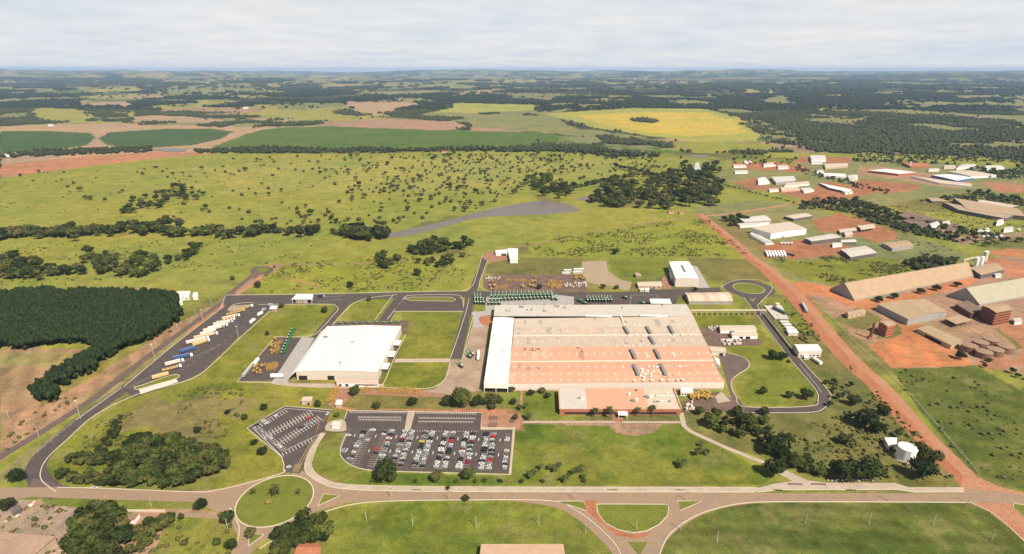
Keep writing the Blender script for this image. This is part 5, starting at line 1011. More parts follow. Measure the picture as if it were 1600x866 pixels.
p = G(1214, 478, 2); o = empty('vertical_tank', (p.x, p.y, 0), 'short cream round tank at the top of the utility platform', 'tank'); part('vessel', o, (p.x, p.y, 0), lambda mb: mb.tube((p.x, p.y, 0), (p.x, p.y, 5.5), 2.6, 2.6, w_cream, 16)); part('lid', o, (p.x, p.y, 0), lambda mb: mb.tube((p.x, p.y, 5.5), (p.x, p.y, 6.1), 2.7, .3, w_cream, 16))
p = G(1277, 567); o = empty('horizontal_tank', (p.x, p.y, 0), 'white horizontal tank lying on the grass below the boiler house', 'tank'); part('vessel', o, (p.x, p.y, 0), lambda mb: mb.tube((p.x-1.6, p.y+5, 2.3), (p.x+1.2, p.y-5, 2.3), 1.8, 1.8, w_white, 16))
for s in (-3, 3): part('cradle', o, (p.x, p.y, 0), lambda mb: mb.box((p.x-s*.25, p.y+s, .5), (2.6, .6, 1), w_grey, .25))
# pipe rack
def rack(name, label, a, b_, h, n, m, wd=2.0):
    A, B = G(*a), G(*b_); o = empty(name, A, label, 'pipe rack'); bb = tuple(A); d_ = (B-A).normalized(); az = math.atan2(d_.y, d_.x); c_ = (A+B)/2
    nn = Vector((-d_.y, d_.x, 0))
    for s in (-.7, 0, .7): q = c_+nn*s*wd/2; part('pipe', o, bb, lambda mb: mb.tube(A+nn*s*wd/2+Vector((0, 0, h+.35)), B+nn*s*wd/2+Vector((0, 0, h+.35)), .24, .24, m, 6))
    part('deck', o, bb, lambda mb: mb.box((c_.x, c_.y, h), ((B-A).length, wd, .3), m, az))
    for i in range(n+1):
        q = A.lerp(B, i/n)
        part('post', o, bb, lambda mb: [mb.box((q.x-nn.x*wd*.42, q.y-nn.y*wd*.42, h/2-.1), (.35, .35, h-.2), m, az), mb.box((q.x+nn.x*wd*.42, q.y+nn.y*wd*.42, h/2-.1), (.35, .35, h-.2), m, az)])
pipe_m = mat('cream_painted_steel', (.50,.44,.34), .6, .1, .5)
rack('pipe_rack', 'long elevated cream pipe rack from the factory to the utility area', (1079,493), (1196,492.6), 6.5, 14, pipe_m, 2.2)
rack('pipe_rack', 'pipe rack with ladder bays running along the loop road', (1197,494), (1240,549), 4.2, 13, mat('olive_steel', (.24,.25,.12), .7, .2, .5), 2.4)
# ---------------------------------------------------------------- water tank and its shed
p = G(1414, 716); tk = empty('water_tank', (p.x, p.y, 0), 'big white cylindrical water tank on a red concrete base near the dirt road', 'water tank'); tb_ = (p.x, p.y, 0)
shell = part('shell', tk, tb_, lambda mb: mb.tube((p.x, p.y, .4), (p.x, p.y, 10.2), 6.5, 6.5, w_white, 40)); part('roof', tk, tb_, lambda mb: mb.tube((p.x, p.y, 10.2), (p.x, p.y, 10.9), 6.65, .3, r_white, 40)); part('base', tk, tb_, lambda mb: mb.tube((p.x, p.y, 0), (p.x, p.y, .4), 7.6, 7.6, w_pink, 32))
part('ladder', tk, tb_, lambda mb: [mb.box((p.x-2.2+s, p.y-6.3, 5.3), (.08, .08, 10), steel) for s in (0, .6)]+[mb.box((p.x-1.9, p.y-6.3, .8+k*.46), (.6, .06, .06), steel) for k in range(21)])
shed('small white roofed pump house beside the big water tank', [(1388,695),(1400,694.6),(1401,684.6),(1383,684.6)], 5, cat='pump house', name='pump_house', wall=w_cream, roof=r_white, doors=((0, .5, 2.4, 3),))
shed('low pink valve pit at the foot of the water tank', [(1428,718),(1433,718),(1434,713),(1430,712)], 1.6, cat='valve pit', name='valve_pit', wall=w_pink, roof=w_pink)
# ---------------------------------------------------------------- grain works east of the dirt road
def gable(label, ground4, eave, rise, ridge, wall, roof, cat, name='grain_shed', **k):
    return shed(label, None, eave, rise, ridge, wall, roof, cat, name, at=[G(a, b_, eave) for a, b_ in ground4], **k)
gable('very long grain shed with steep tan roof reaching to the ground', [(1335.4,469),(1521,431.5),(1495,420),(1298,451)], 1.6, 15.5, 'x', w_grey, r_olive, 'grain shed')
gable('shorter steep roofed grain shed with grey green roof beside the process tower', [(1531,476),(1650,454),(1600,440),(1479.5,461)], 1.8, 16, 'x', w_grey, mat('grey_green_roof', (.30,.275,.20), .8, .1, .15, fine=.08), 'grain shed')
shed('wide low warehouse with weathered tan roof in the middle of the grain yard', [(1419,499),(1479.5,487),(1446,468),(1371.4,475.6)], 8, 2.2, 'y', w_grey, r_olive, 'warehouse', 'warehouse')
shed('open storage canopy behind the long low tan shed', [(1494.5,507),(1518.5,500.5),(1499,492),(1477,498)], 5.5, 0, 'x', rust, r_olive, 'canopy', 'canopy', op=True)
shed('long narrow tan roofed shed at the edge of the red dirt yard', [(1486,540),(1505,532.5),(1453,509.5),(1433.5,514)], 4.5, .9, 'y', w_tan, r_olive, 'shed', 'shed', doors=((3, .5, 20, 3),))
shed('small tan house beside the red dirt entrance road', [(1326,492),(1353,487),(1348,482.6),(1322,487)], 5.4, 1.0, 'x', w_tan, r_olive, 'house', 'house', wins=((0, 3, 1.4, 1.6, 3),))
rt, bs, P, pn = shed('brick kiln tower with tan roof beside a black chimney', [(1387,510.5),(1399.5,507.3),(1386,500),(1374,503)], 13, .8, 'x', w_brick, r_olive, 'kiln tower', 'kiln_tower')
for k in range(3): part('floor_slab', rt, bs, lambda mb: mb.prism([(q.x+(q.x-bs[0])*.12, q.y+(q.y-bs[1])*.12) for q in P], 3+k*3.4, 3.35+k*3.4, rust))
p = G(1359, 529); o = empty('chimney', (p.x, p.y, 0), 'dark rusty steel chimney standing beside the brick kiln', 'chimney'); part('flue', o, (p.x, p.y, 0), lambda mb: mb.tube((p.x, p.y, 0), (p.x+1.5, p.y, 19), 1.5, 1.3, rust, 12)); part('base', o, (p.x, p.y, 0), lambda mb: mb.box((p.x, p.y, 1), (4.4, 4.4, 2), w_brick))
rt, bs, P, pn = shed('tall rusty process tower with split tan roof between the grain sheds', [(1557,489),(1581,484.5),(1567,474),(1535,478)], 16, 1.2, 'x', rust, r_olive, 'process tower', 'process_tower')
for k in range(4): part('floor_slab', rt, bs, lambda mb: mb.prism([(q.x+(q.x-bs[0])*.1, q.y+(q.y-bs[1])*.1) for q in P], 3+k*3.3, 3.4+k*3.3, w_brick))
shed('rusty flat machinery house joining the process tower to the grain shed', [(1518,490),(1537,484),(1512,470),(1494,475)], 6.5, cat='machinery house', name='machinery_house', wall=rust, roof=r_brown)
shed('small white cabin behind the process tower', [(1586,503),(1597,502),(1594,497),(1583,498)], 4, cat='cabin', name='cabin', wall=w_white, roof=r_grey)
shed('wide low loading shed at the foot of the white silos', [(1533,430),(1569,421.5),(1556,411),(1513,418.6)], 6, 1, 'x', w_dark, r_olive, 'shed', 'shed')
shed('small white walled office beside the silo loading shed', [(1556,431.5),(1565,430.5),(1563,427),(1554,428)], 3, cat='cabin', name='cabin', wall=w_white, roof=r_alu)
for j, (px, py, r_, h_) in enumerate(((1523.8,418,2.8,15),(1531,417.5,2.8,16),(1537,410,3.2,17))):
    p = G(px, py); o = empty('silo', (p.x, p.y, 0), ('tall white silo, front one of the white group', 'tall white silo, middle one of the white group', 'cream silo tower at the back of the white group')[j], 'silo')
    part('cylinder', o, (p.x, p.y, 0), lambda mb: mb.tube((p.x, p.y, 2), (p.x, p.y, h_), r_, r_, w_white if j < 2 else w_cream, 18)); part('cone_roof', o, (p.x, p.y, 0), lambda mb: mb.tube((p.x, p.y, h_), (p.x, p.y, h_+1.6), r_+.2, .4, w_white, 18)); part('skirt', o, (p.x, p.y, 0), lambda mb: mb.tube((p.x, p.y, 0), (p.x, p.y, 2), r_*.8, r_*.8, w_grey, 12))
conv = empty('conveyor', G(1512, 415), 'inclined cream conveyor bridge at the end of the long grain shed', 'conveyor'); cb_ = tuple(G(1512, 415)); a_ = G(1504, 417)+Vector((0, 0, 11)); b2_ = G(1524, 417)+Vector((0, 0, 15.5)); part('bridge', conv, cb_, lambda mb: mb.tube(a_, b2_, 1.2, 1.2, w_cream, 4)); part('tower', conv, cb_, lambda mb: mb.box((a_.x, a_.y, 5), (3, 3, 10), w_cream))
tm = mat('brown_tank_steel', (.20,.115,.075), .8, .2, .3, fine=.12); tr_ = mat('brown_tank_roof', (.25,.16,.105), .8, .15, .3, fine=.1)
for j, (x, y) in enumerate(((850,585),(912,565),(972,550),(933,620),(997,607),(1055,590))):
    p = G(1280+x*.2771, 380+(y-10)*.2771, 6.3); o = empty('storage_tank', (p.x, p.y, 0), ('first of the back row of round brown tanks, by the narrow shed', 'middle tank in the back row of round brown tanks', 'last tank in the back row of round brown tanks', 'first of the front row of round brown tanks, by the clipped bush', 'middle tank in the front row of round brown tanks', 'last tank in the front row of round brown tanks')[j], 'storage tank', 'round brown storage tanks')
    bb = (p.x, p.y, 0); part('shell', o, bb, lambda mb: mb.tube((p.x, p.y, 0), (p.x, p.y, 6.3), 7.4, 7.4, tm, 28)); part('roof', o, bb, lambda mb: mb.tube((p.x, p.y, 6.3), (p.x, p.y, 7.1), 7.6, .3, tr_, 28))
# ---------------------------------------------------------------- industrial estate beyond
def Z10(*q): return [(1080+x*.2078, 220+y*.2078) for x, y in q]
def Z11(*q): return [(1340+x*.2078, 220+y*.2078) for x, y in q]
shed('largest white walled hall of the estate, facing the red yard', Z10((600,697),(868,662),(740,610),(450,655)), 10.5, 1.2, 'y', w_white, r_tan2, 'hall', 'industrial_hall', doors=((0, .35, 3, 2.5),))
shed('low white office strip along the side of the largest hall', Z10((590,765),(600,752),(455,690),(440,700)), 4, 0, 'x', w_white, r_alu, 'office', 'office')
shed('ribbed grey roofed shed behind the largest hall', Z10((400,612),(602,600),(550,560),(350,585)), 6, 1.4, 'x', w_grey, r_alu, 'shed')
shed('lower grey roofed shed joined to the ribbed shed', Z10((370,640),(480,630),(590,612),(345,622)), 4.5, 0, 'x', w_white, r_alu, 'shed')
shed('open fronted shed with pale roof at the edge of the red field', Z10((770,588),(912,566),(860,543),(698,568)), 5.5, .6, 'x', w_dark, r_tan2, 'shed', op=False, doors=())
shed('dark walled long shed with grey roof on the red yard', Z10((905,757),(1130,727),(1050,700),(850,735)), 6.5, 1.0, 'x', w_dark, r_grey, 'shed')
shed('white walled long annex beside the largest hall', Z10((560,770),(620,765),(505,705),(450,712)), 3.5, 0, 'x', w_white, r_grey, 'annex', 'annex')
shed('grey roofed barn with open front by the red dirt branch road', [(1329,402),(1370,395.5),(1352,384.5),(1313,390)], 5.5, 1.2, 'x', w_dark, r_grey, 'barn', 'barn')
shed('tan roofed barn with white walls east of the grey barn', Z11((262,812),(422,790),(370,750),(183,771)), 5, 1.2, 'x', w_grey, r_olive, 'barn', 'barn')
shed('pale roofed shed on posts at the red yard corner', Z11((30,672),(133,655),(120,626),(0,640)), 5, .6, 'x', w_tan, r_tan2, 'shed', op=True)
shed('dark weathered twin roofed hall amid trees, main bay', Z11((430,600),(640,600),(420,535),(290,560)), 6, 1.5, 'y', w_dark, r_brown, 'hall', 'old_hall')
shed('dark weathered low hall in front of the twin roofed hall', Z11((480,655),(545,625),(430,585),(340,600)), 4.5, .8, 'y', w_dark, r_brown, 'hall', 'old_hall')
shed('small white gabled store beside the dark weathered hall', Z11((560,655),(620,630),(600,605),(540,625)), 5, .6, 'x', w_white, r_alu, 'store', 'store')
shed('flat brown roofed house among the trees', Z11((590,668),(755,672),(750,628),(640,625)), 4, 0, 'x', w_tan, r_brown, 'house', 'house')
shed('white flat topped store beside the brown roofed house', Z11((645,635),(698,628),(690,600),(640,612)), 4.5, 0, 'x', w_white, r_alu, 'store', 'store')
shed('largest tan roofed hall of the estate, upper bay', Z11((830,520),(1260,570),(1200,510),(720,430)), 8, 1.6, 'x', w_dark, r_olive, 'hall', 'long_hall')
shed('long dark fronted tan hall, lower bay before the largest hall', Z11((760,520),(1110,585),(1180,560),(640,462)), 7, .8, 'x', w_dark, r_old, 'hall', 'long_hall')
shed('narrow tan lean roof before the long dark fronted hall', Z11((755,528),(1080,592),(1100,582),(790,520)), 4, 0, 'x', w_tan, r_olive, 'shed')
shed('long pale roofed hall behind the largest tan hall', Z11((900,465),(1150,505),(1210,490),(920,443)), 7, .8, 'x', w_dark, r_tan2, 'hall', 'long_hall')
shed('small tan roofed shed at the end of the largest tan hall', Z11((560,455),(690,458),(600,430),(525,432)), 4.5, .5, 'x', w_dark, r_olive, 'shed')
shed('white walled cabin below the tan halls beside the parked trucks', Z11((900,686),(995,672),(985,655),(905,668)), 3.5, 0, 'x', w_white, r_alu, 'cabin', 'cabin')
shed('white cabin with grey door at the edge of the bright field', Z11((1100,676),(1172,668),(1165,646),(1105,654)), 4, 0, 'x', w_white, r_alu, 'cabin', 'cabin')
shed('white rounded store at the end of the long dark fronted hall', Z11((1045,625),(1100,612),(1095,585),(1050,598)), 5, .8, 'x', w_white, r_alu, 'store', 'store')
shed('blue walled warehouse with bright white roof', Z11((745,300),(870,280),(690,252),(555,258)), 6, .8, 'x', w_blue, r_white, 'warehouse', 'warehouse')
shed('pale pink roofed long warehouse behind the blue walled one', Z11((850,268),(1045,258),(830,222),(680,230)), 6, .8, 'x', w_white, r_tan2, 'warehouse', 'warehouse')
shed('large white roofed warehouse with brick end, alone past the pens', Z11((310,250),(440,240),(210,212),(80,225)), 6, 1, 'x', w_brick, r_white, 'warehouse', 'warehouse')
shed('very long low pinkish shed before the blue walled warehouse', Z11((620,320),(850,345),(860,325),(400,266)), 4, .5, 'x', w_white, r_tan2, 'shed')
shed('arched white hall near the wood edge, shorter one', Z11((745,208),(895,192),(880,176),(790,176)), 6, 2, 'x', w_white, r_alu, 'hall', 'arched_hall')
shed('arched white hall near the wood edge, longer one', Z11((965,210),(1105,205),(1060,184),(960,186)), 6, 2, 'x', w_white, r_alu, 'hall', 'arched_hall')
shed('orange roofed factory with a small tower by the wood edge', Z11((400,195),(540,192),(530,168),(330,164)), 5, 1, 'x', w_brick, r_clay, 'factory building', 'orange_factory')
p = G(1421, 262); o = empty('water_tower', (p.x, p.y, 0), 'pale slender water tower beside the orange roofed factory', 'water tower'); part('shaft', o, (p.x, p.y, 0), lambda mb: mb.box((p.x, p.y, 7), (4, 4, 14), w_cream)); part('reservoir', o, (p.x, p.y, 0), lambda mb: mb.box((p.x, p.y, 15.6), (6, 6, 3.2), w_cream))
shed('white strip building between orange factory and arched halls', Z11((535,222),(615,220),(610,208),(540,210)), 4, 0, 'x', w_white, r_alu, 'building', 'building')
shed('pale low block beside the arched halls', Z11((650,200),(740,198),(730,184),(655,186)), 5, 0, 'x', w_cream, r_tan2, 'building', 'building')
shed('tall white roofed warehouse at the head of the estate', Z10((905,145),(1015,142),(1005,110),(895,110)), 8, 1, 'x', w_white, r_alu, 'warehouse', 'warehouse')
shed('low grey canopy in front of the tall white roofed warehouse', Z10((905,168),(990,166),(985,148),(910,150)), 4, 0, 'x', w_white, r_grey, 'canopy', 'canopy')
shed('long beige roofed building below the tall white warehouse', Z10((1010,205),(1180,190),(1170,168),(1000,175)), 5, .8, 'x', w_tan, r_tan2, 'building', 'building')
shed('white dome like salt store at the corner of a red yard', Z10((505,320),(590,312),(560,278),(500,285)), 5, 2.5, 'y', w_white, r_white, 'store', 'store')
shed('white ribbed warehouse beside the dome like store', Z10((640,315),(785,298),(770,266),(600,272)), 6.5, 1.2, 'x', w_grey, r_alu, 'warehouse', 'warehouse')
shed('long pale roof across the red yard below the ribbed warehouse', Z10((700,342),(890,325),(880,305),(720,318)), 4, .4, 'x', w_white, r_tan2, 'shed')
shed('long white roofed bay running into the red yard', Z10((1040,355),(1190,388),(1200,365),(960,318)), 5, .6, 'x', w_dark, r_white, 'shed')
shed('far end store of the long white roofed bay', Z10((1160,392),(1215,385),(1195,362),(1120,368)), 4.5, .4, 'x', w_white, r_tan2, 'store', 'store')
shed('small white shed in the middle of the estate fields', Z10((850,385),(925,370),(890,352),(822,358)), 4, .5, 'x', w_white, r_alu, 'shed')
shed('pinkish low shed by the hedge below the ribbed warehouse', Z10((680,375),(820,365),(790,346),(670,350)), 4, .4, 'x', w_pink, r_tan2, 'shed')
shed('grey low shed at the end of the hedge', Z10((590,378),(660,372),(650,358),(585,362)), 3.5, .3, 'x', w_white, r_grey, 'shed')
shed('narrow white shed alone on the green field by the pond', Z10((330,240),(428,236),(415,222),(328,225)), 4, .4, 'x', w_white, r_alu, 'shed')
shed('pale farm building past the pond, front one', Z10((320,195),(415,192),(400,178),(315,180)), 4, .6, 'x', w_white, r_tan2, 'farm building', 'farm_building')
shed('tiny white farm building past the pond, back one', Z10((400,165),(455,160),(445,150),(398,150)), 4, .5, 'x', w_white, r_alu, 'farm building', 'farm_building')
shed('pale farm building among trees on the red patch', Z10((545,190),(635,180),(620,162),(545,170)), 4.5, .8, 'x', w_white, r_tan2, 'farm building', 'farm_building')
shed('second pale farm building among trees on the red patch', Z10((655,205),(735,200),(720,182),(650,186)), 4.5, .8, 'x', w_white, r_grey, 'farm building', 'farm_building')
shed('long white greenhouse like shed near the beige building', Z10((1000,262),(1165,272),(1160,250),(990,242)), 4, .6, 'x', w_white, r_white, 'shed')
shed('white store at the end of the greenhouse like shed', Z10((1190,292),(1255,290),(1250,258),(1175,262)), 5, 1.2, 'y', w_cream, r_alu, 'store', 'store')
shed('tiny white roof next to the beige building', Z10((945,236),(1000,234),(990,220),(942,222)), 3.5, 0, 'x', w_white, r_alu, 'shed')
shed('small pink house at the side of the estate crossing', Z10((1160,712),(1215,706),(1205,682),(1150,690)), 4, .6, 'x', w_pink, r_tan2, 'house', 'house')
shed('white roofed garage beside the small pink house', Z10((1130,765),(1245,762),(1230,742),(1125,748)), 4, .4, 'x', w_dark, r_alu, 'garage', 'garage')
shed('grey roofed garage before the small pink house', Z10((1065,790),(1135,782),(1125,765),(1060,770)), 3.5, .3, 'x', w_white, r_alu, 'garage', 'garage')
shed('pale roofed strip at the rim of the red field', Z10((1120,690),(1245,675),(1235,655),(1110,668)), 4, .4, 'x', w_dark, r_tan2, 'shed')
shed('white farmhouse on the edge of the western fields', [(6,243),(14,242.6),(13,240),(6,240.4)], 5, 1, 'x', w_white, r_alu, 'farmhouse', 'farmhouse')
for j, (x, y) in enumerate(((75,195),(380,168))): shed(('lone white farmhouse in the far western woods', 'lone white farmhouse in the distant pasture')[j], [(x,y+1),(x+8,y+1),(x+8,y-1),(x,y-1)], 6, 1, 'x', w_white, r_alu, 'farmhouse', 'farmhouse')
for j, (x, y, w_, l_) in enumerate(((1005,306,6,'orange roofed cottage below the thick wood'),(1045,330,8,'small red roofed cottage at the foot of the thick wood'),(1062,331,6,'second red roofed cottage at the foot of the thick wood'),(690,236,9,'tiny pink farmhouse at the top of the pasture'))): shed(l_, [(x,y+1.5),(x+w_,y+1.5),(x+w_,y-1),(x,y-1)], 3.5, 1, 'x', w_pink, r_clay, 'cottage', 'cottage')
# ---------------------------------------------------------------- beyond the plantation
shed('white rounded filling station canopy at the tip of the plantation', Z10((0,0)) and [(272,464),(295,462.5),(297,455.5),(278,455.5)], 5.5, 0, 'x', w_white, r_white, 'filling station', 'filling_station', wins=((0, 3, 2.4, 1.2, 3),))
shed('white low block touching the plantation edge', [(273,472.5),(285,472),(284,465),(272,466)], 4, 0, 'x', w_white, r_white, 'building', 'building')
shed('small white building beside the filling station', [(301,464),(309,464),(309,457),(303,457)], 4, .5, 'x', w_white, r_white, 'building', 'building')
shed('long white wall like shed behind the plantation', [(212,463.5),(258,464),(259,459.4),(214,459)], 3.5, .3, 'x', w_white, r_alu, 'shed')
for j, (x, y) in enumerate(((205,458),(219,457.5))): shed(('yellow container behind the plantation, the one farther from the station', 'yellow container behind the plantation, the one nearer the station')[j], [(x-4,y),(x+4.5,y),(x+5,y-2.2),(x-3,y-2.2)], 2.8, cat='storage container', name='storage_container', wall=mat('yellow_steel', (.52,.33,.05), .6, .15, .6), roof=mat('yellow_steel', (.52,.33,.05)))
# ---------------------------------------------------------------- along the bottom edge
shed('clay tiled house beneath the dark trees south of the large roundabout', [(460,868),(500,868),(500,850),(470,849)], 3.5, 1.5, 'x', w_pink, r_clay, 'house', 'house')
shed('long shed with tan metal roof in the roadside field', [(748,895),(885,895),(879,851),(753,851)], 4.5, 1.0, 'x', w_pink, mat('pinkish_roof_sheet', (.44,.29,.20), .8, .1, .2, fine=.06), 'shed', 'shed')
shed('large flat roofed depot by the roadside with a shaded edge', [(-60,905),(52,868),(86,839),(-60,828)], 5, 0, 'x', w_tan, mat('depot_roof', (.30,.20,.145), .9, .15, .1, fine=.12), 'depot', 'depot')
def wallrun(label, pts, h, m, name='wall_run', cat='wall', w=.35):
    P = GA(pts); o = empty(name, (P[0][0], P[0][1], 0), label, cat); a, b_ = ribbon_pts(P, w); n = len(P)
    part('wall_panel', o, (P[0][0], P[0][1], 0), lambda mb: [mb.prism([a[i], b_[i], b_[i+1], a[i+1]][::-1], 0, h, m) for i in range(n-1)]); return o
wallrun('white wall stub with a bend inside the brown plot', [(202,819),(211,818.5),(219,809)], 2.4, w_white, 'plot_wall'); wallrun('straight white wall at the back of the brown plot', [(198,838),(221,838)], 2.4, w_white, 'plot_wall')
wallrun('cream boundary wall of the brown plot facing the road', [(183,799),(220,799.5),(258,800)], 1.6, w_cream, 'plot_wall'); wallrun('broken white wall along the slanting side of the brown plot', [(252,808),(240,820),(231,832)], 2.0, w_white, 'plot_wall')
g = random.Random(3)
for j in range(9):
    p = G(10+j*5.4, 815-j*3.8+g.uniform(-2, 2)); o = empty('rubble_heap', (p.x, p.y, 0), 'pale heap of building sand or rubble beside the roadside depot', 'rubble heap', 'heaps beside the roadside depot'); o.rotation_euler.z = g.random()*3
    v = ICO1[0]*np.array([g.uniform(1.5, 3), g.uniform(1, 1.8), g.uniform(.8, 1.5)])*(1+.25*(np.random.default_rng(j).random((12, 1))-.5)); me_ = mesh_np('mound', v, ICO1[1], [g.choice((walkm, yardm, w_tan, drybrown, w_cream))]); c_ = bpy.data.objects.new('mound', me_); COL.objects.link(c_); c_.parent = o
shed('dark open truck shelter by the sand heaps', [(20,803),(33,795),(30,790),(18,797)], 3, 0, 'x', w_dark, w_dark, 'shelter', 'shelter')
# ================================================================== VEHICLES AND YARD EQUIPMENT
tyre = mat('tyre_rubber', (.02,.02,.02), .9, .1, 1); carpaint = mat('car_paint', (1, 1, 1), .35, .02, 1, objcol=True, spec=.5)
COLS = dict(W=((.52,.52,.51), 'white'), S=((.27,.28,.30), 'silver'), G=((.20,.21,.22), 'grey'), K=((.018,.02,.025), 'black'), R=((.55,.03,.02), 'red'), M=((.22,.02,.035), 'maroon'), Y=((.65,.55,.04), 'yellow'), B=((.05,.10,.25), 'blue'))
def car_mesh(kind):
    L_, W_ = (4.3, 1.75) if kind != 'pickup' else (5.2, 1.85); b_ = MB()
    if kind == 'sedan': prof = [(-2.15,.35),(-2.15,.85),(-1.5,.98),(-.95,1.02),(-.45,1.46),(.75,1.48),(1.35,1.05),(2.1,.98),(2.15,.35)]
    elif kind == 'hatch': prof = [(-2.0,.35),(-2.0,.8),(-1.35,.98),(-.8,1.02),(-.3,1.5),(1.2,1.52),(1.75,1.0),(1.9,.35)]
    else: prof = [(-2.6,.45),(-2.6,1.0),(-1.7,1.15),(-1.1,1.2),(-.6,1.75),(.7,1.75),(.95,1.15),(2.55,1.15),(2.6,.45)]
    n = len(prof); lo = []; hi = []
    for x, z in prof: k = .82 if z > 1.3 else 1.0; lo.append((x, -W_/2*k, z)); hi.append((x, W_/2*k, z))
    b_.face(lo[::-1], carpaint) if False else b_.face(lo, carpaint); b_.face(hi[::-1], carpaint)
    for i in range(n): j = (i+1) % n; b_.face([lo[i], hi[i], hi[j], lo[j]], carpaint)
    for x in (-1.3, 1.3):
        for s in (-1, 1): b_.tube((x, s*(W_/2-.12), .33), (x, s*(W_/2+.03), .33), .33, .33, tyre, 10)
    g_ = MB(); up = [(x, z) for x, z in prof if z > 1.3]; i0 = prof.index(up[0]); f0, f1 = prof[i0-1], up[0]; r0, r1 = up[-1], prof[i0+len(up)]
    def quad(p, q, e): k0 = .96 if p[1] < 1.3 else .82; k1 = .82 if q[1] > 1.3 else .96; g_.face([(p[0]+e[0], -W_/2*k0*.88, p[1]+e[1]), (q[0]+e[0], -W_/2*k1*.9, q[1]+e[1]), (q[0]+e[0], W_/2*k1*.9, q[1]+e[1]), (p[0]+e[0], W_/2*k0*.88, p[1]+e[1])], glass)
    quad(f0, f1, (-.03, .03)); quad(r1, r0, (.03, .03)) if False else quad(r0, r1, (.03, .03))
    for s in (-1, 1):
        y0, y1 = s*(W_/2+.02), s*(W_/2*.83+.02); q = [(f0[0]+.25, y0, f0[1]+.03), (r1[0]-.25, y0, r1[1]+.03), (r0[0]-.08, y1, r0[1]-.08), (f1[0]+.08, y1, f1[1]-.08)]; g_.face(q if s < 0 else q[::-1], glass)
    return b_.build('body', link=False).data, g_.build('windows', link=False).data
CARM = {k: car_mesh(k) for k in ('sedan', 'hatch', 'pickup')}
def car(x, y, az, ck, label, group=None, kind=None, name='parked_car', cat='car'):
    kind = kind or random.choice(('sedan', 'hatch', 'hatch', 'sedan', 'hatch', 'pickup') if ck in 'WSGK' else ('sedan', 'hatch'))
    o = empty(name, (x, y, .22), label, cat, group, az); s = random.uniform(.88, .98); o.scale = (s, s, random.uniform(.97, 1.08))
    for nm, me_ in zip(('body', 'windows'), CARM[kind]):
        c_ = bpy.data.objects.new(nm, me_); COL.objects.link(c_); c_.parent = o; j = random.uniform(.9, 1.06); c_.color = (*[v*j for v in COLS[ck][0]], 1)
    return o
ordn = 'first second third fourth fifth sixth seventh eighth ninth tenth eleventh twelfth thirteenth fourteenth fifteenth sixteenth seventeenth'.split()
top = 675.4; Y0 = G(700, top).y; PIT = 2.66
COLX = [(543,"...W......SS....."),(569,".KKWS.SSW..W.KS.."),(581,"W....W..........."),(601,".KW......R.K....."),(613,"WSKMWMWSKGS.WS.K."),(633,"WSWWMK.S.SW.WK..."),(645,"WWSSSKWSSWKWSWKSK"),(665,"SKSG.YKKKSWSWWGKG"),(676,"WWSKKWSWSWSSSWSSK"),(697,"WWSKKWWKWWKSKKWWW"),(709,"W..KRMWSKKK.WKWWW"),
        (729,"WSWKKWWSMWSSKKWWW"),(740,"KKWWMKSKWKWSWMM.."),(761,"KKSWSWWKKKGWWKWWW"),(772,"SRMWKWSWKGKSMRSWW"),(794,"..WW....W..WSWKWS")]
ncar = 0
for ci, (px, occ) in enumerate(COLX):
    X = G(px, top).x
    for r_, ch in enumerate(occ):
        if ch == '.': continue
        x, y = X+random.uniform(-.35, .35), Y0-(r_+.5)*PIT+random.uniform(-.15, .15)
        q = to_px(x, y)
        if ci == 0: x += 2.5+(r_ > 5)*3.2
        car(x, y, (0 if random.random() < .5 else math.pi)+random.uniform(-.04, .04), ch, f'{COLS[ch][1]} car, {ordn[r_]} bay down from the motorcycle bays, {ordn[ci]} car column from the curved kerb', 'cars in the big staff car park'); ncar += 1
for px, py, az, ch, l_ in ((401,665,.2,'K','black car among the white cars at the tip of the west car park'),(413,659,.4,'W','white car next to the black car at the tip of the west car park'),(418,662,.4,'W','second white car behind the black car of the west car park'),(432,651,.3,'W','white car alone on the upper edge of the west car park'),(423,686,2.6,'W','white car halfway down the outer edge of the west car park'),
   (437,699,2.6,'W','white car at the lower end of the outer edge of the west car park'),(471,669,.4,'K','black car in the middle bays of the west car park'),(481,664.5,.4,'G','dark grey car near the red one in the west car park'),(482,654,.4,'R','red car in the west car park'),(408,675,2.6,'S','silver car just below the black one in the west car park'),(512,648,1.2,'W','white car waiting by the verge island of the car park'),(452,731,.2,'W','white car leaving the west car park by the hatched marking')):
    p = G(px, py); car(p.x, p.y, az, ch, l_, kind='hatch')
for px, py, az, l_, ch in ((148,764,.05,'white pickup driving on the avenue beside the thicket','W'),(361,799,-.9,'white car entering the large roundabout from the side lane','W')): p = G(px, py); car(p.x, p.y, az, ch, l_, kind='pickup' if ch == 'W' and px < 200 else 'sedan', name='car')
p = G(266, 519); car(p.x, p.y, .9, 'K', 'black car driving on the road outside the truck yard fence', kind='sedan', name='car')
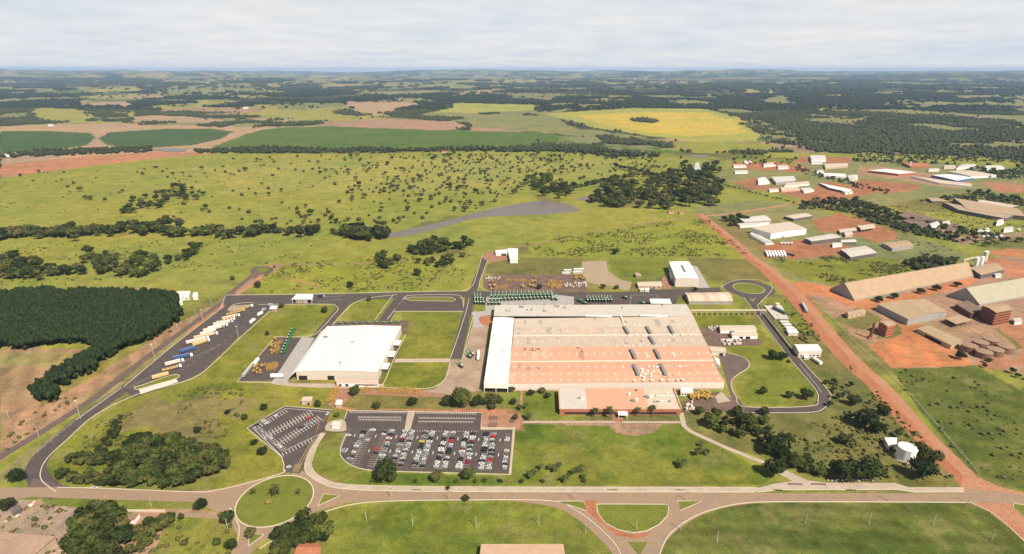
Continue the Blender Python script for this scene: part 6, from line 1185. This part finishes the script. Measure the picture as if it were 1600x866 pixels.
# ---------------------------------------------------------------- parking markings
def lines(name, segs, m, w=.18, z=None):
    mb = MB(); z = z or lift()
    for a, b_ in segs:
        a = Vector((a[0], a[1], z)); b_ = Vector((b_[0], b_[1], z)); d_ = (b_-a).normalized(); n_ = Vector((-d_.y, d_.x, 0))*w/2; mb.face([a-n_, b_-n_, b_+n_, a+n_], m)
    return tag(mb.build(name), kind='structure')
seg = []
for c0_, c1_ in ((569,581),(601,613),(633,645),(665,676),(697,709),(729,740),(761,772)):
    xa, xb = G(c0_, top).x, G(c1_, top).x; xm = (xa+xb)/2; seg.append(((xm, Y0+.3), (xm, Y0-17*PIT)))
    for r_ in range(18): seg.append(((xm-5.0, Y0-r_*PIT), (xm+5.0, Y0-r_*PIT)))
for c0_, s in ((543, 1), (794, -1)):
    xa = G(c0_, top).x
    for r_ in range(16 if s < 0 else 11): seg.append(((xa-2.4, Y0-r_*PIT), (xa+2.4, Y0-r_*PIT)))
lines('parking_markings', seg, mat('worn_line_paint', (.42,.37,.30), .8, .25, .5), .2)
seg = []
for c_ in (557,590,622,655,686,718,750,783):
    x = G(c_, top).x
    for r_ in (2.5, 9.5): seg.append(((x, Y0-r_*PIT), (x, Y0-(r_+1.4)*PIT)))
lines('arrow_markings', seg, paint, .5)
def comb(a, b_, sp, l0, l1, ang=0):
    A, B = G(*a), G(*b_); n = int((B-A).length/sp); d_ = (B-A).normalized(); n_ = Vector((-d_.y+ang*d_.x, d_.x+ang*d_.y, 0)); s = []
    for i in range(n+1): q = A+d_*(i*sp); s.append(((q+n_*l0)[:2], (q+n_*l1)[:2]))
    return s
mo = mat('motor_bay_paint', (.50,.46,.42), .8, .1, .5)
seg = comb((547,644),(636,644.6),1.5,-1.6,1.0)+comb((560,651),(628,651.5),1.3,-2.3,0)+comb((561,656),(628,657),1.3,-1,1.3)+comb((651,645),(746,646.6),1.5,-1.6,1.0)+comb((656,652),(742,653),1.3,-2.3,0)+comb((654,659),(740,660),1.3,-1,1.3)+comb((652,674.5),(748,675),2.2,0,1.2); lines('motorcycle_bay_markings', seg, mo, .42)
seg = []
for a, b_, l in (((413,683),(487,645),4.8),((432,696),(500,653),4.8)):
    seg += comb(a, b_, 2.7, -l, l, .25); seg.append((G(*a)[:2], G(*b_)[:2]))
seg += comb((398,668),(446,641),2.7,-4.6,0,.25)+comb((441,708),(490,683),2.7,-4.4,0,.25)+comb((400,672),(440,706),2.7,0,4.6); seg += [(G(395,669)[:2], G(446,638.5)[:2]), (G(446,638.5)[:2], G(516,644)[:2]), (G(395,669)[:2], G(441,714)[:2]), (G(441,706)[:2], G(505,676)[:2])]
lines('parking_markings', seg, mo, .45)
hat = mat('hatch_yellow', (.45,.31,.10), .8, .1, .5); seg = [(G(492,685)[:2], G(466,734)[:2]), (G(461,734)[:2], G(488,688)[:2]), (G(512,648)[:2], G(504,660)[:2]), (G(499,662)[:2], G(494,676)[:2])]+comb((462,737),(467,724),1.2,-2.6,2.6); lines('yellow_markings', seg, hat, .3)
seg = []
for i in range(16): q = G(400-i*9.6, 499+i*6.6); seg.append(((q.x-1.5, q.y-.3), (q.x+1.5, q.y+.4)))
for i in range(26): q = G(340-i*5.6, 541+i*2.6); seg.append(((q.x-2, q.y), (q.x+2, q.y+1.4)))
lines('yard_bay_markings', seg, mo, .25)
seg = [(G(1176,471)[:2], G(1170,465)[:2]), (G(1176,471)[:2], G(1181,465)[:2]), (G(1250,570)[:2], G(1276,602)[:2]), (G(1276,602)[:2], G(1284,614)[:2]), (G(500,465)[:2], G(540,462)[:2]), (G(985,462)[:2], G(1026,461)[:2]), (G(1026,461)[:2], G(1030,470)[:2])]; seg += comb((500,471),(535,468),2.6,-1.5,1.5, .4); lines('road_markings', seg, mo, .3)
# ---------------------------------------------------------------- lorries
cabm = mat('lorry_paint', (1, 1, 1), .4, .03, 1, objcol=True, spec=.4); chas = mat('chassis_black', (.03,.03,.03), .8, .1, 1)
wm = MB(); wm.tube((0, -1.25, .5), (0, 1.25, .5), .5, .5, tyre, 12); wheel_me = wm.build('wheel_pair', link=False).data
def lorry(a, b_, body, cab, label, kind='box', L_=None, group=None, cat='lorry', name='lorry', hz=2.6):
    A, B = G(*a, 1.5), G(*b_, 1.5); A.z = B.z = .21; d_ = B-A; L_ = L_ or d_.length; az = math.atan2(d_.y, d_.x); o = empty(name, A, label, cat, group, az)
    def ch(nm, f, col=None, m=None):
        mb = MB(); f(mb); q = mb.build(nm, o)
        if col: q.color = (*col, 1)
        return q
    c0 = L_-2.6 if cab else L_; ch('chassis', lambda mb: mb.box((L_/2, 0, 1.0), (L_-.4, 1.2, .3), chas))
    if kind == 'box': t_ = ch('trailer', lambda mb: mb.box((c0/2-.3, 0, 1.15+hz/2), (c0-.8, 2.5, hz), cabm), body); ch('roof_cover', lambda mb: mb.box((c0/2-.3, 0, 1.2+hz), (c0-.7, 2.35, .12), cabm), tuple(min(.8, v*1.15+.05) for v in body))
    elif kind == 'flat': ch('trailer', lambda mb: mb.box((c0/2-.3, 0, 1.3), (c0-.8, 2.5, .3), cabm), body); ch('load', lambda mb: [mb.box((1.5+i*(c0-3)/4, 0, 1.5+.6), (2.2, 2.1, 1.2), cabm) for i in range(5)], tuple(v*.8 for v in body))
    if cab:
        ch('cab', lambda mb: [mb.box((L_-1.2, 0, 1.75), (2.2, 2.45, 2.4), cabm, 0, .94), mb.box((L_-1.5, 0, 3.15), (1.3, 2.2, .5), cabm, 0, .8)], cab); ch('windscreen', lambda mb: mb.box((L_-.13, 0, 2.2), (.12, 2.1, .9), glass))
    xs = [1.4, 2.7, 4.0]+([L_-5.0, L_-1.3] if cab else [c0-2])
    for x in xs: w_ = bpy.data.objects.new('wheel_pair', wheel_me); COL.objects.link(w_); w_.parent = o; w_.location = (x, 0, 0)
    return o
Yl, Cr, Tn, Pk, Bl, Wh, Lb, Gy = (.50,.36,.15), (.62,.54,.44), (.50,.39,.26), (.58,.47,.41), (.05,.09,.22), (.75,.75,.73), (.30,.48,.60), (.30,.30,.31)
def Q(x, y): return (190+x*.1848, 460+y*.1848)
for a, b_, bd, cb, kd, lb in ((Q(258,712),Q(405,672),Yl,None,'box','yellow box trailer without a cab at the lower end of the truck yard'),(Q(340,645),Q(508,602),Yl,Wh,'flat','yellow flatbed with white cab second from the lower end of the yard'),(Q(368,600),Q(528,556),Pk,Wh,'box','cream trailer with white cab beside the yellow flatbed'),
  (Q(435,545),Q(603,512),Bl,Wh,'box','blue trailer lorry with white cab in the truck yard'),(Q(490,492),Q(632,452),Bl,None,'box','pale topped blue trailer without a cab in the truck yard'),(Q(600,435),Q(745,385),Yl,Wh,'box','yellow trailer lorry in the middle of the yard row'),(Q(545,415),Q(740,368),Pk,Wh,'box','long pink trailer lorry beside the middle yellow one'),
  (Q(612,375),Q(815,328),Tn,Wh,'box','tan trailer lorry with white cab sticking out of the row'),(Q(665,345),Q(800,300),Cr,None,'box','cream trailer half hidden behind the tan lorry'),(Q(690,315),Q(870,270),Pk,Gy,'box','pink trailer lorry with dark cab'),(Q(730,295),Q(900,255),Cr,Wh,'box','cream trailer lorry behind the one with the dark cab'),
  (Q(775,262),Q(945,228),Pk,Lb,'box','pinkish trailer lorry with pale blue cab'),(Q(800,238),Q(960,205),Cr,Wh,'flat','low cream flatbed lorry in the upper yard row'),(Q(850,212),Q(1000,175),Tn,Wh,'box','tan trailer lorry with white cab in the upper yard row'),(Q(885,172),Q(1040,132),Yl,Yl,'flat','yellow flatbed lorry with yellow cab near the yard island'),
  (Q(940,140),Q(1110,95),Yl,Wh,'flat','yellow laden lorry at the top end of the yard row'),(Q(1090,245),Q(1125,212),Wh,Wh,'box','short white lorry parked against the inner yard kerb'),(Q(1155,180),Q(1190,155),Wh,Wh,'box','small white van lorry near the guard kiosk kerb'),(Q(1190,145),Q(1215,125),Gy,Gy,'box','dark short lorry near the guard kiosk kerb'),
  (Q(1240,100),Q(1275,85),Gy,Gy,'box','dark lorry waiting by the guard kiosk')):
    lorry(a, b_, bd, cb, lb, kd)
lorry((497,463.2),(508,463.2),(.03,.04,.07),Gy,'dark lorry leaving the gatehouse along the north road'); lorry((380,589.5),(398,567),Gy,Wh,'long grey trailer lorry on the west kerb of the implement yard'); lorry((398,570),(404,561),Wh,Wh,'white box lorry above the long grey trailer lorry'); lorry((423,588.5),(443.5,588.5),Wh,None,'white bus like trailer at the warehouse end of the implement yard')
lorry((747,562),(748,549),Wh,Wh,'white lorry parked against the shaded factory side'); lorry((1047,428),(1052,449),Wh,Wh,'white lorry in the shade beside the tall white hall',L_=26); lorry((1261,488),(1253,474),Gy,Gy,'dark lorry driving down the wide dirt road'); lorry((1241,400),(1226,396),(.06,.06,.07),Gy,'dark trailer lorry crossing the red yard of the estate')
for j in range(7): lorry((1200+j*4.6,401),(1196.5+j*4.6,393.5),Wh,None,ordn[j]+' white tanker trailer at the estate red yard corner, from the dirt road','box',group='white trailers in the estate red yard',name='trailer',cat='trailer')
for j in range(4): lorry((1220+j*5,381),(1226+j*5,378.5),Wh,Wh,ordn[j]+' white van before the largest estate hall, from its white annex','box',L_=6,group='white vans before the largest estate hall',name='van',cat='van',hz=1.4)
for j, (x, y) in enumerate(((1535,371),(1541,370),(1554,372),(1562,370),(1590,360),(1578,358))): lorry((x,y),(x+5,y-1.5),(Wh,Gy,Gy,Wh,Cr,Wh)[j],Wh,ordn[j]+' lorry in the yard below the tan halls, counted from the white cabin','box',L_=9,group='lorries below the tan halls')
def bus(a, b_, label, group=None):
    A, B = G(*a, 1.5), G(*b_, 1.5); A.z = B.z = .21; d_ = B-A; o = empty('coach', A, label, 'coach', group, math.atan2(d_.y, d_.x)); L_ = d_.length
    for nm, f in (('body', lambda mb: mb.box((L_/2, 0, 1.85), (L_, 2.5, 2.7), w_white, 0, .97)), ('windows', lambda mb: mb.box((L_/2, 0, 2.3), (L_-.8, 2.54, .8), glass)), ('roof_unit', lambda mb: mb.box((L_*.6, 0, 3.35), (2.5, 1.6, .35), whitem))): mb = MB(); f(mb); mb.build(nm, o)
    for x in (2.2, L_-2.6): w_ = bpy.data.objects.new('wheel_pair', wheel_me); COL.objects.link(w_); w_.parent = o; w_.location = (x, 0, 0)
for j, (a, b_) in enumerate((((878,427.2),(891,427.6)),((881,423),(893,423.2)),((895,426),(910,426)),((896,421.6),(912,421.2)))): bus(a, b_, ('white coach at the front of the row by the gravel yard, outer one', 'white coach behind the outer front one by the gravel yard', 'white coach at the front touching the gravel yard', 'white coach at the back touching the gravel yard')[j], 'white coaches beside the gravel yard')
# ---------------------------------------------------------------- green harvesters
grn = mat('harvester_green', (.025,.15,.05), .45, .1, .8, spec=.4); yel = mat('machine_yellow', (.42,.26,.06), .7, .2, .8)
def harvester():
    o = empty('harvester', (0, 0, 0))
    P_ = dict(body=lambda mb: [mb.box((0, .5, 1.9), (2.2, 4.6, 1.8), grn, 0, .9), mb.box((0, 2.6, 2.9), (1.8, 1.8, 1.4), grn, 0, .8)], cab=lambda mb: mb.box((0, -2.6, 2.9), (1.7, 1.6, 1.7), glass, 0, .85), cab_roof=lambda mb: mb.box((0, -2.6, 3.85), (1.8, 1.7, .18), whitem),
        elevator=lambda mb: [mb.tube((0, 2.8, 2.0), (0, 6.2, 6.2), .55, .5, grn, 4), mb.tube((0, 6.0, 6.3), (0, 7.2, 5.6), .5, .35, ventm, 6)], crop_divider=lambda mb: [mb.tube((s, -3.4, .5), (s, -5.2, 1.6), .35, .15, grn, 6) for s in (-1, 1)])
    for k, f in P_.items(): mb = MB(); f(mb); mb.build(k, o)
    for x, y, r_ in ((-1.35, 1.8, .9), (1.35, 1.8, .9), (-1.3, -1.8, .6), (1.3, -1.8, .6)): mb = MB(); mb.tube((x-.3, y, r_), (x+.3, y, r_), r_, r_, tyre, 14); mb.build('wheel', o)
    return o
hv0 = harvester(); TREE_KIDS = {}
first = [True]
def put(proto, px, py, az, label, group, cat, s=1.0):
    if proto.get('_used'): o = copy_tree(proto)
    else: o = proto; proto['_used'] = 1
    p = G(px, py); o.location = (p.x, p.y, .22); o.rotation_euler = (0, 0, az); o.scale = (s, s, s); tag(o, label, cat, group)
    return o
HL = 'harvesters in ranks behind the factory'
k = 0
for j in range(23):
    if j < 17:
        put(hv0, 768+j*5.85, 464.5-j*.1, .1, ordn[j]+' green harvester of the back rank behind the factory, from the plant road', HL, 'harvester')
    if j < 19 and j != 18: put(hv0, 766+j*5.75, 470.2-j*.2, .1, ordn[min(j, 16)]+(' green harvester in the front rank behind the factory, from the plant road' if j < 17 else ' green harvester near the slab end of the front rank'), HL, 'harvester')
for j in range(4): put(hv0, 764+j*5.5, 476, .1, ordn[j]+' green harvester in the short third rank touching the factory wall', HL, 'harvester')
for j in range(2): put(hv0, 863+j*6.3, 469, .1, ('single green harvester just past the end of the ranks', 'last single green harvester standing apart on the grey slab')[j], HL, 'harvester')
for j in range(7): put(hv0, 742.5+(j % 4)*4.4, 475-(j//4)*7, .2, ordn[j]+' green harvester in the block between plant road and grey slab', HL, 'harvester')
for j in range(9): put(hv0, 918+j*4.6, 471.2, .1, ordn[j]+' green harvester in the lone row beside the north wall of the factory', 'row of harvesters by the north wall', 'harvester')
for px, py, l_ in ((905,472,'green harvester alone between the grey slab and the lone row'),(976,467,'green harvester alone on the asphalt by the brown heap'),(913,476,'lime green harvester touching the north wall of the factory'),(1003,476,'half hidden green harvester behind the factory roof edge'),(733,559,'green harvester among trees of machines in the west factory yard'),(737,556,'second green harvester in the west factory yard'),(720,574,'green harvester alone on the pinkish yard west of the factory')): put(hv0, px, py, .6, l_, None, 'harvester')
for j in range(9): put(hv0, 442.5+j*1.95, 553-j*4.6, -.5, ordn[j]+' green machine in the implement yard line, from its lower end', 'line of green machines on the implement yard', 'harvester', .75)
for j in range(9): put(hv0, 530+j*11.4, 506.5-j*.12, 1.55, ordn[j]+' green machine parked in the strip behind the white warehouse', 'green machines behind the white warehouse', 'harvester', .62)
# yellow machine frames, lidded crates and implements
def frame_proto():
    o = empty('steel_frame', (0, 0, 0)); mb = MB()
    for z in (.5, 2.2):
        for s in (-1.2, 1.2): mb.box((0, s, z), (4.4, .22, .22), yel); mb.box((s*1.75, 0, z), (.22, 2.4, .22), yel)
    mb.build('rails', o)
    for x in (-2.1, 2.1):
        for y in (-1.2, 1.2): p_ = MB(); p_.box((x, y, 1.2), (.24, .24, 2.4), yel); p_.build('leg', o)
    return o
def imp_proto():
    o = empty('implement', (0, 0, 0))
    for nm, f in (('beam', lambda mb: mb.box((0, 0, 1.3), (4.6, .5, .5), yel)), ('arm', lambda mb: mb.tube((0, 0, 1.3), (1.2, 1.6, 3.2), .3, .15, yel, 6)), ('hopper', lambda mb: mb.box((-.8, 0, 2.1), (1.8, 1.5, 1.2), yel, 0, 1.2)), ('wheel', lambda mb: mb.tube((-1.6, -1.0, .6), (-1.6, -.6, .6), .6, .6, tyre, 10)), ('tine', lambda mb: [mb.tube((x, 0, 1.2), (x, -.9, .1), .1, .06, ventm, 5) for x in (-1.5, -.5, .5, 1.5)])): mb = MB(); f(mb); mb.build(nm, o)
    return o
fr0, im0 = frame_proto(), imp_proto(); g = random.Random(12)
def lot(proto, poly, n, seed, label, group, cat, mind=3.2, s=(.8, 1.2)):
    for x, y in scatter(poly, n, seed, mind):
        p = to_px(x, y); put(proto, p[0], p[1], g.uniform(-.3, .3)+g.choice((0, 1.57)), label, group, cat, g.uniform(*s))
lot(im0, [(763,441),(772,441),(775,454),(766,454)], 6, 1, 'yellow implement in the cluster at the kerb end of the storage yard', 'yellow implements at the kerb end', 'farm implement', 2.6, (1, 1.5)); lot(fr0, [(773,447),(792,447),(792,453),(775,453)], 7, 2, 'low yellow steel frame in the storage yard near the kerb', 'low yellow frames in the storage yard', 'steel frame')
lot(im0, [(828,434),(840,434),(838,452),(828,452)], 9, 3, 'yellow implement piled before the lone yard tree', 'yellow implements before the yard tree', 'farm implement', 2.4, (1, 1.4)); lot(fr0, [(852,441),(878,441),(878,452),(852,452)], 22, 4, 'upright yellow frame packed in the middle of the storage yard', 'yellow frames in the middle of the storage yard', 'steel frame', 2.6, (.9, 1.3))
lot(fr0, [(790,438),(826,438),(826,441),(790,441)], 9, 5, 'yellow frame in the back row of the storage yard', 'back row of yellow frames', 'steel frame'); lot(im0, [(898,431),(913,431),(915,438),(900,438)], 8, 6, 'yellow implement parked below the white coaches', 'yellow implements below the coaches', 'farm implement', 2.6, (1, 1.4)); lot(im0, [(811,447),(820,447),(820,451),(811,451)], 3, 7, 'orange implement alone in the front of the storage yard', 'orange implements in front', 'farm implement', 2.4)
lot(fr0, [(566,608.5),(582,608.5),(582,613),(566,613)], 5, 8, 'yellow frame in the small group on the brown forecourt', 'small group of yellow frames on the forecourt', 'steel frame', 3.6); lot(fr0, [(594,608.5),(650,608.8),(654,616),(594,615)], 24, 9, 'yellow frame in the long group on the brown forecourt', 'long group of yellow frames on the forecourt', 'steel frame', 3.4)
lot(fr0, [(524,606),(530,606),(522,628),(512,629)], 16, 10, 'yellow frame in the diagonal line behind the guard booth', 'diagonal line of yellow frames', 'steel frame', 2.8); lot(im0, [(418,541),(432,530),(440,534),(425,558)], 9, 11, 'yellow implement at the upper end of the implement yard', 'yellow implements, upper end of the implement yard', 'farm implement', 3)
lot(im0, [(395,577),(404,569),(412,573),(408,586),(395,586)], 9, 12, 'brownish yellow implement by the grey trailer lorry', 'yellow implements by the grey trailer', 'farm implement', 3); lot(fr0, [(417,571),(434,569),(432,578),(417,580)], 12, 13, 'orange frame stacked on the implement yard near the white trailer', 'orange frames near the white trailer', 'steel frame', 2.4, (.8, 1.1)); lot(im0, [(1072,618),(1108,614),(1114,624),(1080,626)], 24, 14, 'yellow implement in the heap of machines at the factory corner', 'machines at the factory corner', 'farm implement', 2.4)
lot(fr0, [(427,545),(436,534),(440,536),(432,552)], 6, 15, 'green yellow frame beside the line of green machines', 'frames beside the green machines', 'steel frame', 2.6)
pale = mat('pale_crate', (.52,.46,.40), .7, .1, 1)
cr0 = empty('crate', (0, 0, 0))
for nm, f in (('box', lambda mb: mb.box((0, 0, .7), (2.4, 1.6, 1.4), pale)), ('lid', lambda mb: mb.box((0, 0, 1.45), (2.5, 1.7, .12), pale))): mb = MB(); f(mb); mb.build(nm, cr0)
lot(cr0, [(880,444),(916,442),(916,449),(880,450)], 22, 16, 'pale crate in the scattered rows at the gravel end of the storage yard', 'pale crates at the gravel end', 'crate', 2.6); lot(cr0, [(758,434),(782,434),(782,437),(758,437)], 9, 17, 'pale crate in the row at the back of the storage yard', 'pale crates at the back', 'crate', 2.8)
lot(cr0, [(1105,512),(1121,511),(1122,517),(1112,517)], 6, 18, 'cream crate beside the shed pair in the small dark yard', 'cream crates in the small dark yard', 'crate', 2.6); lot(cr0, [(1127,532),(1156,531),(1158,540),(1130,539)], 18, 19, 'white crate stacked in front of the shed pair', 'white crates before the shed pair', 'crate', 2.3, (.9, 1.4))
lot(cr0, [(1070,628),(1082,628),(1084,641),(1072,641)], 8, 20, 'pale crate beside the office end and the side yard', 'pale crates by the office end', 'crate', 2.4); lot(cr0, [(1004,451),(1030,451),(1030,453),(1004,453)], 6, 21, 'pale crate on the verge before the workshops', 'crates before the workshops', 'crate', 2.4)
# ---------------------------------------------------------------- poles
polem = mat('concrete_pole', (.42,.38,.33), .8, .1, .5)
def pole(px, py, h, label, arms=1, group=None, lamp=False):
    p = G(px, py); o = empty('lamp_post' if lamp else 'utility_pole', (p.x, p.y, 0), label, 'lamp post' if lamp else 'utility pole', group, random.uniform(-.2, .2))
    mb = MB(); mb.tube((0, 0, 0), (0, 0, h), (.24 if not lamp else .26), .14, polem, 8); mb.build('pole', o)
    if lamp: mb = MB(); mb.box((0, 0, h+.15), (2.2, .6, .35), whitem); mb.build('lamp_head', o)
    else: mb = MB(); mb.box((0, 0, h-.6), (2.4, .2, .2), bark); mb.build('cross_arm', o)
for px, py, h, l_ in ((242,563,18,'tall lamp mast on the outer kerb of the truck yard, lower one'),(317.5,504,16,'tall lamp mast on the outer kerb of the truck yard, upper one'),(373,531,16,'tall lamp mast on the inner kerb of the truck yard'),(126,654,17,'tall lamp mast beside the narrowing perimeter road'),(947,476,9,'lamp post at the roof edge north of the factory, beside the lone harvester row'),(985,475.5,9,'lamp post at the roof edge north of the factory, further along')): pole(px, py, h, l_, lamp=True)
for j, (px, py) in enumerate(((14,653),(61,682),(207.5,570),(243.6,543),(277.8,517),(306.4,495),(330.5,476.5))): pole(px, py, 10, 'concrete utility pole outside the fence, '+('in the brown field', 'lowest of the line on the verge', 'second of the line from the bottom', 'third of the line from the bottom', 'fourth of the line, opposite the lorries', 'fifth of the line, by the plantation tip', 'topmost of the line, by the junction')[j])
for j, (px, py) in enumerate(((486,815),(572.5,815),(645,821),(743.8,823.5),(841.6,820.5),(915,832),(994,828),(1064,829),(1120,848))): pole(px, py, 9, ordn[j]+' utility pole along the field south of the avenue, counted from the roundabout', group='poles along the south field')
for j, (px, py) in enumerate(((1258,819),(1357,819.5),(1458,820),(1549,845),(1513,787),(236.5,791),(356,828),(319,790))): pole(px, py, 9, ('utility pole in the wide southeast field, beside the D shaped junction', 'utility pole in the middle of the southeast field', 'utility pole below the water tank in the southeast field', 'utility pole near the bend of the southeast road', 'dark utility pole at the dirt road mouth', 'utility pole beside the thin green strip by the avenue', 'utility pole beside the dark tree at the roundabout mouth', 'utility pole in the green wedge by the roundabout')[j])
for j, (px, py) in enumerate(((611,777),(702,782),(898,781),(1073,783),(1388,783))): pole(px, py, 8, ordn[j]+' pale lamp post on the avenue kerb, counted from the car park side', lamp=False, group='posts along the avenue')
for j, (px, py) in enumerate(((1190,424),(1215.5,450),(1256,493),(1265.6,503.5),(1282,523),(1238,468))): pole(px, py, 9, ordn[j]+' wooden pole along the red verge of the dirt road', group='poles along the dirt road')
# sign boards, shelters and benches by the plaza
for j, (a, b_) in enumerate((((1233,758.3),(1254,758.3)),((1269,758.3),(1290,758.3)),)):
    A, B = G(*a), G(*b_); o = empty('planter', A, ('long low dark planter on the plaza beside the round tree', 'long low dark planter on the plaza beside the row of big trees')[j], 'planter'); c_ = (A+B)/2
    part('trough', o, tuple(A), lambda mb: mb.box((c_.x, c_.y, .5), ((B-A).length, 1.0, .7), w_grey)); part('hedge', o, tuple(A), lambda mb: mb.box((c_.x, c_.y, 1.1), ((B-A).length-.4, .8, .5), rust))
for j, px in enumerate((651, 956, 1063, 1215, 1330)):
    p = G(px, 766.2); o = empty('planting_strip', (p.x, p.y, 0), 'narrow planted strip set into the sidewalk, '+ordn[j]+' one from the car park', 'planting strip', 'planted strips in the sidewalk'); part('shrubs', o, (p.x, p.y, 0), lambda mb: [mb.box((p.x-3+i*.75, p.y+.1*math.sin(i*3), .35), (.8, .7, .5+.15*math.sin(i*5)), fol_mid, i*.7, .6) for i in range(9)])
g = random.Random(5)
for j in range(14):
    p = G(1294+j*5.4+g.uniform(-1, 1), 750.5+g.uniform(-.8, .8)); o = empty('white_stone', (p.x, p.y, 0), 'white painted boulder under the row of big trees by the plaza', 'boulder', 'white boulders under the row of trees'); me_ = mesh_np('boulder', ICO1[0]*np.array([.9, .7, .6])*(1+.2*(np.random.default_rng(j).random((12, 1))-.5))+(0, 0, .3), ICO1[1], [w_white]); q = bpy.data.objects.new('boulder_body', me_); COL.objects.link(q); q.parent = o
# fences
def fence(label, pts, h=1.8, step=4.0, m=polem, wires=True):
    P = GA(pts); o = empty('fence', (P[0][0], P[0][1], 0), label, 'fence'); b0 = (P[0][0], P[0][1], 0); k = 0; pm = MB(); pm.box((0, 0, h/2), (.25, .25, h), m); pme = pm.build('post', link=False).data
    for i in range(len(P)-1):
        A, B = Vector((*P[i], 0)), Vector((*P[i+1], 0)); n = max(1, int((B-A).length/step)); d_ = B-A; az = math.atan2(d_.y, d_.x); c_ = (A+B)/2
        for j in range(n):
            if k < 98: q = A.lerp(B, j/n); s = bpy.data.objects.new('post', pme); COL.objects.link(s); s.parent = o; s.location = (q.x-b0[0], q.y-b0[1], 0); k += 1
        part('rail', o, b0, lambda mb: [mb.box((c_.x, c_.y, z), (d_.length, .06, .10), m, az) for z in (h*.35, h*.65, h*.95)])
fence('long post and rail fence between the dirt road and the grain yard', [(1262,464),(1300,498),(1340,540),(1385,580),(1420,615),(1470,672),(1530,742)], 2.0, 6.0)
fence('post and rail fence along the outer side of the truck yard road', [(190,607),(120,657),(80,690),(50,715)], 1.8, 6.0)
fence('post and rail fence between the estate yard and the dirt road top', [(1180,384),(1212,405),(1235,420),(1260,437)], 1.8, 6.0)
# city and cattle far off
g = random.Random(9)
for j in range(46):
    cx_, cy_, sp_ = ((125, 120.5, 22), (1030, 124.5, 40))[j % 2]; x, y = G(cx_+g.uniform(-sp_, sp_), cy_+g.uniform(-2, 2))[:2]; z = float(terrain(np.array([x]), np.array([y]))[0]); s = g.uniform(18, 42)
    o = empty('town_block', (x, y, z), 'pale block of the far off town, '+('west' if j % 2 == 0 else 'east')+' one of two towns below the horizon', 'town building', ('western' if j % 2 == 0 else 'eastern')+' far off town')
    mb = MB(); mb.box((0, 0, 8), (s, s*.8, 12+g.random()*16), w_tan); mb.build('walls', o); mb = MB(); mb.box((0, 0, 20), (s*1.02, s*.82, 1.5), w_cream); mb.build('roof', o)
g = random.Random(2)
for j in range(60):
    p = G(735+g.gauss(0, 22), 266+g.gauss(0, 4)); o = empty('cow', (p.x, p.y, 0), 'white cow grazing in the herd among the pasture trees', 'cow', 'herd of white cattle', g.random()*6)
    mb = MB(); mb.box((0, 0, 1.0), (1.9, .7, .8), w_cream, 0, .85); mb.box((1.15, 0, 1.25), (.6, .35, .4), w_cream)
    for sx in (-.75, .7):
        for sy in (-.22, .22): mb.box((sx, sy, .35), (.16, .16, .7), w_cream)
    mb.build('body', o)
for o in bpy.data.objects:
    for kk in ('_used',):
        if kk in o: del o[kk]
